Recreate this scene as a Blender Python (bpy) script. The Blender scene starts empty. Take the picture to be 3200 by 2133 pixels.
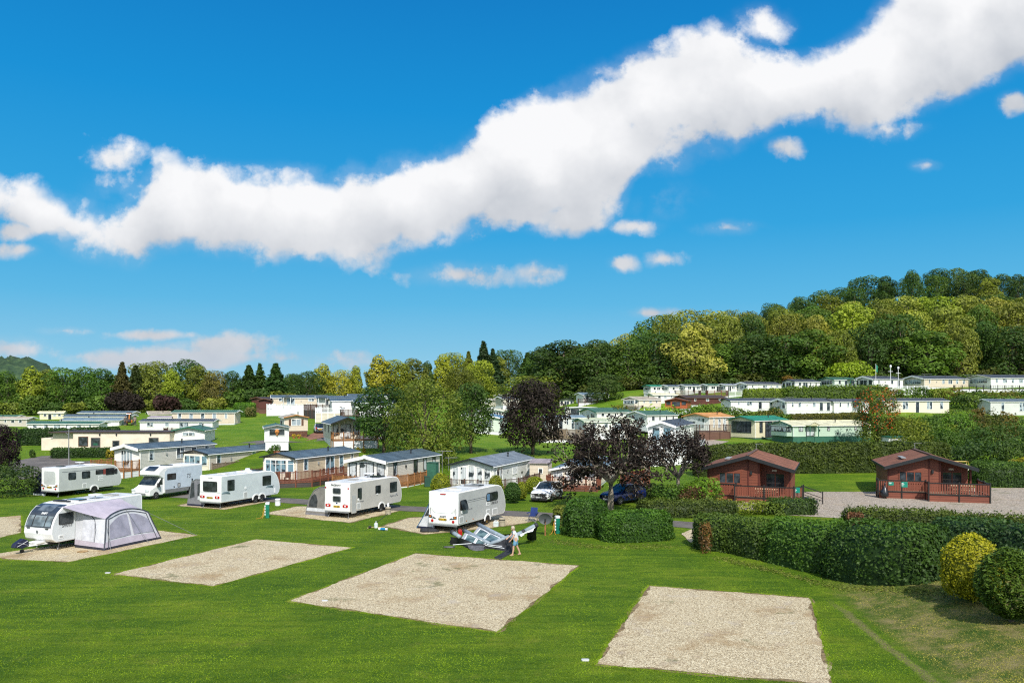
import bpy, bmesh, math, random
import numpy as np
from mathutils import Vector, Matrix
random.seed(7); rng = np.random.default_rng(11)
SC = bpy.context.scene; COL = SC.collection
R = math.radians
F, HZ, CAMH = 2450.0, 1250.0, 8.7        # focal length in photo pixels, horizon row, camera height

# ------------------------------------------------------------------ terrain
TAB = [
 (-700, [(70,0),(110,1.3),(145,3.2),(200,4.6),(300,6),(500,8)]),
 (100,  [(72,0),(85,.25),(95,.9),(108,1.65),(130,2.7),(145,3.4),(175,4.6),(200,5.2),(300,7),(500,9)]),
 (450,  [(75,0),(88,.3),(97,1.0),(108,1.8),(130,3.0),(145,4.1),(175,5.4),(200,6),(300,8),(500,10)]),
 (800,  [(84,0),(92,1.2),(100,2.6),(120,3.3),(145,4.6),(165,5.8),(200,7),(300,9),(500,12)]),
 (1090, [(84,0),(98,1.2),(108,2.1),(125,3.2),(145,4.3),(165,5.6),(200,6.8),(300,10),(500,13)]),
 (1350, [(84,0),(98,.8),(105,1.5),(125,2.2),(145,2.8),(190,6),(240,10),(330,13),(500,15)]),
 (1600, [(86,0),(98,.7),(105,1.5),(144,2.2),(165,3.2),(185,4.8),(230,8.2),(260,13),(330,14),(500,16)]),
 (2000, [(88,0),(102,.5),(125,1.8),(140,2.7),(150,3.3),(165,4.9),(185,9.2),(200,11),(214,12),(245,15),(290,18),(500,22)]),
 (2400, [(80,0),(88,.7),(100,1.2),(122,2.0),(135,2.6),(150,4.6),(160,6.2),(172,8),(185,10.8),(200,12),(214,13),(240,18),(300,28),(350,33),(500,38)]),
 (2800, [(78,0),(88,.8),(105,1.3),(125,2.2),(142,3.8),(158,5.7),(172,8.2),(185,11.4),(200,12.6),(214,13.5),(240,21),(300,35),(400,58),(520,64)]),
 (3200, [(78,0),(95,1.2),(125,3.0),(145,4.4),(160,5.5),(172,8.2),(185,11.6),(200,13),(214,14),(240,22),(300,37),(400,60),(520,66)]),
 (4200, [(78,0),(95,1.2),(125,3.0),(145,4.4),(160,5.5),(172,8.2),(185,11.6),(200,13),(214,14),(240,22),(300,37),(400,60),(520,66)]),
]
_cols = np.array([c for c,_ in TAB], float)
_tabs = [(np.array([a for a,_ in t],float), np.array([b for _,b in t],float)) for _,t in TAB]
def sstep(a,b,x):
    t = np.clip((x-a)/(b-a),0,1); return t*t*(3-2*t)
def Tn(X,Y):
    X = np.asarray(X,float); Y = np.asarray(Y,float)
    Ys = np.maximum(Y,40.)
    u = np.clip(1600+F*X/Ys, _cols[0], _cols[-1]-1e-3)
    zs = np.stack([np.interp(Ys,a,b) for a,b in _tabs])
    i = np.clip(np.searchsorted(_cols,u,side='right')-1,0,len(_cols)-2)
    w = sstep(0,1,(u-_cols[i])/(_cols[i+1]-_cols[i]))
    sh = np.broadcast(X,Y).shape
    I = np.indices(sh) if sh else ()
    z = zs[(i,)+tuple(I)]*(1-w) + zs[(i+1,)+tuple(I)]*w if sh else zs[i]*(1-w)+zs[i+1]*w
    # low dry bank in the near right corner
    xe = 13.2+0.10*(Y-24)
    z = z + 0.75*sstep(0,4.5,X-xe)*(1-sstep(38,46,Y))*sstep(8,16,Y)
    return z
def T(x,y): return float(Tn(np.array([x]),np.array([y]))[0])
def G(px,row):
    """where the line of sight through a photo point meets the ground"""
    Y = np.arange(14.,520.,.25); z = CAMH-(row-HZ)/F*Y; X=(px-1600)/F*Y
    k = np.argmax(z <= Tn(X,Y)+1e-6)
    return Vector((X[k],Y[k],T(X[k],Y[k])))
def S(px,Y,z=None):
    X=(px-1600)/F*Y
    return Vector((X,Y,T(X,Y) if z is None else z))
def W3(px,row,Y): return Vector(((px-1600)/F*Y, Y, CAMH-(row-HZ)/F*Y))
def zrow(row,Y): return CAMH-(row-HZ)/F*Y

# ------------------------------------------------------------------ materials
def nt(name):
    m = bpy.data.materials.new(name); m.use_nodes=True
    n = m.node_tree.nodes; l = m.node_tree.links
    return m,n,l,n['Principled BSDF']
def mix(n,l,a,b,fac,mode='MIX'):
    x = n.new('ShaderNodeMix'); x.data_type='RGBA'; x.blend_type=mode; x.clamp_factor=True
    for sock,v in ((x.inputs[0],fac),(x.inputs[6],a),(x.inputs[7],b)):
        if isinstance(v,(int,float)): sock.default_value=v
        elif isinstance(v,(tuple,list)): sock.default_value=(*v[:3],1)
        else: l.new(v,sock)
    return x.outputs[2]
def noise(n,l,vec,scale,detail=3,rough=.55):
    x = n.new('ShaderNodeTexNoise'); x.inputs['Scale'].default_value=scale
    x.inputs['Detail'].default_value=detail; x.inputs['Roughness'].default_value=rough
    if vec is not None: l.new(vec,x.inputs['Vector'])
    return x.outputs['Fac']
def math_(n,l,op,a,b=0.,c=None,clamp=False):
    x=n.new('ShaderNodeMath'); x.operation=op; x.use_clamp=clamp
    for i,v in enumerate((a,b) if c is None else (a,b,c)):
        if isinstance(v,(int,float)): x.inputs[i].default_value=v
        else: l.new(v,x.inputs[i])
    return x.outputs[0]
def ramp(n,l,fac,stops):
    x=n.new('ShaderNodeValToRGB'); e=x.color_ramp.elements
    while len(e)<len(stops): e.new(.5)
    for k,(p,c) in enumerate(stops):
        e[k].position=p; e[k].color=(*c[:3],1) if not isinstance(c,(int,float)) else (c,c,c,1)
    l.new(fac,x.inputs[0]); return x.outputs[0]
def mapr(n,l,v,a,b,c=0.,d=1.,smooth=True):
    x=n.new('ShaderNodeMapRange'); x.interpolation_type='SMOOTHSTEP' if smooth else 'LINEAR'
    l.new(v,x.inputs[0])
    for i,k in enumerate((a,b,c,d)): x.inputs[i+1].default_value=k
    return x.outputs[0]
def coord(n,kind='Object'):
    return n.new('ShaderNodeTexCoord').outputs[kind]
def geopos(n): return n.new('ShaderNodeNewGeometry').outputs['Position']
def bump(n,l,b,h,strength=.3,dist=.02):
    x=n.new('ShaderNodeBump'); x.inputs['Strength'].default_value=strength; x.inputs['Distance'].default_value=dist
    l.new(h,x.inputs['Height']); l.new(x.outputs[0],b.inputs['Normal'])
_M={}
def paint(key,col,rough=.5,metal=0.,var=.12,scale=2.5,spec=.4,bmp=0.):
    if key in _M: return _M[key]
    m,n,l,b=nt(key); v=coord(n)
    f=noise(n,l,v,scale,5,.62)
    dark=tuple(c*(1-var*1.6) for c in col); lite=tuple(min(1,c*(1+var)) for c in col)
    c=mix(n,l,dark,lite,mapr(n,l,f,.3,.7))
    f2=noise(n,l,v,scale*9,3)
    c=mix(n,l,c,tuple(k*.8 for k in col),math_(n,l,'MULTIPLY',mapr(n,l,f2,.55,.8),var*1.5))
    l.new(c,b.inputs['Base Color']); b.inputs['Roughness'].default_value=rough
    b.inputs['Metallic'].default_value=metal; b.inputs['Specular IOR Level'].default_value=spec
    if bmp: bump(n,l,b,f2,bmp,.02)
    _M[key]=m; return m
def boards(key,col,pitch=.15,axis='Z',line=.55,rough=.6,var=.12,vertical=False):
    """horizontal clapboard or vertical board cladding"""
    if key in _M: return _M[key]
    m,n,l,b=nt(key); v=coord(n)
    sx=n.new('ShaderNodeSeparateXYZ'); l.new(v,sx.inputs[0])
    if axis=='Z': t=sx.outputs[2]
    elif axis=='X': t=sx.outputs[0]
    else: t=math_(n,l,'ADD',sx.outputs[0],sx.outputs[1])
    q=math_(n,l,'DIVIDE',t,pitch); fr=math_(n,l,'FRACT',q); fl=math_(n,l,'FLOOR',q)
    wn=n.new('ShaderNodeTexWhiteNoise'); wn.noise_dimensions='1D'; l.new(fl,wn.inputs['W'])
    f=noise(n,l,v,.7,3); f2=noise(n,l,v,14,3); var=.05 if min(col)>.4 else var
    c=mix(n,l,tuple(k*(1-var*1.5) for k in col),tuple(min(1,k*(1+var)) for k in col),mapr(n,l,f,.3,.7))
    c=mix(n,l,c,tuple(k*(1-var*2) for k in col),math_(n,l,'MULTIPLY',wn.outputs[0],.45))
    c=mix(n,l,c,tuple(k*.75 for k in col),math_(n,l,'MULTIPLY',mapr(n,l,f2,.5,.8),var*2.4))
    edge=mapr(n,l,fr,.0,.16,1,0)
    c=mix(n,l,c,tuple(k*line*.6 for k in col),math_(n,l,'MULTIPLY',edge,.8))
    l.new(c,b.inputs['Base Color']); b.inputs['Roughness'].default_value=rough
    bump(n,l,b,math_(n,l,'SUBTRACT',1.,fr),.5,.02)
    _M[key]=m; return m
def glass(key,col=(.02,.025,.03),rough=.08,curtain=None):
    if key in _M: return _M[key]
    m,n,l,b=nt(key); v=coord(n)
    if curtain:
        sx=n.new('ShaderNodeSeparateXYZ'); l.new(v,sx.inputs[0])
        t=math_(n,l,'ADD',sx.outputs[0],sx.outputs[1])
        w=math_(n,l,'SINE',math_(n,l,'MULTIPLY',t,38.)); f=noise(n,l,v,1.1,3)
        gap=mapr(n,l,f,.42,.5)
        c=mix(n,l,tuple(k*.6 for k in curtain),curtain,mapr(n,l,w,-1,1))  # darker stripes paint the shading of the curtain folds
        c=mix(n,l,(.035,.045,.055),c,gap)
        l.new(c,b.inputs['Base Color'])
    else:
        f=noise(n,l,v,1.7,2)
        c=mix(n,l,col,tuple(k*2.6+.01 for k in col),mapr(n,l,f,.4,.65)); l.new(c,b.inputs['Base Color'])
    b.inputs['Roughness'].default_value=rough; b.inputs['Specular IOR Level'].default_value=.6
    _M[key]=m; return m
def tiles(key,col,px=.33,py=.36,rough=.45):
    """pressed tile roof sheet: courses down the slope (object x) and ribs along it (object y)"""
    if key in _M: return _M[key]
    m,n,l,b=nt(key); v=coord(n); sx=n.new('ShaderNodeSeparateXYZ'); l.new(v,sx.inputs[0])
    a=math_(n,l,'FRACT',math_(n,l,'DIVIDE',sx.outputs[0],px)); r=math_(n,l,'FRACT',math_(n,l,'DIVIDE',sx.outputs[1],py))
    f=noise(n,l,v,.9,5); f2=noise(n,l,v,9,4)
    c=mix(n,l,tuple(k*.75 for k in col),tuple(min(1,k*1.25+.004) for k in col),mapr(n,l,f,.3,.7))
    c=mix(n,l,c,tuple(k*.6 for k in col),math_(n,l,'MULTIPLY',mapr(n,l,f2,.5,.75),.5))
    c=mix(n,l,c,tuple(k*.45 for k in col),math_(n,l,'MULTIPLY',mapr(n,l,r,.0,.3,1,0),.6))
    c=mix(n,l,c,tuple(k*.5 for k in col),math_(n,l,'MULTIPLY',mapr(n,l,a,.0,.22,1,0),.5))
    l.new(c,b.inputs['Base Color']); b.inputs['Roughness'].default_value=rough
    h=math_(n,l,'ADD',math_(n,l,'SINE',math_(n,l,'MULTIPLY',r,6.283)),math_(n,l,'MULTIPLY',a,.8))
    bump(n,l,b,h,.6,.03); _M[key]=m; return m
def leafmat(key,mode='obj',trans=.30,warm=(1.65,1.55,.8)):
    if key in _M: return _M[key]
    m,n,l,b=nt(key)
    at=n.new('ShaderNodeAttribute'); at.attribute_name='tone'
    oi=n.new('ShaderNodeObjectInfo')
    base=oi.outputs['Color']
    dark=mix(n,l,base,(.34,.40,.34),1.,'MULTIPLY'); lite=mix(n,l,base,warm,1.,'MULTIPLY')  # dark end puts the shadow within foliage into the leaf colour
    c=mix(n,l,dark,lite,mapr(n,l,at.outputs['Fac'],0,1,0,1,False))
    l.new(c,b.inputs['Base Color']); b.inputs['Roughness'].default_value=.55; b.inputs['Specular IOR Level'].default_value=.25
    tr=n.new('ShaderNodeBsdfTranslucent'); l.new(mix(n,l,c,(1.1,1.25,.6),1.,'MULTIPLY'),tr.inputs[0])
    mx=n.new('ShaderNodeMixShader'); mx.inputs[0].default_value=trans
    l.new(b.outputs[0],mx.inputs[1]); l.new(tr.outputs[0],mx.inputs[2]); l.new(mx.outputs[0],n['Material Output'].inputs[0])
    _M[key]=m; return m
LEAF=leafmat('leaf_green'); LEAFD=leafmat('leaf_purple',trans=.08,warm=(1.6,1.5,1.4)); LEAFD.node_tree.nodes['Principled BSDF'].inputs['Specular IOR Level'].default_value=.08
BARK=paint('bark',(.13,.10,.075),.9,var=.3,scale=6,bmp=.5)
BARKP=paint('pale_bark',(.26,.22,.17),.9,var=.3,scale=6,bmp=.5)

# ------------------------------------------------------------------ mesh building
class MB:
    def __init__(s): s.v=[]; s.f=[]
    def poly(s,*pts):
        k=len(s.v); s.v+= [tuple(p) for p in pts]; s.f.append(tuple(range(k,k+len(pts)))); return s
    def box(s,x0,x1,y0,y1,z0,z1):
        k=len(s.v)
        s.v+=[(x0,y0,z0),(x1,y0,z0),(x1,y1,z0),(x0,y1,z0),(x0,y0,z1),(x1,y0,z1),(x1,y1,z1),(x0,y1,z1)]
        s.f+=[tuple(k+i for i in q) for q in ((0,3,2,1),(4,5,6,7),(0,1,5,4),(1,2,6,5),(2,3,7,6),(3,0,4,7))]; return s
    def bar(s,O,u,n,s0,s1,z0,z1,d0,d1):
        """box on a wall plane: s along u, z up, d out along n"""
        k=len(s.v); up=Vector((0,0,1)); O=Vector(O)
        for d in (d0,d1):
            for a,z in ((s0,z0),(s1,z0),(s1,z1),(s0,z1)): s.v.append(tuple(O+u*a+up*z+n*d))
        s.f+=[tuple(k+i for i in q) for q in ((3,2,1,0),(4,5,6,7),(0,1,5,4),(1,2,6,5),(2,3,7,6),(3,0,4,7))]; return s
    def beam(s,p,q,w,h=None):
        p=Vector(p);q=Vector(q);h=h or w;d=(q-p).normalized()
        a=d.cross(Vector((0,0,1)));a=a.normalized() if a.length>.01 else Vector((1,0,0)); c=a.cross(d)
        k=len(s.v)
        for e in (p,q):
            for i,j in ((-1,-1),(1,-1),(1,1),(-1,1)): s.v.append(tuple(e+a*i*w/2+c*j*h/2))
        s.f+=[tuple(k+i for i in q_) for q_ in ((3,2,1,0),(4,5,6,7),(0,1,5,4),(1,2,6,5),(2,3,7,6),(3,0,4,7))]; return s
    def tube(s,pts,r,n=8,cap=True):
        pts=[Vector(p) for p in pts]; rs=r if isinstance(r,(list,tuple)) else [r]*len(pts); k=len(s.v)
        for i,p in enumerate(pts):
            d=(pts[min(i+1,len(pts)-1)]-pts[max(i-1,0)]).normalized()
            a=d.cross(Vector((0,0,1)));a=a.normalized() if a.length>.05 else d.cross(Vector((0,1,0))).normalized(); c=d.cross(a)
            for j in range(n):
                t=2*math.pi*j/n; s.v.append(tuple(p+(a*math.cos(t)+c*math.sin(t))*rs[i]))
        for i in range(len(pts)-1):
            for j in range(n):
                s.f.append((k+i*n+j,k+i*n+(j+1)%n,k+(i+1)*n+(j+1)%n,k+(i+1)*n+j))
        if cap:
            s.f.append(tuple(k+j for j in range(n))[::-1]); s.f.append(tuple(k+(len(pts)-1)*n+j for j in range(n)))
        return s
    def lathe(s,prof,c=(0,0,0),n=16,axis='z'):
        k=len(s.v)
        for r,z in prof:
            for j in range(n):
                t=2*math.pi*j/n; a,b=r*math.cos(t),r*math.sin(t)
                p=(a,b,z) if axis=='z' else ((z,a,b) if axis=='x' else (a,z,b))
                s.v.append((p[0]+c[0],p[1]+c[1],p[2]+c[2]))
        for i in range(len(prof)-1):
            for j in range(n): s.f.append((k+i*n+j,k+i*n+(j+1)%n,k+(i+1)*n+(j+1)%n,k+(i+1)*n+j))
        s.f.append(tuple(k+j for j in range(n))[::-1]); s.f.append(tuple(k+(len(prof)-1)*n+j for j in range(n)))
        return s
    def grid(s,P):
        """P: rows of points"""
        k=len(s.v); nr=len(P); nc=len(P[0])
        for r in P: s.v+=[tuple(p) for p in r]
        for i in range(nr-1):
            for j in range(nc-1): s.f.append((k+i*nc+j,k+i*nc+j+1,k+(i+1)*nc+j+1,k+(i+1)*nc+j))
        return s
    def prism(s,prof,x0,x1):
        """closed (y,z) profile swept along x"""
        k=len(s.v);n=len(prof)
        for x in (x0,x1): s.v+=[(x,y,z) for y,z in prof]
        s.f.append(tuple(k+i for i in range(n))); s.f.append(tuple(k+n+i for i in range(n))[::-1])
        for i in range(n): s.f.append((k+(i+1)%n,k+i,k+n+i,k+n+(i+1)%n))
        return s
    def plate(s,O,u,n,cs,cz,w,h,r=.05,d0=0.,d1=.02,up=None,seg=4):
        O=Vector(O);u=Vector(u);n=Vector(n);up=Vector(up) if up else Vector((0,0,1)); r=min(r,w/2-.001,h/2-.001)
        ring=[]
        for (sx,sz,a0) in ((1,1,0),(-1,1,90),(-1,-1,180),(1,-1,270)):
            for i in range(seg+1):
                t=R(a0+90*i/seg); ring.append((cs+sx*(w/2-r)+r*math.cos(t),cz+sz*(h/2-r)+r*math.sin(t)))
        k=len(s.v);m=len(ring)
        for d in (d0,d1): s.v+=[tuple(O+u*a+up*b+n*d) for a,b in ring]
        s.f.append(tuple(k+i for i in range(m))[::-1]); s.f.append(tuple(k+m+i for i in range(m)))
        for i in range(m): s.f.append((k+i,k+(i+1)%m,k+m+(i+1)%m,k+m+i))
        return s
    def build(s,name,mat,parent=None,smooth=False,bevel=0.,loc=None,fix=True,seg=2):
        me=bpy.data.meshes.new(name); me.from_pydata(s.v,[],s.f)
        if fix or bevel:
            bm=bmesh.new(); bm.from_mesh(me)
            if fix: bmesh.ops.recalc_face_normals(bm,faces=bm.faces)
            if bevel:
                es=[e for e in bm.edges if len(e.link_faces)==2 and e.calc_face_angle(0)>.5]
                bmesh.ops.bevel(bm,geom=es,offset=bevel,segments=seg,affect='EDGES',profile=.5)
            bm.to_mesh(me); bm.free()
        if mat: me.materials.append(mat)
        if smooth: me.polygons.foreach_set('use_smooth',[True]*len(me.polygons))
        return link(name,me,parent,loc)
def link(name,me,parent=None,loc=None):
    o=bpy.data.objects.new(name,me); COL.objects.link(o)
    if parent: o.parent=parent
    if loc: o.location=loc
    return o
def tag(o,label=None,cat=None,group=None,kind=None):
    if label: o['label']=label
    if cat: o['category']=cat
    if group: o['group']=group
    if kind: o['kind']=kind
    return o
def thing(name,label,cat,loc=(0,0,0),rz=0.,group=None,scale=None):
    o=bpy.data.objects.new(name,None); COL.objects.link(o); o.empty_display_size=.2
    o.location=loc; o.rotation_euler=(0,0,rz)
    if scale: o.scale=scale
    return tag(o,label,cat,group)
def text(parent,body,mat,O,u,n,size,name='lettering',shear=0.,ext=.003,up=None,align='CENTER',bold=0.):
    cu=bpy.data.curves.new(name,'FONT'); cu.body=body; cu.size=size; cu.extrude=ext; cu.shear=shear; cu.offset=bold
    cu.align_x=align; cu.align_y='CENTER'; cu.materials.append(mat)
    tmp=bpy.data.objects.new(name,cu); me=bpy.data.meshes.new_from_object(tmp); me.name=name; bpy.data.objects.remove(tmp)
    if not me.materials: me.materials.append(mat)
    o=link(name,me,parent); u=Vector(u);n=Vector(n);w=Vector(up) if up else n.cross(u)
    m=Matrix((u,w,n)).transposed().to_4x4(); m.translation=Vector(O); o.matrix_local=m
    return o
X_=Vector((1,0,0)); Y_=Vector((0,1,0)); Z_=Vector((0,0,1))

# ------------------------------------------------------------------ foliage
def leafmesh(name,C,N,size,tone,mat,extra=None,aspect=.55,jit=.7):
    """many small diamond leaves: centres C, outward normals N"""
    n=len(C); N=N+rng.normal(0,jit,(n,3)); N/=np.linalg.norm(N,axis=1,keepdims=True)+1e-9
    t=np.cross(N,rng.normal(0,1,(n,3))); t/=np.linalg.norm(t,axis=1,keepdims=True)+1e-9; b=np.cross(N,t)
    sz=(size*rng.uniform(.65,1.3,n))[:,None]
    V=np.stack([C+t*sz,C+b*sz*aspect,C-t*sz,C-b*sz*aspect],1).reshape(-1,3)
    tn=np.repeat(np.clip(tone,0,1),4); fcount=n
    loops=np.arange(4*n); starts=np.arange(n)*4
    if extra is not None:                       # extra=(verts, quads, tone)
        ev,ef,et=extra; k=len(V); V=np.vstack([V,ev]); tn=np.concatenate([tn,np.full(len(ev),et)])
        loops=np.concatenate([loops,(np.asarray(ef)+k).reshape(-1)]); starts=np.concatenate([starts,4*n+np.arange(len(ef))*4]); fcount+=len(ef)
    me=bpy.data.meshes.new(name); me.vertices.add(len(V)); me.vertices.foreach_set('co',V.astype(np.float32).ravel())
    me.loops.add(len(loops)); me.loops.foreach_set('vertex_index',loops.astype(np.int32))
    me.polygons.add(fcount); me.polygons.foreach_set('loop_start',starts.astype(np.int32)); 
    me.update(calc_edges=True)
    a=me.attributes.new('tone','FLOAT','POINT'); a.data.foreach_set('value',tn.astype(np.float32))
    me.materials.append(mat); return me
def lump(P,seed,f=1.0):
    s=seed*1.37
    return (np.sin(P[:,0]*f*1.7+s)+np.sin(P[:,1]*f*2.1+s*2.1)+np.sin(P[:,2]*f*1.9+s*.7)+np.sin((P[:,0]+P[:,2])*f*3.3+s)+np.sin((P[:,1]-P[:,0])*f*2.9+s*1.9))/5
def lobes_crown(lobes,nleaf,size,seed,inner=.25,core=True):
    """lobes: (cx,cy,cz,rx,ry,rz). leaves on the lobes' shells, clumped, with gaps"""
    L=np.array(lobes,float); area=np.array([l[3]*l[4]+l[3]*l[5] for l in L]); cnt=np.maximum((nleaf*area/area.sum()).astype(int),20)
    Cs=[];Ns=[];Ts=[]
    cz0=L[:,2].min(); cz1=(L[:,2]+L[:,5]).max()
    for k,(l,c) in enumerate(zip(L,cnt)):
        d=rng.normal(0,1,(c*2,3)); d/=np.linalg.norm(d,axis=1,keepdims=True)
        keep=(d[:,2]>-.55)|(rng.random(c*2)<.35); d=d[keep][:c]
        # sub-clumps on each lobe
        nb=26; cl=rng.normal(0,1,(nb,3)); cl/=np.linalg.norm(cl,axis=1,keepdims=True)
        dd=d@cl.T; near=dd.argmax(1); best=dd.max(1)
        r=.80+.26*np.clip((best-.7)/.3,0,1)+rng.normal(0,.05,len(d))
        r=np.where(rng.random(len(d))<inner,r*rng.uniform(.5,.9,len(d)),r)
        P=l[:3]+d*l[3:]*r[:,None]
        inside=np.zeros(len(P),bool)
        for j,m in enumerate(L):
            if j!=k: inside|=((((P-m[:3])/m[3:])**2).sum(1)<.55)
        tone=.42+.28*np.clip((best-.75)/.25,-1,1)+.16*d[:,2]+rng.normal(0,.11)+(r-.95)*.7+rng.normal(0,.06,len(d))  # upper and outer leaves lighter, inner darker: light and shade set in the tone
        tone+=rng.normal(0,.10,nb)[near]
        ok=~inside
        Cs.append(P[ok]);Ns.append((d/l[3:]*l[3:].mean()+np.array([0,0,.35]))[ok]);Ts.append(tone[ok])
    return np.vstack(Cs),np.vstack(Ns),np.concatenate(Ts)
def trunk_mesh(name,h,r,limbs,seed,mat=BARK,n=7):
    rd=random.Random(seed); mb=MB()
    pts=[(rd.uniform(-.02,.02)*h*i/4,rd.uniform(-.02,.02)*h*i/4,h*i/4) for i in range(5)]
    mb.tube(pts,[r*1.25,r,r*.85,r*.65,r*.35],n)
    for (tx,ty,tz,z0,rr) in limbs:
        p=Vector((0,0,z0)); q=Vector((tx,ty,tz)); m=p.lerp(q,.5)+Vector((rd.uniform(-.06,.06),rd.uniform(-.06,.06),.12))*(q-p).length
        mb.tube([p,p.lerp(m,.6),m,q],[rr,rr*.8,rr*.6,rr*.2],5)
    me=bpy.data.meshes.new(name); me.from_pydata(mb.v,[],mb.f); me.materials.append(mat)
    me.polygons.foreach_set('use_smooth',[True]*len(me.polygons)); return me
PROTO={}
def proto_broad(key,h,w,nl,size,seed,bot=.14,nlobe=16,shape='round',mat=LEAF,bark=BARK,inner=.25,trunk=None,big=1.):
    rd=random.Random(seed); lobes=[]; limbs=[]
    for i in range(nlobe):
        t=(i+.5)/nlobe; z=bot+ (1-bot)*(.12+.74*t)
        if shape=='round': env=math.sqrt(max(.05,1-((z-.52)/.55)**2))
        elif shape=='dome': env=math.sqrt(max(.05,1-((z-.36)/.68)**2))
        elif shape=='tall': env=.95*math.sqrt(max(.05,1-((z-.5)/.56)**2))*.85
        else: env=max(.12,1.05-.9*t)
        a=i*2.4+rd.uniform(-.5,.5); rad=env*w/2*(.66 if rd.random()<.8 else .35)*rd.uniform(.75,1.08)
        rr=w*.5*rd.uniform(.28,.46)*(1-.25*t)*big
        lobes.append((rad*math.cos(a),rad*math.sin(a),z*h,rr,rr,rr*rd.uniform(.72,.95)))
        if i%2==0: limbs.append((rad*.8*math.cos(a),rad*.8*math.sin(a),z*h,h*(bot*.5+.25*t),h*.011))
    lobes.append((0,0,h*.86,w*.2,w*.2,h*.12)); lobes.append((0,0,h*.5,w*.3,w*.3,h*.3))
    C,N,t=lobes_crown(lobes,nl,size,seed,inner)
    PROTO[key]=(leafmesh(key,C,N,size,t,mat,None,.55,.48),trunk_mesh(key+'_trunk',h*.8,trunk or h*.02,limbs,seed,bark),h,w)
def proto_conifer(key,h,w,nl,size,seed,droop=.25,mat=LEAF,gap=.0):
    rd=random.Random(seed); C=[];N=[];Tn_=[]; limbs=[]
    tiers=int(26)
    for i in range(tiers):
        t=i/(tiers-1); z=h*(.06+.92*t); rad=w/2*(1-t)**.85*rd.uniform(.8,1.1)+.08
        nb=max(5,int(11*(1-t)+4))
        for j in range(nb):
            a=2*math.pi*j/nb+i*.9+rd.uniform(-.25,.25); L=rad*rd.uniform(.7,1.1); c=max(4,int(nl/(tiers*nb*.62)*(.35+rad/w*2.0)))
            s=rng.random(c)**.7; x=L*s; zz=z-droop*L*s**1.5+.10*L*s+rng.normal(0,.018*h,c)*.5
            sp=rng.normal(0,.10,c)*x+rng.normal(0,.05,c)*w*.4
            C.append(np.stack([x*math.cos(a)-sp*math.sin(a),x*math.sin(a)+sp*math.cos(a),zz],1))
            N.append(np.stack([np.full(c,math.cos(a)*.6),np.full(c,math.sin(a)*.6),np.full(c,.8)],1))
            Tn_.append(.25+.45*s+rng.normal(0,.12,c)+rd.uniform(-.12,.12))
    PROTO[key]=(leafmesh(key,np.vstack(C),np.vstack(N),size,np.concatenate(Tn_),mat),trunk_mesh(key+'_trunk',h*.96,h*.014,limbs,seed),h,w)
def tree(key,px,Y,top,label,color,w=None,name='tree',group=None,base=None,rz=None,cat='tree',h=None,sink=.15):
    """a tree at ground point (px, Y) whose tip reaches the photo row `top`"""
    cm,tm,h0,w0=PROTO[key]; p=S(px,Y) if base is None else S(px,Y,base)
    if h is None: h=zrow(top,Y)-p.z
    sx=(w/w0) if w else (h/h0)
    r=thing(name,label,cat,(p.x,p.y,p.z-sink),random.uniform(0,6.28) if rz is None else rz,group,(sx,sx,h/h0))
    tr=link('trunk',tm,r); cr=link('crown',cm,r); cr.color=(*color,1)
    return r
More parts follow.
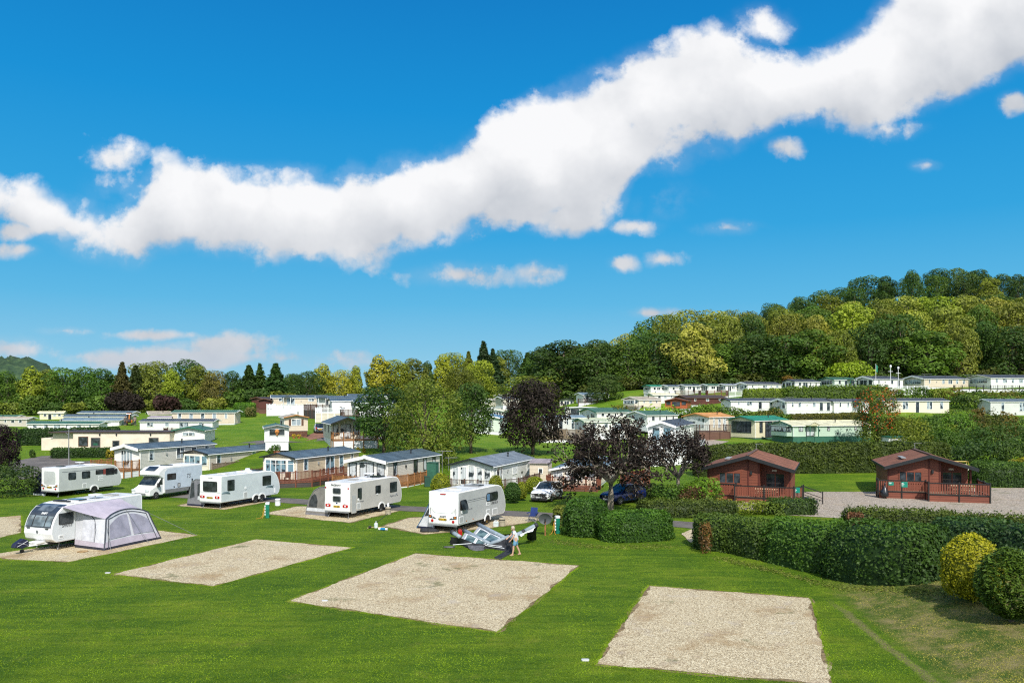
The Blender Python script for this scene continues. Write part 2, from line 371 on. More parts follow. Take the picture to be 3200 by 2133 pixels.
def hedge(label,pts,w,h,color,leaf=.09,dens=110,power=4.,seed=1,name='hedge',cat='hedge',group=None,end=.8,lump_=.10,stray=.05,toptone=.22,warmend=None,mat=None,flat=False,z0=None):
    """clipped hedge along a ground line: dark body and leaf cover in one mesh"""
    P=np.array([(p[0],p[1]) for p in pts],float)
    if len(P)==1: P=np.vstack([P-[.01,0],P+[.01,0]])
    if len(P)>2:                                # round the corners
        for _ in range(3):
            Q=[P[0]]
            for a_,b_ in zip(P,P[1:]): Q+=[a_*.75+b_*.25,a_*.25+b_*.75]
            P=np.array(Q+[P[-1]])
    TG=np.gradient(P,axis=0) if len(P)>2 else np.tile(P[1]-P[0],(2,1)); TG=TG/np.maximum(np.linalg.norm(TG,axis=1,keepdims=True),1e-9)
    seg=np.linalg.norm(np.diff(P,axis=0),axis=1); cum=np.concatenate([[0],np.cumsum(seg)]); Lm=cum[-1]
    tot=Lm+w          # rounded ends
    def place(s,a,k=1.,j=0.):
        # s: -w/2..L+w/2 ; a: 0..pi over the cross section
        sc=np.clip(s,0,Lm); x=np.interp(sc,cum,P[:,0]); y=np.interp(sc,cum,P[:,1])
        dx_=np.interp(sc,cum,TG[:,0]); dy_=np.interp(sc,cum,TG[:,1]); d=np.stack([dx_,dy_],1); d/=np.linalg.norm(d,axis=1,keepdims=True)
        over=np.where(s<0,-s,np.maximum(s-Lm,0))/(w/2); sg=np.where(s<0,-1,1)
        e=np.clip(1-np.abs(over)**(power*.7),0,1)**(1/(power*.7))
        hh=h*(.35+.65*np.clip(1-np.abs(over)**power,0,1)**(1/power)) 
        ca,sa=np.cos(a),np.sin(a)
        cx=np.sign(ca)*np.abs(ca)**(2/power); cz=np.abs(sa)**(2/power)
        lat=cx*w/2*e*k; z=cz*hh*k
        nx=np.stack([-d[:,1],d[:,0]],1); X=np.stack([x,y],1)+nx*lat[:,None]+d*(sg*np.abs(over)*w/2*np.where((s<0)|(s>Lm),1,0)*k)[:,None]
        No=np.stack([nx[:,0]*cx+d[:,0]*sg*over*1.3,nx[:,1]*cx+d[:,1]*sg*over*1.3,cz**3*.9+.15],1)
        return X,z,No,over
    n=int(dens*(tot*(w+2*h)*1.05))
    s=rng.uniform(-w/2,Lm+w/2,n); ne=int(n*min(.5,.9*w/tot)); r_=np.sign(rng.random(ne)-.5); o_=np.sqrt(1-rng.random(ne)**2*.9)
    s[:ne]=np.where(r_<0,-o_*w/2,Lm+o_*w/2); u=rng.random(n)
    # even cover: sides and top in proportion
    q=h/(w+2*h); zf=np.clip(np.where(u<q,u/q,(1-u)/q),0,.97)**.92; sa_=np.arcsin(np.clip(zf**(power/2),0,1)); cf=np.clip(1-2*(u-q)/(1-2*q),-.97,.97)
    a=np.where(u<q,sa_,np.where(u>1-q,math.pi-sa_,np.arccos(np.sign(cf)*np.abs(cf)**(power/2))))
    X,z,No,over=place(s,a); C=np.stack([X[:,0],X[:,1],z],1)
    lm=lump(C,seed,1.1)*lump_+lump(C,seed+5,3.7)*lump_*.5
    C=C+No*(lm+rng.normal(0,stray,n))[:,None]
    zb=Tn(C[:,0],C[:,1]) if z0 is None else z0
    tone=.32+.24*No[:,2]*0+lm/max(lump_,.01)*.22+rng.normal(0,.15,n)+toptone*(z/h>.85)+.10*(z/h-.5)+.12*lump(C,seed+9,.7)  # toptone lightens the hedge top in colour, like sun catching it
    if flat: tone=tone*.8
    C[:,2]=np.maximum(C[:,2],.02)+zb
    # body
    ns=max(8,int(tot/.35)); na=13; ss,aa=np.meshgrid(np.linspace(-w/2*.98,Lm+w/2*.98,ns),np.linspace(.0,math.pi,na),indexing='ij')
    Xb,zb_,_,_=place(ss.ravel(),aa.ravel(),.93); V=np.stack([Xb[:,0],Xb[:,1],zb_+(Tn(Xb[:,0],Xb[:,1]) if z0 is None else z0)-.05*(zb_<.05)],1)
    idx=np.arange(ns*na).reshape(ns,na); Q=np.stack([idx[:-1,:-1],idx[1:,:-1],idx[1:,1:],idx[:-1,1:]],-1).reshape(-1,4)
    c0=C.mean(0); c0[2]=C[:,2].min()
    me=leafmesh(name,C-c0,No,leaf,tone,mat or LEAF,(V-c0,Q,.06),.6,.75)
    o=link(name,me,None,Vector(c0)); o.color=(*color,1); return tag(o,label,cat,group)
def bush(label,p,w,d,h,color,leaf=.1,n=1800,seed=1,name='shrub',cat='shrub',group=None,nlobe=9,round_=False,mat=None,sink=.0):
    """free-growing shrub from leaf clumps, or a clipped ball when round_"""
    rd=random.Random(seed)
    if round_:
        dd=rng.normal(0,1,(n,3)); dd/=np.linalg.norm(dd,axis=1,keepdims=True); dd=dd[dd[:,2]>-.75]
        C=dd*np.array([w/2,d/2,h/2])+np.array([0,0,h*.5]); lm=lump(C,seed,2.2/max(w,.3)*1.6)*.05*w
        C=C+dd*(lm+rng.normal(0,.018*w,len(dd)))[:,None]; N=dd+[0,0,.2]
        tone=.38+lm/(.05*w)*.2+rng.normal(0,.16,len(dd))+.18*dd[:,2]; tone=np.where(rng.random(len(dd))<.05,tone+.3,tone)  # upper leaves of the ball lightened in the tone as if sunlit
        th,ph=np.meshgrid(np.linspace(0,2*math.pi,17),np.linspace(.12,math.pi*.9,9),indexing='ij')
        V=np.stack([np.cos(th)*np.sin(ph)*w*.46,np.sin(th)*np.sin(ph)*d*.46,h*.5+np.cos(ph)*h*.46],-1).reshape(-1,3)
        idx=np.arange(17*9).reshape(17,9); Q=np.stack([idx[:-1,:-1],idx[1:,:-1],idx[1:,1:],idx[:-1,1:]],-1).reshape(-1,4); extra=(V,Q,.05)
    else:
        lobes=[(0,0,h*.4,w*.36,d*.36,h*.42)]
        for i in range(nlobe):
            a=i*2.4; r=rd.uniform(.25,.36); z=rd.uniform(.22,.66)
            rr=rd.uniform(.16,.26)
            lobes.append((w*r*math.cos(a),d*r*math.sin(a),h*z,w*rr,d*rr,h*rr*1.25))
        C,N,tone=lobes_crown(lobes,n,leaf,seed,.3); C[:,2]=np.abs(C[:,2]); extra=None
    me=leafmesh(name,C,N,leaf,tone,mat or LEAF,extra,.58,.65)
    o=link(name,me,None,(p.x,p.y,p.z-sink)); o.rotation_euler.z=rd.uniform(-.3,.3) ; o.color=(*color,1)
    return tag(o,label,cat,group)
# ------------------------------------------------------------------ camera, sun, sky
cd=bpy.data.cameras.new('camera'); cam=bpy.data.objects.new('camera',cd); COL.objects.link(cam)
cam.location=(0,0,CAMH); cam.rotation_euler=(R(90),0,0); cd.sensor_width=36; cd.lens=F/3200*36
cd.shift_y=(HZ-1066.5)/3200; cd.clip_start=.5; cd.clip_end=6000; SC.camera=cam
SUN=Vector((.20*.72,-.98*.72,.70)).normalized()
sl=bpy.data.lights.new('sun','SUN'); sl.energy=5.0; sl.angle=R(.55); sl.color=(1,.955,.88)
so=bpy.data.objects.new('sun',sl); COL.objects.link(so); so.rotation_euler=(-SUN).to_track_quat('-Z','Y').to_euler(); so.location=(20,-60,80)
SC.view_settings.view_transform='Standard'; SC.view_settings.look='None'; SC.view_settings.exposure=0; SC.view_settings.gamma=1
SC.cycles.max_bounces=6; SC.cycles.diffuse_bounces=3; SC.cycles.glossy_bounces=3; SC.cycles.transmission_bounces=3; SC.cycles.transparent_max_bounces=6
SC.cycles.use_denoising=False; SC.cycles.filter_width=1.2; SC.cycles.sample_clamp_indirect=4

W=bpy.data.worlds.new('World'); SC.world=W; W.use_nodes=True
n=W.node_tree.nodes; l=W.node_tree.links; bg=n['Background']
sky=n.new('ShaderNodeTexSky'); sky.sky_type='NISHITA'; sky.sun_disc=False; sky.sun_elevation=math.asin(SUN.z); sky.sun_rotation=math.atan2(SUN.x,SUN.y)
sky.air_density=1.0; sky.dust_density=.4; sky.ozone_density=2.5
tc=n.new('ShaderNodeTexCoord').outputs['Generated']; sx=n.new('ShaderNodeSeparateXYZ'); l.new(tc,sx.inputs[0])
dx,dy,dz=sx.outputs
elev=math_(n,l,'ARCSINE',dz)
grad=ramp(n,l,mapr(n,l,elev,-.02,.62,0,1,False),[(0,(.40,.68,.84)),(.12,(.22,.56,.80)),(.22,(.095,.475,.79)),(.36,(.022,.375,.755)),(.58,(.001,.285,.69)),(.80,(.0,.205,.58)),(1,(.0,.18,.54))])
# the sky model gives the brightness falloff, the ramp the deep polarised blue
skyc=mix(n,l,mix(n,l,sky.outputs[0],(.10,.10,.10),1.,'MULTIPLY'),grad,.93)
# cloud plane coordinates: bearing and slope of the view direction
ys=math_(n,l,'MAXIMUM',dy,.02)
U=math_(n,l,'DIVIDE',dx,ys); V=math_(n,l,'DIVIDE',dz,ys)
uv=n.new('ShaderNodeCombineXYZ'); l.new(U,uv.inputs[0]); l.new(V,uv.inputs[1]); uv=uv.outputs[0]
K=1344/3200*F                                   # px of the 1344-wide view per unit slope
hz=HZ*1344/3200
def fcurve(pts,x):
    c=n.new('ShaderNodeFloatCurve'); l.new(x,c.inputs['Value']); cv=c.mapping.curves[0]
    c.mapping.use_clip=False
    cv.points[0].location=pts[0]; cv.points[1].location=pts[-1]
    for p in pts[1:-1]: cv.points.new(*p)
    for p in cv.points: p.handle_type='AUTO'
    c.mapping.update(); return c.outputs[0]
band=[(-250,300,330),(-120,262,300),(0,246,288),(50,250,316),(100,258,338),(150,258,348),(185,232,350),(215,212,336),(260,212,335),(300,217,336),(350,218,340),(400,212,342),(450,208,346),(500,204,342),(550,198,328),(600,185,318),(650,152,302),(700,120,300),(750,97,303),(800,77,296),(850,60,238),(900,45,226),(950,30,212),(1000,58,182),(1050,70,160),(1100,52,168),(1150,0,174),(1200,-40,152),(1250,-60,140),(1300,-80,112),(1344,-90,98),(1500,-140,70)]
xn=math_(n,l,'DIVIDE',math_(n,l,'ADD',math_(n,l,'MULTIPLY',U,K),672+250),1750.)      # 0..1 across
up=fcurve([((x+250)/1750,(a+200)/600) for x,a,b in band],xn)
lo=fcurve([((x+250)/1750,(b+200)/600) for x,a,b in band],xn)
row=math_(n,l,'SUBTRACT',hz,math_(n,l,'MULTIPLY',V,K))
rown=math_(n,l,'DIVIDE',math_(n,l,'ADD',row,200),600.)
hgt=math_(n,l,'SUBTRACT',lo,up)                                          # thickness (0..1 units of 600 px)
du=math_(n,l,'SUBTRACT',rown,up); dl=math_(n,l,'SUBTRACT',lo,rown)
edge=math_(n,l,'MULTIPLY',math_(n,l,'SMOOTH_MIN',du,dl,.05),600/34.)     # in units of ~26 px, >0 inside
dens=math_(n,l,'ADD',math_(n,l,'MINIMUM',edge,1.35),-.12)
def blob(x,y,rx,ry,k=1.):
    a=math_(n,l,'DIVIDE',math_(n,l,'SUBTRACT',math_(n,l,'MULTIPLY',U,K),x-672.),float(rx))
    b=math_(n,l,'DIVIDE',math_(n,l,'SUBTRACT',row,float(y)),float(ry))
    d=math_(n,l,'SQRT',math_(n,l,'ADD',math_(n,l,'MULTIPLY',a,a),math_(n,l,'MULTIPLY',b,b)))
    return math_(n,l,'SUBTRACT',math_(n,l,'MULTIPLY',math_(n,l,'SUBTRACT',1.,d),k),.10)
for b in [(602,361,66,17,.95),(706,357,26,13,.5),(742,284,66,26,1.1),(832,297,34,10,.6),(953,299,44,11,.75),(1218,216,24,10,.8),(815,345,17,8,.5),(871,340,18,8,.5),
          (858,411,44,8,.7),(82,434,36,7,.75),(22,304,34,13,.8),(26,328,26,9,.6),(170,258,46,26,.42),(1332,135,22,16,.9),(1000,34,36,24,.55),(868,262,40,20,.35),(1170,170,40,12,.5),(1024,190,18,10,.4),
          (150,208,30,16,.6),(300,455,64,15,.75),(255,470,130,13,.9),(370,470,60,12,.6),(205,440,50,5,.5),(10,456,56,17,.85)]:
    dens=math_(n,l,'MAXIMUM',dens,blob(*b))
def warp(scale,det,r,off=0.):
    mp=n.new('ShaderNodeMapping'); mp.inputs['Location'].default_value=(off,off*.7,0); l.new(uv,mp.inputs['Vector'])
    return noise(n,l,mp.outputs[0],scale,det,r)
f1=warp(5.0,5,.55); f2=warp(17.,6,.62,3.1)
# same field a little higher up towards the light: soft self-shading
f1b=warp(5.0,2,.5,.03)
vo=n.new('ShaderNodeTexVoronoi'); vo.feature='F1'; vo.normalize=True; vo.inputs['Scale'].default_value=11.; vo.inputs['Detail'].default_value=2.; vo.inputs['Roughness'].default_value=.55
wv=n.new('ShaderNodeVectorMath'); wv.operation='ADD'; l.new(uv,wv.inputs[0]); wc=n.new('ShaderNodeCombineXYZ'); l.new(math_(n,l,'MULTIPLY',f2,.10),wc.inputs[0]); l.new(math_(n,l,'MULTIPLY',f1,.10),wc.inputs[1]); l.new(wc.outputs[0],wv.inputs[1]); l.new(wv.outputs[0],vo.inputs['Vector'])
bil=math_(n,l,'SUBTRACT',.42,vo.outputs['Distance'])
field=math_(n,l,'ADD',math_(n,l,'MULTIPLY',math_(n,l,'SUBTRACT',f1,.5),3.4),math_(n,l,'MULTIPLY',math_(n,l,'SUBTRACT',f2,.5),2.1))
d=math_(n,l,'ADD',math_(n,l,'ADD',dens,field),math_(n,l,'MULTIPLY',bil,1.9))
ahead=mapr(n,l,dy,.25,.45)
alpha=math_(n,l,'MULTIPLY',mapr(n,l,d,.0,.8),ahead)
haze=math_(n,l,'MULTIPLY',math_(n,l,'MULTIPLY',mapr(n,l,d,-.5,.4,0,.14),mapr(n,l,dens,-.5,.3)),ahead)
alpha=math_(n,l,'MAXIMUM',alpha,haze)
thick=mapr(n,l,d,.3,1.7)
rel=math_(n,l,'DIVIDE',dl,math_(n,l,'MAXIMUM',hgt,.05))                  # 0 bottom .. 1 top
relb=mapr(n,l,rel,.04,.72)
lit=math_(n,l,'ADD',math_(n,l,'MULTIPLY',relb,.80),math_(n,l,'ADD',math_(n,l,'MULTIPLY',math_(n,l,'SUBTRACT',f1,f1b),2.2),math_(n,l,'ADD',math_(n,l,'MULTIPLY',f2,.22),math_(n,l,'MULTIPLY',bil,.8))),clamp=True)
cl=mix(n,l,(.54,.575,.63),(.95,.955,.97),lit)
lowc=mapr(n,l,row,425,500); cl=mix(n,l,cl,(.52,.60,.70),math_(n,l,'MULTIPLY',lowc,.75))
# unseen broken cloud overhead and behind, added and brightened as fill light
f3=noise(n,l,tc,2.3,3,.6)
a3=math_(n,l,'MULTIPLY',math_(n,l,'MULTIPLY',mapr(n,l,f3,.42,.58),math_(n,l,'SUBTRACT',1.,mapr(n,l,dy,-.15,.15))),mapr(n,l,dz,.02,.2))
plain=mix(n,l,skyc,(1.5,1.5,1.48),math_(n,l,'MULTIPLY',a3,.9))
def backdrop(c):
    v=n.new('ShaderNodeVectorMath'); v.operation='SCALE'; l.new(c,v.inputs[0]); v.inputs['Scale'].default_value=10.
    g=n.new('ShaderNodeBackground'); l.new(v.outputs[0],g.inputs[0]); g.inputs[1].default_value=.1; return g.outputs[0]
ms=n.new('ShaderNodeMixShader'); l.new(mapr(n,l,dy,.25,.45),ms.inputs[0])
l.new(backdrop(plain),ms.inputs[1]); l.new(backdrop(mix(n,l,skyc,cl,alpha)),ms.inputs[2])
n.remove(bg); l.new(ms.outputs[0],n['World Output'].inputs[0])
W.cycles.sampling_method='MANUAL'; W.cycles.sample_map_resolution=256

# ------------------------------------------------------------------ ground
xs=np.unique(np.concatenate([np.arange(-900,-150,30),np.arange(-150,-60,3),np.arange(-60,60.1,1),np.arange(60,151,3),np.arange(150,241,6),np.arange(260,1101,40)]))
ysg=np.unique(np.concatenate([np.arange(-120,14,6),np.arange(14,100,1),np.arange(100,230,2),np.arange(230,520,10),np.arange(520,2200,120)]))
gx,gy=np.meshgrid(xs,ysg,indexing='xy'); gz=Tn(gx,gy)
amp=sstep(58,120,gy)*.12; gz=gz+amp*np.sin(gx*.35+gy*.11)*np.sin(gy*.27-gx*.05)
V_=np.stack([gx,gy,gz],-1).reshape(-1,3); nx_,ny_=len(xs),len(ysg); ix=np.arange(nx_*ny_).reshape(ny_,nx_)
Q_=np.stack([ix[:-1,:-1],ix[:-1,1:],ix[1:,1:],ix[1:,:-1]],-1).reshape(-1,4)
me=bpy.data.meshes.new('ground'); me.from_pydata(V_.tolist(),[],Q_.tolist()); me.polygons.foreach_set('use_smooth',[True]*len(me.polygons))
m,n,l,b=nt('grass'); P=geopos(n); sp=n.new('ShaderNodeSeparateXYZ'); l.new(P,sp.inputs[0])
mp=n.new('ShaderNodeMapping'); mp.inputs['Rotation'].default_value=(0,0,R(-70)); mp.inputs['Scale'].default_value=(.16,1.0,1); l.new(P,mp.inputs['Vector'])
a=noise(n,l,P,.22,4); st=noise(n,l,mp.outputs[0],.9,4,.6); c2=noise(n,l,P,2.2,4,.65); c3=noise(n,l,P,14,3,.7); c4=noise(n,l,P,55,2,.8)
mow=noise(n,l,mp.outputs[0],2.6,2,.5)
g=ramp(n,l,math_(n,l,'ADD',math_(n,l,'MULTIPLY',a,.45),math_(n,l,'ADD',math_(n,l,'MULTIPLY',st,.35),math_(n,l,'MULTIPLY',c2,.20))),[(.37,(.052,.118,.006)),(.46,(.098,.186,.008)),(.54,(.158,.245,.012)),(.64,(.250,.310,.022))])
g=mix(n,l,g,(.030,.095,.005),math_(n,l,'MULTIPLY',mapr(n,l,c3,.48,.66),.75))
g=mix(n,l,g,(.19,.29,.03),math_(n,l,'MULTIPLY',mapr(n,l,c4,.52,.70),.7))
g=mix(n,l,g,(.050,.118,.006),math_(n,l,'MULTIPLY',mapr(n,l,mow,.48,.64),.5))
# yellowish wear, more of it near the camera
wear=noise(n,l,P,.55,5,.7); near=mapr(n,l,sp.outputs[1],24,40,1,0)
g=mix(n,l,g,(.26,.27,.045),math_(n,l,'MULTIPLY',mapr(n,l,wear,.56,.74),math_(n,l,'ADD',.18,math_(n,l,'MULTIPLY',near,.34))))
bare=noise(n,l,P,1.7,3,.6); g=mix(n,l,g,(.20,.15,.07),math_(n,l,'MULTIPLY',mapr(n,l,bare,.70,.78),.6))
# dry bank by the clipped bushes and the worn line below it
xe=math_(n,l,'SUBTRACT',sp.outputs[0],math_(n,l,'ADD',12.9,math_(n,l,'MULTIPLY',math_(n,l,'SUBTRACT',sp.outputs[1],24.),.10)))
bank=math_(n,l,'MULTIPLY',mapr(n,l,math_(n,l,'ADD',xe,math_(n,l,'MULTIPLY',math_(n,l,'SUBTRACT',c2,.5),1.6)),.1,1.3),mapr(n,l,sp.outputs[1],33,39,1,0))
dry=ramp(n,l,math_(n,l,'ADD',math_(n,l,'MULTIPLY',noise(n,l,P,.9,5,.7),.7),math_(n,l,'MULTIPLY',c3,.3)),[(.36,(.045,.105,.016)),(.47,(.13,.165,.035)),(.56,(.30,.25,.10)),(.68,(.42,.34,.17))])
g=mix(n,l,g,dry,math_(n,l,'MULTIPLY',bank,.9))
rut=math_(n,l,'ABSOLUTE',math_(n,l,'ADD',xe,math_(n,l,'MULTIPLY',math_(n,l,'SUBTRACT',a,.5),1.2)))
rutm=math_(n,l,'MULTIPLY',math_(n,l,'MULTIPLY',mapr(n,l,rut,.05,.26,1,0),mapr(n,l,sp.outputs[1],31,35,1,0)),.75)
g=mix(n,l,g,(.26,.22,.10),rutm)
# hillside lawns are a little lighter, the wood floor brown
hill=mapr(n,l,sp.outputs[1],95,125); g=mix(n,l,g,mix(n,l,(.09,.20,.012),(.17,.25,.025),mapr(n,l,a,.35,.65)),math_(n,l,'MULTIPLY',hill,.55))
wood=mapr(n,l,sp.outputs[1],203,212); east=mapr(n,l,sp.outputs[0],14,30)
g=mix(n,l,g,(.035,.032,.018),math_(n,l,'MULTIPLY',wood,east))
l.new(g,b.inputs['Base Color']); b.inputs['Roughness'].default_value=.85; b.inputs['Specular IOR Level'].default_value=.12
hh=math_(n,l,'ADD',math_(n,l,'MULTIPLY',c3,.6),math_(n,l,'ADD',c4,math_(n,l,'MULTIPLY',c2,.8))); bump(n,l,b,hh,.9,.09)
GRASS=m; me.materials.append(m)
tag(link('ground',me),'mown green campsite lawn rising to a terraced hillside',None,None,'structure')

def gravelmat(key,tones,scale=34,stain=.75):
    m,n,l,b=nt(key); P=geopos(n)
    v=n.new('ShaderNodeTexVoronoi'); v.inputs['Scale'].default_value=scale; l.new(P,v.inputs['Vector'])
    s=n.new('ShaderNodeSeparateColor'); l.new(v.outputs['Color'],s.inputs[0])
    v2=n.new('ShaderNodeTexVoronoi'); v2.inputs['Scale'].default_value=scale*.62; l.new(P,v2.inputs['Vector'])
    s2=n.new('ShaderNodeSeparateColor'); l.new(v2.outputs['Color'],s2.inputs[0])
    f=math_(n,l,'ADD',math_(n,l,'MULTIPLY',s.outputs[0],.55),math_(n,l,'MULTIPLY',s2.outputs[1],.45))
    c=ramp(n,l,f,[(.12,tones[0]),(.34,tones[1]),(.55,tones[2]),(.78,tones[3])])
    a=noise(n,l,P,.45,5,.65); c=mix(n,l,c,(.33,.215,.10),math_(n,l,'MULTIPLY',mapr(n,l,a,.50,.70),stain))
    a2=noise(n,l,P,.9,4,.6); c=mix(n,l,c,(.55,.53,.49),math_(n,l,'MULTIPLY',mapr(n,l,a2,.55,.75),.35))
    a3=noise(n,l,P,.33,4,.7); c=mix(n,l,c,(.10,.115,.04),math_(n,l,'MULTIPLY',mapr(n,l,a3,.60,.68),.6))
    l.new(c,b.inputs['Base Color']); b.inputs['Roughness'].default_value=.9; b.inputs['Specular IOR Level'].default_value=.15
    bump(n,l,b,v.outputs['Distance'],.9,.03); return m
GRAVEL=gravelmat('gravel',[(.20,.145,.088),(.42,.335,.205),(.535,.44,.28),(.74,.645,.45)])
GRAVELG=gravelmat('gravel_grey',[(.13,.11,.085),(.27,.225,.175),(.36,.305,.245),(.47,.41,.34)],18,.25)
TARMAC=paint('tarmac',(.135,.118,.105),.85,var=.22,scale=.6,bmp=.3)
EDGE=paint('worn_edge',(.19,.135,.065),.95,var=.35,scale=5)
def sheet(name,poly,mat,dz,label=None,jit=0.,step=.5,drape=True,kind='structure',cat=None):
    """a thin surface following the ground inside the polygon (world xy)"""
    rd=random.Random(len(poly)*7+int(abs(poly[0][0])*10)); pts=[]
    for i,p in enumerate(poly):
        q=poly[(i+1)%len(poly)]; L=math.hypot(q[0]-p[0],q[1]-p[1]); k=max(1,int(L/step)) if jit else 1
        for j in range(k):
            t=j/k; nx,ny=-(q[1]-p[1])/L,(q[0]-p[0])/L; o=rd.gauss(0,jit)+jit*1.2*math.sin(j*.7+i) if jit and j else 0
            pts.append((p[0]+(q[0]-p[0])*t+nx*o,p[1]+(q[1]-p[1])*t+ny*o))
    bm=bmesh.new(); vs=[bm.verts.new((x,y,0)) for x,y in pts]; bm.faces.new(vs)
    if drape:
        X=[p[0] for p in pts];Yv=[p[1] for p in pts]
        for ax,lo_,hi_,ss in ((0,min(X),max(X),3.),(1,min(Yv),max(Yv),2.)):
            kk=math.ceil(lo_/ss)
            while kk*ss<hi_:
                co=(kk*ss,0,0) if ax==0 else (0,kk*ss,0); no=(1,0,0) if ax==0 else (0,1,0)
                bmesh.ops.bisect_plane(bm,geom=bm.verts[:]+bm.edges[:]+bm.faces[:],plane_co=co,plane_no=no); kk+=1
        bmesh.ops.triangulate(bm,faces=bm.faces)
    for v in bm.verts: v.co.z=T(v.co.x,v.co.y)+dz
    bm.normal_update()
    for f in bm.faces:
        if f.normal.z<0: f.normal_flip()
    me=bpy.data.meshes.new(name); bm.to_mesh(me); bm.free(); me.materials.append(mat)
    return tag(link(name,me),label,cat,None,kind)
def gp(*pts): return [tuple(G(*p)[:2]) for p in pts]
def grow(poly,d):
    cx=sum(p[0] for p in poly)/len(poly);cy=sum(p[1] for p in poly)/len(poly); o=[]
    for x,y in poly:
        r=math.hypot(x-cx,y-cy); o.append((x+(x-cx)/r*d*1.35,y+(y-cy)/r*d*1.35))
    return o
PADS=[('large bare gravel pitch in the middle of the lawn',gp((908,1879),(1298,1729),(1806,1769),(1552,1976))),
      ('bare gravel pitch at the right, cut by the lower edge',[(6.45,36.7),(13.05,34.5),(9.75,24.0),(2.85,25.9)]),
      ('bare gravel pitch left of the middle',gp((357,1794),(800,1687),(1097,1713),(668,1830))),
      ('gravel pitch under the white caravan with lilac awning',gp((-40,1737),(484,1656),(618,1673),(215,1757),(20,1748))),
      ('gravel pitch at the left edge of the lawn',gp((-260,1640),(64,1611),(62,1664),(0,1680),(-200,1700))),
      ('gravel pitch under the champagne caravan',gp((830,1604),(930,1583),(1285,1586),(1090,1633))),
      ('gravel pitch under the silver-sided caravan',gp((1200,1644),(1280,1618),(1600,1604),(1700,1625),(1520,1652),(1330,1669))),
      ('gravel pitch under the twin axle caravan',gp((560,1580),(640,1560),(880,1560),(700,1592)))]
for lab,p in PADS:
    sheet('worn_turf',grow(p,.16),EDGE,.006,'worn brown turf edge around the '+lab,.05,.45,False)
    sheet('gravel_pitch',p,GRAVEL,.012,lab,.05,.35,False)
# site roads
def road(name,pts,w,mat,label,dz=.02):
    P=[Vector((p[0],p[1],0)) for p in pts]; A=[];B=[]
    for i,p in enumerate(P):
        d=(P[min(i+1,len(P)-1)]-P[max(i-1,0)]).normalized(); nn=Vector((-d.y,d.x,0)); A.append(p+nn*w/2); B.append(p-nn*w/2)
    return sheet(name,[tuple(v[:2]) for v in A]+[tuple(v[:2]) for v in reversed(B)],mat,dz,label)
road('road',gp((560,1549),(880,1563),(1240,1588),(1660,1607),(1900,1621),(2150,1640))+[(17,51.5),(30,50.5),(60,50)],2.7,TARMAC,'grey tarmac site road behind the pitches')
road('road',gp((200,1480),(190,1445),(300,1429),(520,1417),(700,1398),(860,1379),(980,1373),(1200,1368)),4.2,TARMAC,'tarmac road past the low cream block',.05)
sheet('road',gp((20,1446),(130,1426),(520,1411),(440,1424),(300,1440),(240,1470),(60,1500)),TARMAC,.06,'tarmac turning area in front of the low cream block')
sheet('gravel_court',[(15.5,66.5),(20.5,59.5),(27,56.6),(58,55.5),(66,74),(52,77.8),(42,77.8),(34,74.5),(27,74.5),(24.5,72.0)],GRAVELG,.02,'grey gravel court around the red timber lodges')
sheet('path',gp((2130,1668),(2180,1646),(2205,1664),(2200,1698),(2165,1704)),GRAVEL,.03,'short gravel path between the clipped hedges',.03,.3,False)
sheet('path',gp((2590,1583),(2650,1575),(2670,1592),(2610,1598)),GRAVELG,.032,'short gravel strip beside the long hedge',.0,.5,False)
sheet('path',gp((2200,1378),(2300,1360),(2330,1366),(2270,1382),(2215,1398)),GRAVELG,.06,'pale gravel drive beside the orange roofed caravan')
sheet('path',gp((938,1371),(1000,1345),(1016,1352),(1020,1366),(960,1377)),paint('brick_paving',(.24,.115,.07),.85,var=.3,scale=4),.09,'red brick parking bay with a silver car on it')
# distant wooded hill, far left
hx,hy=np.meshgrid(np.linspace(-900,-390,90),np.linspace(860,1150,40),indexing='xy')
u=1600+F*hx/hy; top=np.interp(u,[-700,-200,0,90,150,185,260],[68,66,60,58,50,26,8])
prof=np.sin(np.clip((hy-860)/290,0,1)*math.pi)**.6
hzv=prof*top+2+3.2*prof*(np.sin(hx*.31)*np.sin(hy*.27)+np.sin(hx*.57+hy*.43)*.7+np.sin(hx*.93-hy*.2)*.4)
mb=MB(); mb.grid(np.stack([hx,hy,hzv],-1))
m,n,l,b=nt('far_wood'); P=geopos(n); f=noise(n,l,P,.09,6,.7)
l.new(ramp(n,l,f,[(.35,(.012,.034,.018)),(.5,(.026,.062,.024)),(.66,(.060,.105,.034))]),b.inputs['Base Color']); b.inputs['Roughness'].default_value=.95; bump(n,l,b,f,1.,3.)
mb.v=[tuple(v) for v in mb.v]
tag(mb.build('hills',m,smooth=True),'distant hill covered in woodland beyond the trees',None,None,'structure')

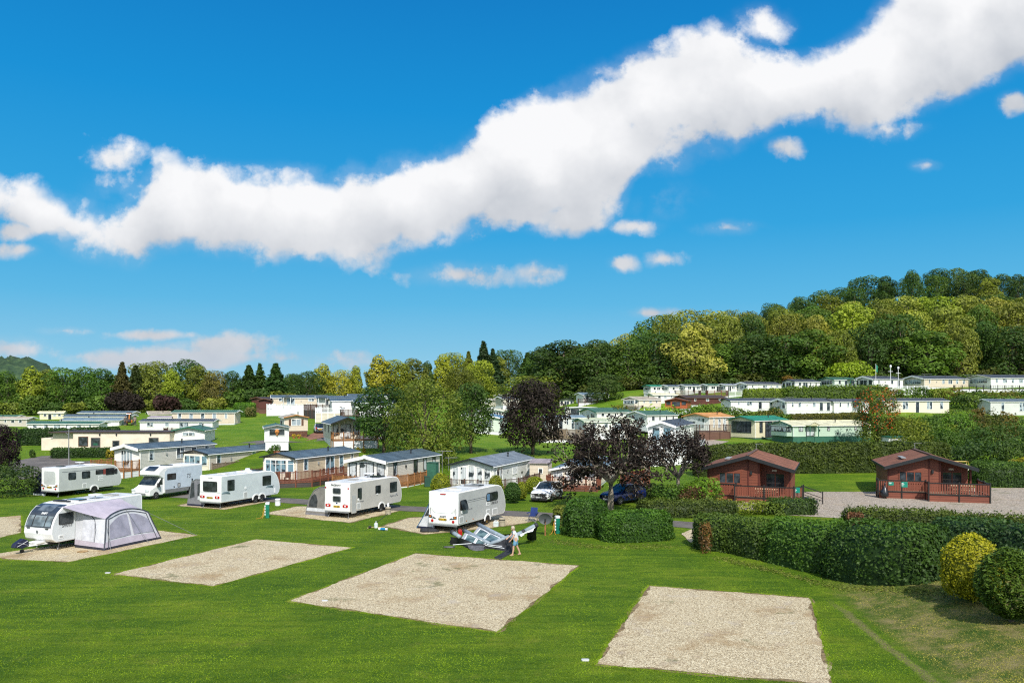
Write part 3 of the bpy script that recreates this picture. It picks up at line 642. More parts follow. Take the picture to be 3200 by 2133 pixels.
# short grass blades standing on the near lawn
def inside(P,poly):
    x,y=P[:,0],P[:,1]; r=np.zeros(len(P),bool)
    for (x0,y0),(x1,y1) in zip(poly,poly[1:]+poly[:1]):
        c=((y0>y)!=(y1>y))&(x<(x1-x0)*(y-y0)/(y1-y0+1e-12)+x0); r^=c
    return r
N_=230000; yy=23+43*rng.random(N_)**1.5; xx=(rng.random(N_)-.5)*1.42*yy; P_=np.stack([xx,yy],1); ok=np.ones(N_,bool)
for lab,p in PADS: ok&=~inside(P_,grow(p,.05))
P_=P_[ok]
ed=[]
for lab,p in PADS[:5]:
    for a_,b_ in zip(p,p[1:]+p[:1]):
        L_=math.hypot(b_[0]-a_[0],b_[1]-a_[1]); k_=int(L_*190); t_=rng.random(k_)[:,None]; q_=np.array(a_)*(1-t_)+np.array(b_)*t_; c_=np.mean(np.array(p),0); o_=q_-c_; o_/=np.linalg.norm(o_,axis=1,keepdims=True)
        w_=lump(np.stack([q_[:,0],q_[:,1],q_[:,0]*0],1),4,1.3); ed.append(q_+o_*(.10+.10*w_+np.abs(rng.normal(0,.10,k_)))[:,None])
P_=np.vstack([P_]+ed); bankm=(P_[:,0]>13.4+.1*(P_[:,1]-24))&(P_[:,1]<36)
C=np.stack([P_[:,0],P_[:,1],Tn(P_[:,0],P_[:,1])+.012],1); tn=.40+.5*lump(np.stack([P_[:,0],P_[:,1]*2,P_[:,0]*0],1),3,.45)+.35*lump(np.stack([P_[:,0],P_[:,1],P_[:,0]*0],1),8,2.1)+rng.normal(0,.13,len(P_))
for mask,colr,nm,lb in ((~bankm,(.165,.262,.012),'grass','short green blades of the mown lawn'),(bankm,(.33,.31,.10),'dry_grass','dry yellowish blades on the near bank')):
    Cm=C[mask]; o=link(nm,leafmesh(nm,Cm,np.tile([0,-.8,.2],(len(Cm),1)),.030,tn[mask],LEAF,None,.22,.45)); o.color=(*colr,1); tag(o,lb,None,None,'stuff')
# ------------------------------------------------------------------ static caravans
WALL={'cream':boards('siding_cream',(.74,.67,.54)),'white':boards('siding_white',(.80,.79,.74)),'beige':boards('siding_beige',(.60,.50,.345)),
 'taupe':boards('siding_taupe',(.54,.495,.42)),'grey':boards('siding_grey',(.57,.555,.51)),'pale':boards('siding_pale',(.60,.575,.49)),
 'pearl':boards('siding_pearl',(.62,.63,.60)),'green':boards('siding_green',(.47,.60,.48)),'mint':boards('siding_mint',(.60,.68,.58)),
 'red':boards('siding_red',(.155,.034,.02),.17),'orange':boards('siding_orange',(.42,.10,.03),.2),'darkred':boards('siding_darkred',(.10,.028,.018),.2),
 'sand':boards('siding_sand',(.64,.55,.43)),'smooth':paint('render_cream',(.72,.62,.50),.8,var=.07,scale=.8),'yellow':boards('siding_yellow',(.70,.64,.44))}
ROOF={'slate':tiles('roof_slate',(.080,.112,.135)),'dark':tiles('roof_dark',(.060,.068,.080)),'grey':tiles('roof_grey',(.19,.22,.245)),
 'green':tiles('roof_green',(.05,.125,.075)),'teal':tiles('roof_teal',(.015,.20,.115)),'orange':tiles('roof_orange',(.58,.27,.07)),
 'tan':tiles('roof_tan',(.42,.36,.27)),'pale':tiles('roof_pale',(.46,.50,.34)),'bluegrey':tiles('roof_bluegrey',(.16,.23,.28)),
 'ivory':tiles('roof_ivory',(.66,.62,.40)),'mauve':tiles('roof_mauve',(.36,.31,.31)),'redtile':tiles('roof_redtile',(.205,.078,.042),.3,.3,.95),
 'brown':tiles('roof_brown',(.07,.045,.035)),'blue':tiles('roof_blue',(.12,.24,.36))}
TRIM={'white':paint('trim_white',(.82,.82,.80),.45,var=.05),'dark':paint('trim_dark',(.022,.024,.026),.4,var=.1),'cream':paint('trim_cream',(.74,.68,.55),.5,var=.06),
 'green':paint('trim_green',(.03,.14,.09),.5),'brown':paint('trim_brown',(.12,.06,.035),.55),'redwood':paint('trim_redwood',(.19,.055,.03),.55),'orange':paint('trim_orange',(.50,.22,.06),.5),'grey':paint('trim_grey',(.28,.29,.29),.5)}
GL={'net':glass('net_curtain',curtain=(.40,.47,.52)),'blue':glass('blue_curtain',curtain=(.20,.33,.40)),'dark':glass('dark_glass'),
 'white':glass('white_curtain',curtain=(.66,.70,.72)),'cara':glass('tinted_acrylic',(.012,.016,.018),.12)}
SKIRT={'white':boards('skirt_white',(.74,.75,.76),.25),'brown':boards('skirt_brown',(.13,.06,.038),.16),'green':paint('skirt_green',(.035,.13,.085),.6),'cream':boards('skirt_cream',(.62,.56,.46),.25),
 'darkgrey':boards('skirt_darkgrey',(.055,.045,.04),.18),'brick':paint('skirt_brick',(.12,.055,.035),.9,var=.35,scale=6),'midgrey':paint('skirt_midgrey',(.30,.29,.27),.8)}  # last entry is a plain mid-grey skirt paint
WOOD={'oak':paint('deck_oak',(.28,.125,.045),.65,var=.25,scale=5),'mahogany':paint('deck_mahogany',(.17,.055,.03),.6,var=.25,scale=5),'weathered':paint('deck_weathered',(.20,.15,.105),.8,var=.25,scale=5),
 'whitepvc':paint('deck_white',(.82,.83,.83),.4,var=.04),'darkbrown':paint('deck_darkbrown',(.085,.04,.026),.65,var=.25,scale=5),'fence':boards('fence_boards',(.22,.15,.09),.11,'XY'),'black':paint('rail_black',(.018,.017,.016),.5)}
def window(par,O,u,nn,s,z,w,h,fr='white',gl='net',n=1,name='window',tr=0,bar=.07,sill=False,label=None,lead=False):
    mb=MB(); a,b_=s-w/2,s+w/2
    mb.bar(O,u,nn,a,b_,z+h-bar,z+h,0,.05).bar(O,u,nn,a,b_,z,z+bar,0,.05).bar(O,u,nn,a,a+bar,z+bar,z+h-bar,0,.05).bar(O,u,nn,b_-bar,b_,z+bar,z+h-bar,0,.05)
    for i in range(1,n): x=a+w*i/n; mb.bar(O,u,nn,x-bar*.45,x+bar*.45,z+bar,z+h-bar,0,.046)
    if tr: mb.bar(O,u,nn,a+bar,b_-bar,z+h*tr-bar*.35,z+h*tr+bar*.35,0,.042)
    if sill: mb.bar(O,u,nn,a-.06,b_+.06,z-.05,z-.002,0,.1)
    f=mb.build(name,TRIM[fr],par,fix=True)
    if label: f['label']=label
    MB().bar(O,u,nn,a+bar-.004,b_-bar+.004,z+bar-.004,z+h-bar+.004,.004,.018).build('pane',GL[gl],f)
    return f
def roof_mesh(W,L,eave,rise,of,os_,th=.09,y0=0.,hip=False):
    mb=MB(); hw=W/2+os_; k=rise/(W/2); ez=eave-os_*k; ya,yb=y0-of,y0+L+.15
    for s in (-1,1):
        a=(0,ya,eave+rise+.02);b_=(s*hw,ya,ez+.02);c=(s*hw,yb,ez+.02);d=(0,yb,eave+rise+.02)
        A=[Vector(p) for p in (a,b_,c,d)]; B=[p+Z_*th for p in A]
        mb.poly(*A);mb.poly(*B)
        mb.poly(A[0],A[1],B[1],B[0]);mb.poly(A[1],A[2],B[2],B[1]);mb.poly(A[2],A[3],B[3],B[2])
    mb.tube([(0,ya,eave+rise+th+.02),(0,yb,eave+rise+th+.02)],.07,6)
    return mb
def solve(l,c,r,Y,phi,mode):
    s,k=math.sin(R(phi)),math.cos(R(phi)); L_,C_,R_=((p-1600)/F for p in (l,c,r)); X=C_*Y
    if mode=='R': return X,(X-L_*Y)/(k+L_*s),(R_*Y-X)/(s-R_*k)
    return X,(R_*Y-X)/(k+R_*s),(L_*Y-X)/(s-L_*k)
def home(label,l,c,r,Y,base,eave,phi,mode='R',wall='cream',roof='slate',trim='white',front='three',side='wdWw',floor=.5,rise=None,skirt='white',fr='white',gl='net',
         fascia=.17,cat='static caravan',group=None,W=None,L=None,of=.4,frontwall=None,flue=True,aer=False,name='static_caravan',finial=False,sidegl=None,sidefr=None,lead=False,skirt_drop=.6,gutter='white',os_=.16,lamp=True,porch=None):
    X,W0,L0=solve(l,c,r,Y,phi,mode); W=W or min(max(W0,2.6),7.0); L=L or min(max(L0,4.5),15.)
    z0=zrow(base,Y); H=zrow(eave,Y)-z0; H=min(max(H,2.05),3.6)
    ph=R(phi); ax=Vector((math.cos(ph),-math.sin(ph),0)); sg=-1 if mode=='R' else 1
    root=Vector((X,Y,z0))+ax*(sg*W/2)
    t=thing(name,label,cat,root,-ph,group)
    rise=rise if rise is not None else W/2*.21
    e=H; hw=W/2
    mb=MB(); f0=floor
    mb.v+=[(-hw,0,f0),(hw,0,f0),(hw,L,f0),(-hw,L,f0),(-hw,0,e),(hw,0,e),(hw,L,e),(-hw,L,e),(0,0,e+rise),(0,L,e+rise)]
    mb.f+=[(0,1,5,8,4),(1,2,6,5),(2,3,7,9,6),(3,0,4,7),(4,8,9,7),(8,5,6,9)]
    mb.build('wall',WALL[wall],t)
    ins=.06
    MB().box(-hw+ins,hw-ins,ins,L-ins,-skirt_drop,f0-.002).build('skirt',SKIRT[skirt],t)
    rf=roof_mesh(W,L,e,rise,of,os_).build('roof',ROOF[roof],t)
    if flue: MB().lathe([(.07,0),(.07,.45),(.11,.46),(.11,.6)],(hw*.45,L*.62,e+rise*.55),8).build('flue',TRIM['dark'],rf)
    # bargeboards along the gable and gutter on the visible side
    mb=MB(); k=rise/hw; wd=.06
    for s in (-1,1):
        x1=s*(hw+os_); z1=e-os_*k; ya=-of-wd
        mb.v; q=len(mb.v)
        mb.v+=[(0,ya,e+rise+.14),(x1,ya,z1+.14),(x1,ya,z1+.14-fascia),(0,ya,e+rise+.14-fascia),(0,ya+wd-.003,e+rise+.14),(x1,ya+wd-.003,z1+.14),(x1,ya+wd-.003,z1+.14-fascia),(0,ya+wd-.003,e+rise+.14-fascia)]
        mb.f+=[tuple(q+i for i in f) for f in ((0,1,2,3),(7,6,5,4),(0,4,5,1),(1,5,6,2),(2,6,7,3))]
    if finial: mb.plate((0,-of-wd-.03,e+rise),X_,-Y_,0,.02,.36,.34,.08,0,.03)
    mb.build('bargeboard',TRIM[trim],t)
    sv=1 if mode=='R' else -1
    MB().tube([(sv*(hw+os_+.04),-of+.1,e-os_*k-.02),(sv*(hw+os_+.04),L+.1,e-os_*k-.02)],.055,6).box(sv*hw+(.01 if sv>0 else -.07),sv*hw+(.07 if sv>0 else -.01),.05,.11,f0,e-.1).build('gutter',TRIM[gutter],t)
    # front gable openings
    O=Vector((0,0,0)); nF=-Y_; zw=f0+.75; hh=e-zw-.12
    if frontwall: MB().bar(O,X_,nF,-hw+.01,hw-.01,f0+.01,e-.005,0,.022).build('front_panel',WALL[frontwall],t); O=Vector((0,-.022,0))
    if front=='three':
        window(t,O,X_,nF,0,zw-.25,W*.36,hh+.25,fr,gl,2)
        for s in (-1,1): window(t,O,X_,nF,s*W*.345,zw,W*.2,hh,fr,gl)
    elif front=='wide': window(t,O,X_,nF,0,zw,W*.68,hh,fr,gl,2)
    elif front=='wide4': window(t,O,X_,nF,0,zw,W*.74,hh,fr,gl,4,tr=.62)
    elif front=='one': window(t,O,X_,nF,0,zw+.05,W*.42,hh-.12,fr,gl,2)
    elif front=='patio': window(t,O,X_,nF,0,f0+.08,W*.46,e-f0-.22,fr,gl,4,'patio_door')
    elif front=='patio2':
        window(t,O,X_,nF,0,f0+.08,W*.36,e-f0-.22,fr,gl,2,'patio_door')
        for s in (-1,1): window(t,O,X_,nF,s*W*.35,f0+.55,W*.19,e-f0-.7,fr,gl)
    elif front=='doors5':
        for i in range(5): window(t,O,X_,nF,(i-2)*W*.185,f0+.1,W*.155,e-f0-.2+(rise*.25 if i==2 else 0),fr,gl,1,'patio_door' if 0<i<4 else 'window')
    elif front=='glazed': 
        window(t,O,X_,nF,0,f0+.1,W*.34,e-f0+rise*.35,fr,gl,2,'patio_door')
        for s in (-1,1): window(t,O,X_,nF,s*W*.315,f0+.5,W*.24,e-f0-.62,fr,gl,1)
    elif front=='blinds':
        for s in (-1,0,1): window(t,O,X_,nF,s*W*.26,f0+.35,W*.23,e-f0-.45+(rise*.4 if s==0 else 0),fr,gl,1)
    elif front=='pair':
        for s in (-1,1): window(t,O,X_,nF,s*W*.2,f0+.3,W*.3,e-f0-.42,fr,gl,1)
    elif front in('bay','bay4'):
        d=.55; b0=-hw*.90; b1=hw*.90; c0,c1=(b0+.5,b1-.5); zt=e+.02
        P0=[(b0,0),(c0,-d),(c1,-d),(b1,0)]
        mb=MB()
        for (xa,ya),(xb,yb) in zip(P0,P0[1:]): mb.poly((xa,ya,f0+.05),(xb,yb,f0+.05),(xb,yb,zt),(xa,ya,zt))
        mb.poly(*[(x,y,zt) for x,y in P0]); mb.poly(*[(x,y,f0+.05) for x,y in P0])
        by=mb.build('bay',WALL[frontwall or wall],t)
        segs=list(zip(P0,P0[1:])); nm={'bay':(1,3,1),'bay4':(1,4,1)}[front]
        for ((xa,ya),(xb,yb)),k_ in zip(segs,nm):
            uu=Vector((xb-xa,yb-ya,0)); Lw=uu.length; uu/=Lw; nn_=Vector((uu.y,-uu.x,0))
            window(by,Vector((xa,ya,0)),uu,nn_,Lw/2,zw-.05,Lw-.08,hh+.05,fr,gl,k_,tr=.68 if front=='bay4' else 0)
    # long side
    u,nn_=(Y_,X_) if mode=='R' else (-Y_,-X_); O2=Vector((sv*hw,0,0)) if mode=='R' else Vector((-hw,0,0)); sgl=sidegl or gl; sfr=sidefr or fr
    k=len(side); step=(L-.9)/max(k,1)
    for i,ch in enumerate(side):
        s=.55+step*(i+.5); s=s if mode=='R' else -s
        if ch=='w': window(t,O2,u,nn_,s,zw+.05,min(.75,step*.7),hh-.05,sfr,sgl)
        elif ch=='n': window(t,O2,u,nn_,s,zw+.1,min(.48,step*.6),hh-.1,sfr,sgl)
        elif ch=='W': window(t,O2,u,nn_,s,zw,min(1.25,step*.85),hh,sfr,sgl,2)
        elif ch=='d': window(t,O2,u,nn_,s,f0+.04,min(.85,step*.8),e-f0-.22,sfr,'dark',1,'door')
        elif ch=='g': window(t,O2,u,nn_,s,f0+.04,min(.85,step*.8),e-f0-.22,sfr,sgl,1,'door',tr=.45)
        elif ch=='P': window(t,O2,u,nn_,s,f0+.06,min(1.7,step*.9),e-f0-.2,sfr,sgl,2,'patio_door')
        elif ch=='L' and lamp: MB().bar(O2,u,nn_,s-.07,s+.07,e-.85,e-.58,0,.12).build('wall_lamp',TRIM['dark' if fr=='dark' else 'grey'],t)
        elif ch=='o': MB().plate(O2,u,nn_,s,e-1.25,.42,.26,.12,0,.02).build('name_plate',TRIM['dark'],t)
    if porch:        # small gabled porch on the long side at fraction porch of its length
        yc=L*porch; pw=1.5; pd=1.0; mb=MB()
        xa=sv*hw; xb=sv*(hw+pd)
        for y in (yc-pw/2,yc+pw/2): mb.box(min(xb-.1*sv,xb),max(xb-.1*sv,xb),y-.05,y+.05,f0,e)
        p=mb.build('porch',TRIM[trim],t)
        mb=MB()
        for s in (-1,1): mb.poly((xa,yc,e+.5),(xb,yc,e+.5),(xb,yc+s*pw*.65,e+.02),(xa,yc+s*pw*.65,e+.02)); mb.poly((xa,yc,e+.57),(xb+.05*sv,yc,e+.57),(xb+.05*sv,yc+s*pw*.68,e+.08),(xa,yc+s*pw*.68,e+.08))
        mb.poly((xb,yc,e+.5),(xb,yc-pw*.62,e+.02),(xb,yc+pw*.62,e+.02)); mb.build('porch_roof',ROOF[roof],p)
    t['_dims']=(W,L,e,rise,f0)
    return t
def local(t,x,y,z=0.): return Vector(t.matrix_basis@Vector((x,y,z))) if False else Vector(t.location)+Matrix.Rotation(t.rotation_euler.z,3,'Z')@Vector((x,y,z))
def deck(label,pts,z0,zf,wood='oak',skirt='brown',rail=1.0,sp=.13,name='deck',group=None,closed=False,post=1.6,postmat=None,solid=False,floorpoly=None,skips=(),capmat=None,style='baluster',cat='deck'):
    """railed deck along world points pts (xy), floor at zf, ground at z0"""
    P=[Vector((p[0],p[1],0)) for p in pts]; o=P[0].copy(); o.z=z0
    t=thing(name,label,cat,o,0,group); P=[p-Vector((o.x,o.y,0)) for p in P]; zf-=z0
    fp=[Vector((p[0],p[1],0))-Vector((o.x,o.y,0)) for p in floorpoly] if floorpoly else P
    if zf>.08:
        mb=MB(); mb.poly(*[(p.x,p.y,zf) for p in fp]); mb.poly(*[(p.x,p.y,zf-.12) for p in fp])
        for a,b_ in zip(fp,fp[1:]+fp[:1]): mb.poly((a.x,a.y,zf-.12),(b_.x,b_.y,zf-.12),(b_.x,b_.y,zf),(a.x,a.y,zf))
        mb.build('platform',WOOD[wood],t)
        mb=MB()
        for a,b_ in zip(P,P[1:]):
            d=(b_-a).normalized(); nn=Vector((d.y,-d.x,0))*.02
            mb.poly(a-nn+Z_*-.5,b_-nn+Z_*-.5,b_-nn+Z_*(zf-.13),a-nn+Z_*(zf-.13))
        mb.build('skirting',SKIRT[skirt],t,fix=False)
    mr=MB(); mp_=[]
    for si,(a,b_) in enumerate(zip(P,P[1:])):
        if si in skips: continue
        L=(b_-a).length; d=(b_-a)/L; k=max(1,round(L/post))
        for i in range(k+1): mp_.append(a+d*L*i/k)
        mr.beam(a+Z_*(zf+rail),b_+Z_*(zf+rail),.09,.05); mr.beam(a+Z_*(zf+.12),b_+Z_*(zf+.12),.05,.05)
        if style=='baluster':
            for i in range(int(L/sp)):
                q=a+d*(i+.5)*sp; mr.beam(q+Z_*(zf+.12),q+Z_*(zf+rail),.04,.035)
        elif style=='boards':
            for i in range(int(L/sp)):
                q=a+d*(i+.5)*sp; nn=Vector((d.y,-d.x,0)); mr.bar(q,d,nn,-sp*.36,sp*.36,zf+.05,zf+rail-.03,-.012,.012)
        elif style=='panel': 
            nn=Vector((d.y,-d.x,0)); mr.bar(a,d,nn,0,L,zf+.06,zf+rail-.03,-.015,.015)
    mr.build('railing',WOOD[wood],t)
    seen=[]
    for q in mp_:
        if any((q-s).length<.05 for s in seen): continue
        seen.append(q); MB().box(q.x-.06,q.x+.06,q.y-.06,q.y+.06,-.3,zf+rail+.12).build('post',WOOD[postmat or wood],t)
    return t
def hdeck(label,t,pl,drop=None,**k):
    """deck laid out in a home's own coordinates"""
    pts=[local(t,*p) for p in pl]; fz=t.location.z+k.pop('zf',t['_dims'][4]-.05); fpl=k.pop('fp',None)
    return deck(label,[p[:2] for p in pts],t.location.z-(drop or 0),fz,floorpoly=[local(t,*p)[:2] for p in fpl] if fpl else None,**k)
G_A='static caravans behind the touring pitches'; G_L='static caravans on the left slope'; G_M='static caravans in the middle of the hillside'; G_T='static caravans in the top row below the wood'; G_2='static caravans in the second row from the top'
# row behind the touring pitches
A1=home('grey static caravan with thick white gable trim, lowest and leftmost, behind the motorhome',358,437,672,87,1484,1403,21.2,wall='grey',frontwall='white',front='patio',side='wLWdw',group=G_A,fascia=.34,finial=True,floor=.7)
A2=home('taupe static caravan with faceted cream bay behind a weathered picket fence',572,653,880,90,1487,1419,21.2,wall='taupe',trim='dark',frontwall='cream',front='bay',side='wLowdw',group=G_A,gl='blue')
A3=home('beige static caravan with leaded bay windows above a red-brown deck',822,925,1121,80,1521,1432,21.2,wall='beige',trim='dark',frontwall='cream',front='bay4',side='wLPgn',group=G_A,gl='blue',floor=.75,fascia=.13)
A4=home('pale static caravan with heavy white scalloped gable and dark framed windows',1086,1209,1374,78,1534,1443,21.2,wall='pale',frontwall='white',front='patio2',side='wLdww',group=G_A,fr='dark',gl='white',fascia=.34,finial=True,floor=.6)
A5=home('white fronted lodge with curtained glass doors and grey tiled roof, beside the shed',1407,1541,1666,77,1527,1457,21.2,wall='pearl',roof='grey',trim='dark',frontwall='white',front='doors5',side='PLWoW',group=G_A,gl='white',floor=.2,rise=.62,fascia=.12)
W5,L5=A5['_dims'][:2]
hdeck('honey brown deck with black balusters in front of the thick trimmed grey caravan',A1,[(-2.9,3.2),(-2.9,-2.2),(1.9,-2.2),(1.9,-.1)],fp=[(-2.9,3.2),(-2.9,-2.2),(1.9,-2.2),(1.9,0),(-1.9,0),(-1.9,3.2)],wood='oak',skirt='white',drop=.1,post=1.3,sp=.16)
hdeck('weathered grey-brown picket fence along the taupe caravan',A2,[(2.2,.2),(2.5,4.2),(4.6,7.6),(4.8,11)],zf=.05,wood='weathered',rail=1.35,style='boards',sp=.14,post=2.0,name='picket_fence',cat='fence')
W3_,L3=A3['_dims'][:2]
D3=hdeck('red-brown railed deck on dark skirting around the beige caravan',A3,[(-2.6,.5),(-2.6,-2.6),(2.0,-2.6),(4.3,-.4),(4.3,8.0),(3.6,9.0)],fp=[(-2.6,.5),(-2.6,-2.6),(2.0,-2.6),(4.3,-.4),(4.3,8.0),(2,8.0),(2,0),(-2,0),(-2,.5)],wood='mahogany',skirt='darkgrey',zf=.72,drop=.35,post=1.45)
hdeck('orange-brown slatted deck along the front and side of the scalloped white caravan',A4,[(-2.6,-2.2),(2.5,-2.2),(4.0,1.2),(4.0,5.2)],fp=[(-2.6,-2.2),(2.5,-2.2),(4.0,1.2),(4.0,5.2),(2.2,5.2),(2.2,0),(-2.6,0)],wood='oak',skirt='white',zf=.58,drop=.3,post=1.4,style='boards',sp=.12)
hdeck('dark brown low railing in front of the white lodge',A5,[(-2.7,.3),(-2.7,-2.0),(3.0,-2.0),(4.6,1.0),(4.6,7.4)],zf=.05,wood='darkbrown',rail=.95,post=1.5,sp=.15,name='railing_fence',cat='fence')
# steps by the scalloped caravan
t=thing('steps','brown timber steps at the end of the orange-brown deck','steps',local(A4,3.4,5.2,-.0),-R(21.2))
mbs=[MB().box(-.55,.75,.9-.32*i,1.22-.32*i,0.0,.2*(i+1)).build('step',WOOD['mahogany'],t) for i in range(3)]
MB().beam((.8,1.25,.95),(.8,.2,1.5),.07).beam((.8,1.2,0),(.8,1.2,.95),.08).beam((.8,.2,0),(.8,.2,1.5),.08).beam((-.6,1.25,.95),(-.6,.2,1.5),.07).beam((-.6,1.2,0),(-.6,1.2,.95),.08).build('handrail',WOOD['oak'],t)
# low cream facilities block
def block():
    p=S(156,108); z=zrow(1411,108); t=thing('facilities_block','long flat roofed cream block with dark brown doors behind a clipped hedge','building',(p.x,p.y,z))
    L=(530-156)/F*108; H=zrow(1352,108)-z
    MB().box(3.2,L,-.0,6,-.6,H).box(0,3.22,.7,6,-.6,H-.004).build('wall',WALL['smooth'],t)
    MB().box(-.12,L+.15,-.16,6.1,H,H+.16).build('roof',paint('fascia_brown',(.06,.038,.03),.6),t)
    MB().box(-1.62,-.002,.75,5,-.6,H-.75).build('annexe',WALL['smooth'],t)
    O=Vector((0,0,0)); br=TRIM['brown']
    window(t,O,X_,-Y_,4.6,.75,1.35,1.35,'brown','dark',1)
    for s,w,h in ((6.3,1.3,1.95),(9.1,.95,1.55),(14.3,1.35,1.95)):
        d=MB().bar(O,X_,-Y_,s-w/2,s+w/2,.0,h,0,.05).build('door',paint('door_taupe',(.10,.09,.085),.5),t)
        MB().bar(O,X_,-Y_,s-w*.42,s+w*.42,h*.45,h-.1,.051,.06).build('pane',GL['dark'],d)
    for s in (6.3,14.3):
        d=MB().bar(O,X_,-Y_,s-.3,s+.3,.9,1.2,.062,.07).build('door_sign',paint('sign_dark_green',(.02,.10,.06)),t)
    for s in (6.9,9.2,13.9): MB().bar(O,X_,-Y_,s-.08,s+.08,H-.35,H-.12,0,.16).build('wall_lamp',TRIM['dark'],t)
    MB().tube([(2.1,.62,0),(2.2,.66,1.6),(2.12,.66,2.3)],.02,5).build('pipe',TRIM['grey'],t)
block()
# left slope
home('white static caravan with green tin roof behind the dark hedge',86,309,323,130,1362,1324,-88,'L',wall='white',roof='green',front='plain',side='nwwWww',group=G_L,gl='net')
home('white static caravan with pale blue-grey roof behind the green roofed one',190,372,381,145,1352,1313,-87,'L',wall='white',roof='bluegrey',front='one',side='ww',group=G_L)
home('cream static caravan with navy roof beside the mini digger',198,404,417,158,1343,1301,-87,'L',wall='cream',roof='slate',front='one',side='wW',group=G_L)
home('long dark blue roofed caravan at the back of the left slope below the spruce',243,410,433,172,1338,1290,-85,'L',wall='cream',roof='slate',front='one',side='wwW',group=G_L)
home('small cream caravan with pale yellow roof, leftmost gable on the slope',78,124,199,170,1320,1301,72,wall='yellow',roof='ivory',front='wide4',side='wdww',group=G_L,trim='cream')
home('grey caravan with flat white roof at the far left edge',-70,84,90,150,1342,1316,-88,'L',wall='taupe',roof='tan',front='plain',side='wwnwwn',group=G_L)
home('dull green roofed caravan at the left edge beneath the olive trees',-60,50,54,178,1330,1306,-88,'L',wall='taupe',roof='green',front='plain',side='ww',group=G_L)
home('cream static caravan with dark roof and brown deck above the cream block',437,664,669,135,1356,1316,-88,'L',wall='white',roof='dark',front='plain',side='wPwW',group=G_L)
home('static caravan with dusty mauve roof tucked behind the dark roofed one',463,667,672,149,1348,1305,-88,'L',wall='sand',roof='mauve',front='plain',side='w',group=G_L)
home('green-grey roofed cream caravan on the grass slope, its end wall on open lawn',537,734,742,141,1331,1288,-88,'L',wall='sand',roof='green',front='plain',side='nwwww',group=G_L)
home('small white caravan with green roof and one double window in its gable',541,638,672,110,1390,1355,-9,wall='white',roof='green',front='one',side='nnn',group=G_L,trim='green',flue=True)
home('pinkish caravan end with pale roof between the digger and the cream one',428,470,480,176,1335,1297,60,wall='sand',roof='tan',front='plain',side='n',group=G_L)
# centre left terrace
D1=home('long cream caravan with navy roof and white picket veranda, left of the terrace',843,852,990,167,1272,1242,72,wall='sand',frontwall='cream',front='plain',side='wPLWd',group=G_L,W=4.0,L=11.5,porch=.25,fascia=.3)
D2=home('white caravan with little gabled porch in the middle of the white fenced terrace',984,992,1060,163,1275,1245,74,wall='white',front='plain',side='dWw',group=G_L,W=4,L=9,porch=.1)
D4=home('navy roofed white caravan at the front right of the terrace with oval name plate',1022,1038,1118,152,1288,1252,70,wall='white',front='three',side='oLWw',group=G_L,W=4,L=9.5,trim='dark')
D5=home('partly hidden white caravan at the right end of the terrace behind the dark tree',1098,1112,1185,150,1292,1258,70,wall='mint',front='one',side='wWw',group=G_L,W=4,L=8.5)
home('back row navy roofed caravan above the white porch caravan',1085,1092,1180,176,1266,1243,76,wall='white',front='plain',side='ww',group=G_L,W=3.6,L=9)
def wdeck(label,l,r,Yl,Yr,row0,rowf,rowr,wood='whitepvc',skirt='white',back=3.,**k):
    a=S(l,Yl);b_=S(r,Yr); z0=min(zrow(row0,Yl),zrow(row0,Yr)); zf=zrow(rowf,(Yl+Yr)/2); rail=zrow(rowr,(Yl+Yr)/2)-zf
    ab=(b_-a); ab.z=0; d=ab.normalized(); nn=Vector((-d.y,d.x,0))
    pts=[a+nn*back,a,b_,b_+nn*back]
    return deck(label,[p[:2] for p in pts],z0,zf,wood=wood,skirt=skirt,rail=rail,**k)
G_D='verandas of the static caravans'
wdeck('white picket veranda with grey-white skirting, left end of the terrace',834,950,160,159,1299,1279,1263,skirt='white',group=G_D,post=1.5,back=4)
wdeck('white balustrade veranda on tall panelled base, middle of the terrace',986,1064,147,147,1322,1288,1274,skirt='cream',group=G_D,post=1.3,back=4)
wdeck('dark timber veranda between the two white ones',950,988,157,154,1305,1280,1264,wood='darkbrown',skirt='darkgrey',group=G_D)
wdeck('brown slatted veranda over a green panel beside the dark tree',1064,1112,147,147,1310,1298,1280,wood='darkbrown',skirt='green',group=G_D)
home('dark red timber cabin at the left of the white fenced terrace',802,822,848,170,1280,1246,20,wall='darkred',roof='brown',trim='brown',front='plain',side='',cat='cabin',name='timber_cabin',flue=False,gutter='brown',skirt='brown',W=3)
home('dark red hut with peaked gable next to the terrace',822,846,851,166,1284,1250,4,wall='darkred',roof='brown',trim='brown',front='plain',side='',cat='cabin',name='timber_cabin',flue=False,gutter='brown',skirt='brown',W=2.6)
E1=home('pinkish caravan with brown window shutters and red edged roof',875,889,962,118,1362,1305,-21,'L',wall='sand',roof='tan',trim='orange',front='one',side='nn',skirt='brick',group=G_L,fascia=.12,floor=.75)
w_,l_,e_,r_,f_=E1['_dims']
for s in (-1,1): MB().bar((0,0,0),X_,-Y_,s*(w_*.21+.2)-.16,s*(w_*.21+.2)+.16,f_+.78,e_-.2,0,.035).build('shutter',TRIM['brown'],E1)
E2=home('small cream caravan end with flowers in its wide dark window',822,828,903,98,1393,1337,-18,'L',wall='white',roof='green',trim='grey',front='wide',side='n',skirt='white',group=G_L,gl='dark',L=8,fascia=.14)
MB().lathe([(.1,0),(.16,.2),(.3,.45),(.2,.7),(.05,.8)],(0,-.12,E2['_dims'][4]+.8),8).build('flower_vase',paint('flower_orange',(.55,.22,.06),.8,var=.5,scale=12),E2)
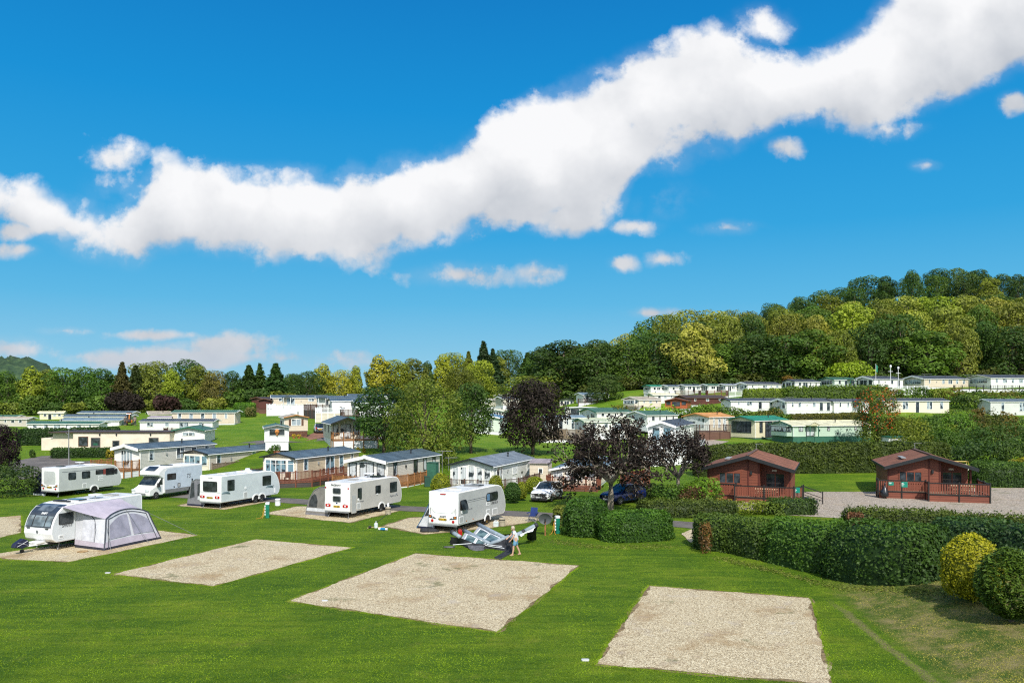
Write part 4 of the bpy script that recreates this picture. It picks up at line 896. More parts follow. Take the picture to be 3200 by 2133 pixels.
# veranda cabin
V1=home('cream veranda cabin with dark green roof on a tall white plinth',1010,1035,1126,108,1400,1322,-20,'L',wall='pale',frontwall='cream',roof='slate',trim='dark',front='patio2',side='nn',fr='dark',gl='white',skirt='white',floor=1.25,of=1.9,os_=.3,cat='lodge',name='veranda_cabin',group=None,flue=False,rise=.75)
w_,l_,e_,r_,f_=V1['_dims']
hdeck('oak railed veranda on the white rendered plinth of the cream cabin',V1,[(-w_/2,0),(-w_/2,-2.2),(w_/2+.1,-2.2),(w_/2+2.2,-1.6),(w_/2+2.2,.2)],fp=[(-w_/2,0),(-w_/2,-2.2),(w_/2+.1,-2.2),(w_/2+2.2,-1.6),(w_/2+2.2,.2)],wood='oak',skirt='white',zf=1.2,drop=.2,sp=.2,name='veranda',cat='veranda')
# middle of the hillside
home('white caravan with blue edged roof on tall white skirting left of the dark maple',1483,1561,1582,144,1367,1306,8,wall='mint',roof='blue',trim='white',front='one',side='n',group=G_M,floor=1.15,L=9,fascia=.2)
home('pale yellow-green roofed caravan above the white skirted one',1528,1572,1580,165,1325,1284,6,wall='white',roof='ivory',front='wide4',side='n',group=G_M,gl='dark',L=8)
home('grey caravan with charcoal roof left of the dark maple crown',1562,1572,1606,188,1272,1248,62,wall='taupe',roof='dark',front='plain',side='wd',group=G_M,W=4)
home('white glazed gable caravan just below the open meadow',1544,1577,1590,222,1259,1237,15,wall='pearl',roof='grey',front='blinds',side='n',group=G_M,gl='white',L=8)
home('white caravan with cream gable right of the meadow one',1578,1600,1626,226,1256,1235,35,wall='white',roof='tan',front='plain',side='n',group=G_M,L=8)
home('cream caravan behind the tall dark tree with low tan roof',1505,1540,1562,196,1276,1250,20,wall='cream',roof='tan',front='one',side='n',group=G_M,L=8)
home('white caravan with grey roof seen under the green tree crowns',1440,1482,1494,172,1318,1283,10,wall='white',roof='grey',front='wide',side='n',group=G_M,L=8)
home('dark roofed gable caravan right of the dark maple top',1749,1793,1803,195,1280,1250,4,wall='cream',roof='dark',front='three',side='n',group=G_M,gl='dark',trim='dark',L=8)
home('white verandah caravan highest in the middle, with glass panels',1752,1794,1806,213,1262,1232,4,wall='white',roof='tan',front='wide4',side='n',group=G_M,L=7)
home('white low caravan with two large dark windows above the green roofs',1768,1864,1870,168,1318,1274,2,wall='white',roof='grey',front='pair',side='n',group=G_M,gl='dark',rise=.15,L=7)
home('pearl caravan with grey roof and upright windows behind the dark maple',1700,1712,1830,138,1352,1305,68,wall='pearl',roof='bluegrey',front='three',side='WdnPw',group=G_M)
home('green roofed caravan with glazed gable above the two purple trees',1808,1866,1976,152,1322,1288,66,wall='white',roof='green',trim='green',front='blinds',side='wwnwn',group=G_M,gl='white',sidegl='dark')
home('caravan with pale green roof half hidden by the left purple tree',1796,1830,1988,127,1362,1318,70,wall='white',roof='pale',trim='green',front='three',side='wwPw',group=G_M)
home('white caravan with brown veranda left of the round dark tree',1812,1822,1880,190,1262,1233,70,wall='white',roof='bluegrey',front='plain',side='PWd',group=G_M,W=4,L=7)
home('white skirted lodge with dark roof behind the right purple tree',2025,2110,2186,102,1400,1332,22,wall='white',roof='dark',trim='white',front='pair',side='nwn',group=G_M,gl='blue',floor=.4,fascia=.3,rise=.6)
wdeck('tall white panelled veranda base behind the right purple tree',1985,2202,98.5,99.5,1456,1398,1375,skirt='white',back=3,group=G_D,post=1.6)
N1=home('white caravan with green roof and three tall blinds in its gable',1956,2023,2118,138,1338,1297,60,wall='white',roof='green',trim='white',front='blinds',side='wnnn',group=G_M,gl='white',sidegl='dark')
home('cream caravan with tan hipped roof and bay, above the yellow-green shrubs',1948,1996,2066,165,1279,1252,62,wall='cream',roof='tan',trim='cream',front='bay',side='nwn',group=G_M)
home('long white caravan with cream roof behind the tan roofed one',2030,2044,2130,178,1262,1240,76,wall='white',roof='ivory',front='plain',side='wwnw',group=G_M,W=3.6)
home('orange timber chalet with dark tiled roof among the shrubs',2078,2148,2172,160,1284,1252,18,wall='orange',roof='brown',trim='redwood',front='three',side='n',group=None,gl='dark',fr='redwood' if False else 'brown',cat='chalet',name='timber_chalet',L=8,gutter='brown',flue=False)
home('dark brown timber cabin with long brown roof behind the orange chalet',2120,2146,2272,172,1272,1246,70,wall='darkred',roof='brown',trim='brown',front='plain',side='nwn',cat='cabin',name='timber_cabin',W=5,gutter='brown',flue=False)
O1=home('cream caravan with bright orange roof above a brown skirted deck',2136,2216,2292,135,1366,1303,52,wall='sand',frontwall='white',roof='orange',trim='orange',front='wide',side='nwgw',group=G_M,gl='white',floor=.8)
wdeck('dark brown boarded deck with open rail below the orange roofed caravan',2186,2282,128,128.5,1374,1347,1328,wood='darkbrown',skirt='brown',back=3.,group=G_D,sp=.3)
O2=home('white caravan with teal green roof and broad dark window on green skirting',2276,2359,2463,128,1381,1314,58,wall='yellow',roof='teal',trim='green',front='wide4',side='wPww',group=G_M,gl='dark',floor=.7,skirt='green',fr='dark')
O3=home('mint green caravan with arched bay gable and pale cream roof',2410,2478,2722,121,1374,1330,76,wall='green',roof='ivory',trim='green',front='bay',side='wPLnoLnd',group=G_M,gl='white',fr='dark',porch=.22,skirt='green')
# second row from the top
home('white caravan with dark roof, left end of the second row',2263,2284,2462,160,1286,1252,76,wall='white',roof='dark',trim='dark',front='plain',side='nWdww',group=G_2,W=4,gl='net')
home('white caravan with thick peaked white gable in the second row',2427,2458,2604,157,1292,1254,76,wall='white',roof='dark',trim='white',front='glazed',side='nwLwdd',group=G_2,W=5,fascia=.34)
home('white caravan with dark gabled porch near the rowan tree',2596,2606,2716,159,1292,1254,80,wall='white',roof='dark',trim='dark',front='plain',side='nnPw',group=G_2,W=4,porch=.62)
home('long cream caravan right of the rowan tree in the second row',2752,2764,2966,160,1298,1252,84,wall='cream',roof='dark',trim='white',front='plain',side='wWdWw',group=G_2,W=4)
home('grey caravan at the right edge below the top row, partly behind shrubs',3086,3095,3290,160,1304,1254,86,wall='pearl',roof='slate',trim='white',front='plain',side='wWw',group=G_2,W=4)
# top row
def top(label,l,c,r,row_e,row_b,wall,roof,front,side,Y=185,phi=72,**k):
    return home(label,l,c,r,Y,row_b,row_e,phi,wall=wall,roof=roof,front=front,side=side,group=G_T,floor=.45,**k)
top('small white caravan with bright green roof, left end of the top row',2011,2034,2066,1208,1234,'white','teal','wide4','wWn',Y=187,phi=60,gl='dark',trim='green')
top('white caravan with white railings, second from the left in the top row',2064,2090,2126,1208,1234,'white','slate','wide','wn',Y=187,phi=62)
top('white caravan with dark veranda, third from the left in the top row',2124,2142,2192,1206,1232,'white','slate','three','WdW',Y=187,phi=66)
top('white caravan with glazed gable and green-grey roof in the top row',2188,2214,2248,1204,1231,'white','green','blinds','WP',Y=187,phi=62,gl='dark')
top('white caravan behind shrubs in the middle of the top row',2246,2268,2306,1204,1230,'white','grey','three','PWn',Y=187,phi=64)
top('long white caravan with heavy gable, middle of the top row',2300,2336,2442,1200,1228,'white','dark','three','nLWnw',phi=70,fascia=.34)
top('white caravan with glazed end between two long ones in the top row',2444,2485,2562,1192,1222,'white','dark','patio2','wPnn',phi=70,gl='dark',trim='dark')
top('pale green caravan with conservatory front in the top row',2561,2608,2676,1186,1217,'mint','green','wide4','wdP',phi=71,gl='dark',trim='green',porch=.7)
top('white caravan with thick white gable beside the flagpole',2668,2730,2822,1184,1216,'white','dark','patio2','nLwd',phi=72,fascia=.36,gl='dark',trim='white')
top('cream caravan with wide glazed gable, second from the right in the top row',2816,2888,3026,1183,1215,'sand','dark','wide4','nLwWww',phi=74,fascia=.3)
top('white caravan with dark fence in front, right end of the top row',3021,3096,3290,1180,1212,'white','dark','wide4','wWwWnn',phi=76,trim='cream')
wdeck('long white picket fence in front of the flagpole caravan',2640,2900,179,179,1228,1216,1206,back=.6,name='picket_fence',cat='fence')
wdeck('white picket balcony below the second caravan of the top row',2052,2112,180,180,1240,1234,1222,back=2,group=G_D)
wdeck('brown slatted balcony in the top row',2112,2190,180,180,1240,1236,1220,wood='darkbrown',back=2,group=G_D)
wdeck('brown slatted balcony right of the shrub in the top row',2212,2276,180,180,1240,1236,1220,wood='mahogany',back=2,group=G_D)
wdeck('white balcony under the long heavy gabled caravan',2276,2340,180,180,1242,1236,1222,back=2,group=G_D)
wdeck('thin dark fence at the right end of the top row',2984,3230,178,178,1218,1214,1204,wood='black',back=.5,name='railing_fence',cat='fence',sp=.5)
wdeck('weathered timber veranda on white base right of the dark maple trunk',1690,1830,126,128,1392,1372,1342,wood='weathered',skirt='white',back=2,style='boards',group=G_D)
wdeck('brown slatted fence beside the pearl caravan',1730,1770,133,133,1372,1366,1340,wood='fence',back=.6,name='board_fence',cat='fence',style='boards')
wdeck('dark picket rail on white base left of the round tree',1808,1868,186,186,1262,1257,1246,wood='darkbrown',back=1.5,group=G_D)
wdeck('thin railing below the tan hipped caravan',1960,2010,160,160,1285,1279,1267,wood='darkbrown',back=1.5,group=G_D)
wdeck('brown deck railing in front of the dark roofed caravan on the left slope',512,588,131,131,1362,1358,1338,wood='darkbrown',back=1.5,group=G_D)
# white gravel-side caravan behind the left purple tree with its deck
P1=home('cream caravan with white roof edge behind the left purple tree',1722,1868,1930,77,1536,1472,14,wall='cream',roof='bluegrey',trim='white',front='three',side='wPw',group=G_A,gl='white',floor=.5,rise=.5,fascia=.2)
hdeck('red-brown railed deck with boarded base under the left purple tree',P1,[(-2.4,.0),(-2.4,-1.9),(-1.7,-2.5),(2.6,-2.5),(2.6,0)],fp=[(-2.4,0),(-2.4,-1.9),(-1.7,-2.5),(2.6,-2.5),(2.6,0)],wood='mahogany',skirt='brown',zf=.62,drop=.35,post=1.2)
deck('brown timber ramp and rail right of the left purple tree',[S(1940,74)[:2],S(2010,76)[:2],S(2030,80)[:2]],0,.9,wood='mahogany',skirt='brown',name='ramp',cat='ramp',style='panel')
# shed by the white lodge
p=S(1655,84)
t=thing('shed','small cream shed with shallow grey-brown roof beside the white lodge','shed',(p.x,p.y,0),-R(14))
MB().box(0,2.0,0,2.2,0,1.95).build('wall',WALL['sand'],t); MB().poly((-.15,-.2,1.96),(2.15,-.2,1.96),(2.15,2.3,2.25),(-.15,2.3,2.25)).poly((-.15,-.2,2.02),(2.15,-.2,2.02),(2.15,2.3,2.32),(-.15,2.3,2.32)).poly((-.15,-.2,1.96),(2.15,-.2,1.96),(2.15,-.2,2.02),(-.15,-.2,2.02)).poly((2.15,-.2,1.96),(2.15,2.3,2.25),(2.15,2.3,2.32),(2.15,-.2,2.02)).build('roof',ROOF['mauve'],t)
window(t,Vector((0,0,0)),X_,-Y_,1.2,.85,.5,.6,'white','dark')
# red timber lodges
LOG=boards('log_wall',(.205,.056,.028),.24,line=.3); RAILR=boards('rail_red',(.185,.050,.026),.14,'XY')
def lodge(label,px,Y,phi,W,Ld,dk,label_d):
    p=S(px,Y,0); ph=R(phi); ax=Vector((math.cos(ph),-math.sin(ph),0)); root=p-ax*W/2
    t=thing('timber_lodge',label,'lodge',root,-ph,'red timber lodges on the gravel court')
    hw=W/2; e,rise,f0=2.75,1.02,.0; rc=1.3   # right half of the front is set back
    k=rise/hw; hs=hw*.28
    mb=MB()
    mb.poly((-hw,0,f0),(hs,0,f0),(hs,0,e+rise-hs*k),(0,0,e+rise),(-hw,0,e)); mb.poly((hs,0,f0),(hs,rc,f0),(hs,rc,e+rise-hs*k),(hs,0,e+rise-hs*k))
    mb.poly((hs,rc,f0),(hw,rc,f0),(hw,rc,e),(hs,rc,e+rise-hs*k)); mb.poly((hw,rc,f0),(hw,Ld,f0),(hw,Ld,e),(hw,rc,e)); mb.poly((hw,Ld,f0),(-hw,Ld,f0),(-hw,Ld,e),(0,Ld,e+rise),(hw,Ld,e)); mb.poly((-hw,Ld,f0),(-hw,0,f0),(-hw,0,e),(-hw,Ld,e))
    w_=mb.build('wall',LOG,t); bm=bmesh.new(); bm.from_mesh(w_.data); bmesh.ops.remove_doubles(bm,verts=bm.verts,dist=.001); bm.to_mesh(w_.data); bm.free()
    for bx in ((hw*.24,hw*.28,-.06,-.003,f0,e+.6),(-.06,.06,-.04,-.003,f0,e+.8),(hw-.14,hw,-.05,.09,f0,e),(-hw-.03,-hw+.09,-.05,-.003,f0,e)):
        MB().box(*bx).build('corner_post',paint('log_dark',(.10,.022,.014),.6),t)
    rf=roof_mesh(W,Ld,e,rise,.75,.38,.10).build('roof',ROOF['redtile'],t)
    # ridge cap and side vent strip
    MB().beam((0,-.7,e+rise+.16),(0,Ld,e+rise+.16),.28,.05).build('ridge_cap',TRIM['brown'],rf)
    MB().box(-hw*.62,-hw*.5,1.2,3.4,e+rise*.47+.16,e+rise*.47+.24).build('roof_vent',TRIM['grey'],rf)
    mb=MB()
    for s in (-1,1):
        x1=s*(hw+.38); z1=e-.38*k; q=len(mb.v); ya=-.83; fa=.30
        mb.v+=[(0,ya,e+rise+.13),(x1,ya,z1+.13),(x1,ya,z1+.13-fa),(0,ya,e+rise+.13-fa),(0,ya+.075,e+rise+.13),(x1,ya+.075,z1+.13),(x1,ya+.075,z1+.13-fa),(0,ya+.075,e+rise+.13-fa)]
        mb.f+=[tuple(q+i for i in f) for f in ((0,1,2,3),(7,6,5,4),(0,4,5,1),(1,5,6,2),(2,6,7,3))]
        mb.box(min(x1,x1+.02*s)-.03,max(x1,x1+.02*s)+.03,-.75,Ld+.1,z1-.1,z1+.12)
    mb.build('bargeboard',TRIM['dark'],t)
    window(t,Vector((0,0,0)),X_,-Y_,-hw*.45,1.3,1.95,1.05,'redwood','dark',3,bar=.1,sill=True)
    dr=window(t,Vector((0,rc,0)),X_,-Y_,hw*.62,.55,1.7,1.75,'redwood','dark',2,'patio_door',bar=.1)
    MB().bar((0,rc,0),X_,-Y_,hw*.62-.72,hw*.62-.58,.66,2.2,.02,.03).build('curtain',GL['white'],dr)
    MB().bar((0,0,0),X_,-Y_,.18,.34,2.2,2.5,0,.16).build('wall_lamp',TRIM['dark'],t)
    MB().bar((0,rc,0),X_,-Y_,hw*.6-.2,hw*.6+.2,2.42,2.56,0,.02).build('name_plate',TRIM['cream'],t)
    MB().tube([(.0,Ld*.9,e+rise),(.0,Ld*.9,e+rise+.75)],.02,5).tube([(-.1,Ld*.9,e+rise+.72),(.6,Ld*.9,e+rise+.72)],.015,4).build('aerial',TRIM['grey'],rf)
    return t
LODG=lodge('red timber lodge with tiled roof, the right one, black bag hanging at its fence',3036,69,18,6.7,7.9,None,None)
LODL=lodge('red timber lodge with tiled roof, the left one, half behind the purple tree',2470,67.6,22.5,7.0,8.2,None,None)
def lodgefence(lab,t,pts,zf,skips=()):
    P=[local(t,*p) for p in pts]; o=P[0].copy(); o.z=0
    d=thing('lodge_deck',lab,'deck',o,0,'decks of the red lodges'); P=[p-o for p in P]
    for p in P:p.z=0
    mb=MB();ms=MB();mk=MB(); posts=[]
    for i,(a,b_) in enumerate(zip(P,P[1:])):
        L=(b_-a).length;u=(b_-a)/L;nn=Vector((u.y,-u.x,0))
        ms.bar(a,u,nn,0,L,-.2,zf-.06,-.03,.0)
        if i in skips: continue
        k=int(L/.19)
        for j in range(k): 
            s=(j+.5)*L/k; ms_=mb.bar(a,u,nn,s-.062,s+.062,zf+.08,zf+.93,.0,.025)
        mk.bar(a,u,nn,0,L,zf+.94,zf+1.02,-.05,.06); mk.bar(a,u,nn,0,L,zf-.05,zf+.04,-.03,.05)
        m_=max(1,round(L/2.1))
        for j in range(m_+1): posts.append(a+u*L*j/m_)
    ms.build('skirting',boards('lodge_skirting',(.185,.050,.026),.2,line=.3),d); mb.build('fence_panel',RAILR,d); mk.build('rail',WOOD['black'],d)
    fl=MB(); fl.poly(*[(p.x,p.y,zf-.055) for p in P]); fl.build('platform',WOOD['weathered'],d,fix=False)
    seen=[]
    for q in posts:
        if any((q-s).length<.1 for s in seen): continue
        seen.append(q); MB().box(q.x-.055,q.x+.055,q.y-.055,q.y+.055,0,zf+1.12).build('post',WOOD['black'],d)
    return d
def sign(label,t,x,y,z,w,h,lines,parent_is=None):
    p=local(t,x,y,z); s=thing('notice_board',label,'sign',p,t.rotation_euler.z,None)
    MB().plate((0,0,0),X_,-Y_,0,0,w,h,.02,0,.02).build('board',paint('sign_teal',(.01,.23,.16),.4),s)
    for i,(tx,sz) in enumerate(lines):
        MB().bar((0,0,0),X_,-Y_,-w*.40,-w*.40+w*sz,h*(.24-.22*i)-.018,h*(.24-.22*i)+.018,.022,.026).build('lettering',TRIM['white'],s)
lodgefence('red boarded deck fence with black rails at the right lodge',LODG,[(-4.35,-.6),(-4.35,-1.55),(-.55,-1.55),(-.55,-2.9),(4.1,-2.9),(4.1,1.2)],.62)
lodgefence('red boarded deck fence with black rails at the left lodge',LODL,[(-2.6,-1.2),(-.9,-1.2),(-.9,-2.2),(3.9,-2.2),(4.5,-1.2),(4.5,1.0)],.42,skips=(4,))
sign('small green notice on the fence of the right lodge',LODG,-3.3,-1.585,1.32,.42,.3,[('a',.55),('b',.4)])
sign('larger green notice right of the small one on the right lodge fence',LODG,-2.25,-1.585,1.27,.55,.48,[('a',.3),('b',.42),('c',.3)])
sign('green notice at the gate end of the left lodge fence',LODL,4.1,-2.02,1.2,.52,.45,[('a',.3),('b',.42),('c',.3)])
# steps with black handrail by the left lodge
p=local(LODL,4.6,-.4); t=thing('steps','black steps with sloping handrail at the left lodge','steps',(p.x,p.y,0),-R(22.5))
for i in range(3): MB().box(.0+.35*i,.35*(i+1)+.05,-.6,.6,0,.42-.13*i).build('step',WOOD['black'],t)
for s in (-.65,): MB().beam((0,s,1.45),(1.5,s,.95),.07).beam((0,s,1.0),(1.5,s,.5),.05).beam((0,s,.75),(1.5,s,.28),.05).beam((1.5,s,0),(1.5,s,1.05),.09).beam((0,s,0),(0,s,1.6),.09).build('handrail',WOOD['black'],t)
# black sack
p=local(LODG,-3.85,-1.85,.12); mb=MB(); mb.lathe([(.02,0),(.28,.05),(.36,.25),(.31,.5),(.16,.8),(.07,1.0),(.04,1.15),(.09,1.28)],(0,0,0),14)
mb.v=[(x*(1+.12*math.sin(z*9+x*7)),y*(1+.1*math.sin(z*11)),z) for x,y,z in mb.v]
tag(mb.build('rubbish_sack',paint('black_plastic',(.012,.014,.018),.25,spec=.6),None,True,loc=p),'tied black rubbish sack hanging on the right lodge fence','rubbish sack')
# picnic table pieces on the decks
for lab,L_,x,y,z in (('pale picnic table on the deck of the right lodge',LODG,2.3,-1.4,.58),('pale picnic table on the deck of the left lodge',LODL,1.6,-1.3,.38)):
    p=local(L_,x,y,z); t=thing('picnic_table',lab,'table',p,L_.rotation_euler.z)
    wd=paint('pale_wood',(.50,.36,.22),.7,var=.2,scale=5)
    MB().box(-.9,.9,-.38,.38,.70,.75).build('tabletop',wd,t)
    for s in(-1,1):
        MB().box(-.9,.9,s*.72-.13,s*.72+.13,.42,.46).build('seat',wd,t); MB().beam((s*.6,-.75,0),(s*.6,-.2,.7),.07).beam((s*.6,.75,0),(s*.6,.2,.7),.07).beam((s*.6,-.8,.4),(s*.6,.8,.4),.06).build('leg',wd,t)
# ------------------------------------------------------------------ trees
proto_broad('oak_a',16,14.5,9000,.32,3,bot=.06,nlobe=13,shape='dome',big=1.35)
proto_broad('oak_b',16,12.5,9000,.32,8,bot=.05,nlobe=11,shape='round',big=1.3)
proto_broad('oak_c',16,16.0,10000,.33,15,bot=.08,nlobe=16,shape='dome',big=1.25)
proto_broad('oak_d',16,12.0,8500,.30,27,bot=.04,nlobe=15,shape='tall',big=1.3)
proto_broad('lime_a',16,9.5,5500,.36,21,bot=.06,nlobe=20,shape='tall')
proto_broad('lime_b',16,8.5,5000,.34,33,bot=.05,nlobe=22,shape='cone')
proto_conifer('spruce_a',16,12.5,9500,.36,5,droop=.35)
proto_conifer('spruce_b',16,12.0,9500,.36,9,droop=.2)
proto_broad('maple_dark',10.2,9.6,17000,.18,41,bot=.13,nlobe=30,shape='round',mat=LEAFD,inner=.3,trunk=.2)
proto_broad('willowy',10.5,11.0,19000,.155,52,bot=.0,nlobe=40,shape='dome',inner=.3,trunk=.22)
proto_broad('sycamore',10.5,8.0,9500,.17,63,bot=.2,nlobe=26,shape='round',inner=.3,trunk=.2)
proto_broad('rowan',8.5,6.6,9000,.13,71,bot=.06,nlobe=24,shape='dome',inner=.3)
def proto_sparse(key,h,w,seed,nleaf,size,forks,spread,first=.12,mat=LEAFD,bark=BARKP):
    """thin tree with its limbs in view: forked branches with leaf sprays on the outer twigs"""
    rd=random.Random(seed); mb=MB(); tips=[]
    def grow_(p,d,L,r,dep):
        q=p+d*L; m=p.lerp(q,.5)+Vector((rd.uniform(-1,1),rd.uniform(-1,1),0))*L*.06
        mb.tube([p,m,q],[r,r*.85,r*.66],6 if dep<2 else 4,cap=False)
        if dep>=2: tips.append((m,d,dep)); 
        if dep==5: tips.append((q,d,dep)); return
        if dep>=2: tips.append((q,d,dep))
        k=forks[dep] if dep<len(forks) else 2; off=rd.uniform(0,6.28)
        for i in range(k):
            a=off+2*math.pi*i/k+rd.uniform(-.4,.4); tl=spread[min(dep,len(spread)-1)]*rd.uniform(.7,1.25)
            s=d.orthogonal().normalized(); c=d.cross(s); e=(d*math.cos(tl)+(s*math.cos(a)+c*math.sin(a))*math.sin(tl)); e.z+=.03; e.normalize()
            grow_(q if i else q,e,L*rd.uniform(.62,.9),r*.62,dep+1)
    grow_(Vector((0,0,0)),Vector((.02,0,1)),h*first,h*.015,0)
    pts=np.array([t[0] for t in tips]); mx=np.abs(pts[:,:2]).max(); sx=w/2/mx; sz=h/pts[:,2].max()
    Vt=np.array(mb.v)*[sx,sx,sz]; pts=pts*[sx,sx,sz]
    me=bpy.data.meshes.new(key+'_trunk'); me.from_pydata(Vt.tolist(),[],mb.f); me.materials.append(bark); me.polygons.foreach_set('use_smooth',[True]*len(me.polygons))
    ii=rng.integers(0,len(pts),nleaf); sd=rng.normal(0,1,(nleaf,3))*np.array([.23,.23,.15])
    C=pts[ii]+sd; 
    per=rng.normal(0,.16,len(pts))
    tone=.35+per[ii]+rng.normal(0,.16,nleaf)+.10*sd[:,2]/.2
    N=sd+np.array([0,0,.3])
    PROTO[key]=(leafmesh(key,C,N,size,tone,mat,None,.7,.8),me,h,w)
proto_sparse('purple_a',7.6,9.4,4,9800,.105,[6,3,3,2,2],[1.05,.75,.6,.5],.09)
proto_sparse('purple_b',6.8,7.6,12,6500,.095,[6,3,2,2,2],[.85,.6,.55,.55],.11)
DK=(.044,.086,.024); MG=(.074,.132,.028); OL=(.135,.160,.036); YG=(.215,.255,.040); YE=(.270,.275,.045); BN=(.150,.140,.050); PU=(.030,.017,.020); BG=(.028,.062,.032); TE=(.040,.085,.030)
def jc(c,k=.16): 
    f=random.uniform(1-k,1+k); return tuple(x*f*random.uniform(.93,1.07) for x in c)
G_TL='trees along the skyline on the left'; 
LT=[(-40,212,1150,'oak_b',DK,'w'),(22,205,1152,'oak_d',MG,'small mid green tree at the left edge in front of the far hill'),(95,196,1136,'lime_a',YG,'pale yellow-green tree with thin trunk, first tall one from the left'),
 (150,214,1146,'oak_b',OL,'olive tree behind the pale yellow-green one on the left'),(200,204,1141,'oak_a',MG,'broad mid green tree second from the left edge'),(262,210,1139,'oak_d',MG,'rounded leafy green tree left of the brown spruce'),
 (318,200,1143,'oak_b',(.045,.10,.02),'bushy bright green tree beside the brown spruce'),(382,197,1126,'spruce_a',(.075,.072,.034),'brownish spruce with a spiky top on the left skyline'),(424,202,1137,'spruce_a',(.05,.07,.03),'dark drooping spruce right of the brownish one'),
 (452,212,1127,'oak_d',OL,'olive tree with light crown behind the drooping spruce'),(484,206,1122,'oak_c',OL,'tall olive green tree above the green-grey roofed caravan'),(540,201,1146,'lime_a',YG,'yellow-green tree above the grass slope caravan'),
 (588,222,1116,'oak_c',DK,'dark broad tree poking above the left skyline'),(620,206,1134,'oak_b',OL,'olive tree in front of the dark broad skyline tree'),(668,203,1150,'oak_d',BN,'brown-green tree left of the dark conifers'),
 (726,206,1152,'oak_d',DK,'small dark rounded tree beside the tall firs'),(778,203,1136,'spruce_a',DK,'tall dark fir above the bright clipped hedge'),(812,206,1131,'spruce_b',DK,'taller dark fir, middle of the fir clump'),
 (862,203,1130,'spruce_a',(.04,.09,.03),'fir with light drooping branch tips above the terrace'),(920,212,1160,'oak_b',DK,'low dark tree right of the drooping fir'),(965,205,1152,'oak_a',DK,'broad dark round tree above the white fenced terrace'),
 (1012,214,1129,'lime_a',YE,'tall golden tree behind the dark round tree'),(1066,212,1148,'oak_d',YE,'golden rounded tree, second of the golden row'),(1112,216,1136,'lime_b',YG,'narrow yellow-green tree in the golden row'),
 (1182,210,1101,'lime_a',YE,'tallest golden tree, right of the golden row'),(1236,214,1116,'oak_d',YG,'yellow-green round tree beside the tallest golden one'),(1288,216,1112,'oak_b',OL,'olive tree left of the small dark spire'),
 (1336,222,1122,'lime_b',DK,'small dark narrow tree on the skyline'),(1386,226,1100,'lime_a',YE,'golden-green tree in front of the spires'),(1424,232,1094,'oak_d',YG,'yellow tree below the skyline spires'),
 (1464,240,1094,'spruce_b',OL,'olive conifer left of the two tall spires'),(1511,250,1062,'spruce_a',BG,'tallest thin spire on the skyline'),(1540,250,1086,'spruce_b',BG,'shorter spire beside the tallest one'),
 (1500,228,1120,'oak_a',YG,'broad yellow-green tree below the spires'),(1590,268,1086,'oak_a',DK,'dark dense tree above the meadow'),(1648,262,1098,'spruce_b',(.06,.11,.035),'pale green pyramid conifer above the meadow'),
 (1690,262,1076,'oak_b',DK,'dark tree behind the pale pyramid conifer'),(1556,262,1108,'oak_b',OL,'olive tree at the top of the meadow'),(1440,212,1140,'oak_c',(.10,.12,.025),'light olive tree behind the green crowns in the centre')]
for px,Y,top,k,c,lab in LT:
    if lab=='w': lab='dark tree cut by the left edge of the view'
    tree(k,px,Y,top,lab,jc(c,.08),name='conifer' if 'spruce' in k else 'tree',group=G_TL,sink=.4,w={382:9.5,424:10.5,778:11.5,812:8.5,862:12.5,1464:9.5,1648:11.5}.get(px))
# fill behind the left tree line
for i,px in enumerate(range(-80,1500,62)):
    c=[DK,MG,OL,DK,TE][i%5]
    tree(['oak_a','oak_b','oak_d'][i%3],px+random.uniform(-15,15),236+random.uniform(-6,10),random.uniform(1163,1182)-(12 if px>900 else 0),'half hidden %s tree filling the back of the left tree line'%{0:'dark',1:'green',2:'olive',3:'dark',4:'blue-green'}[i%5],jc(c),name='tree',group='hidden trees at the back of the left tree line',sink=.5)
for px,top,c,lab in [(370,1212,(.020,.016,.014),'dark purple shrub in front of the left conifers'),(405,1226,(.020,.016,.014),'low blackish purple bush beside the purple shrub'),(522,1230,(.045,.026,.024),'reddish purple bush left of the slope caravan roof')]:
    p=S(px,188); bush(lab,p,70*188/F*1.1,5,zrow(top,188)-p.z,c,.3,2600,int(px),nlobe=10,mat=LEAFD,group='purple shrubs on the left')
for i,px in enumerate(range(-40,1080,70)):
    p=S(px+random.uniform(-15,15),192); bush('%s undergrowth bush at the foot of the left tree line'%['dark green','olive','mid green'][i%3],p,random.uniform(6,9),4,random.uniform(3.2,5.5),jc([DK,OL,MG][i%3]),.32,1500,i,group='undergrowth below the left tree line')
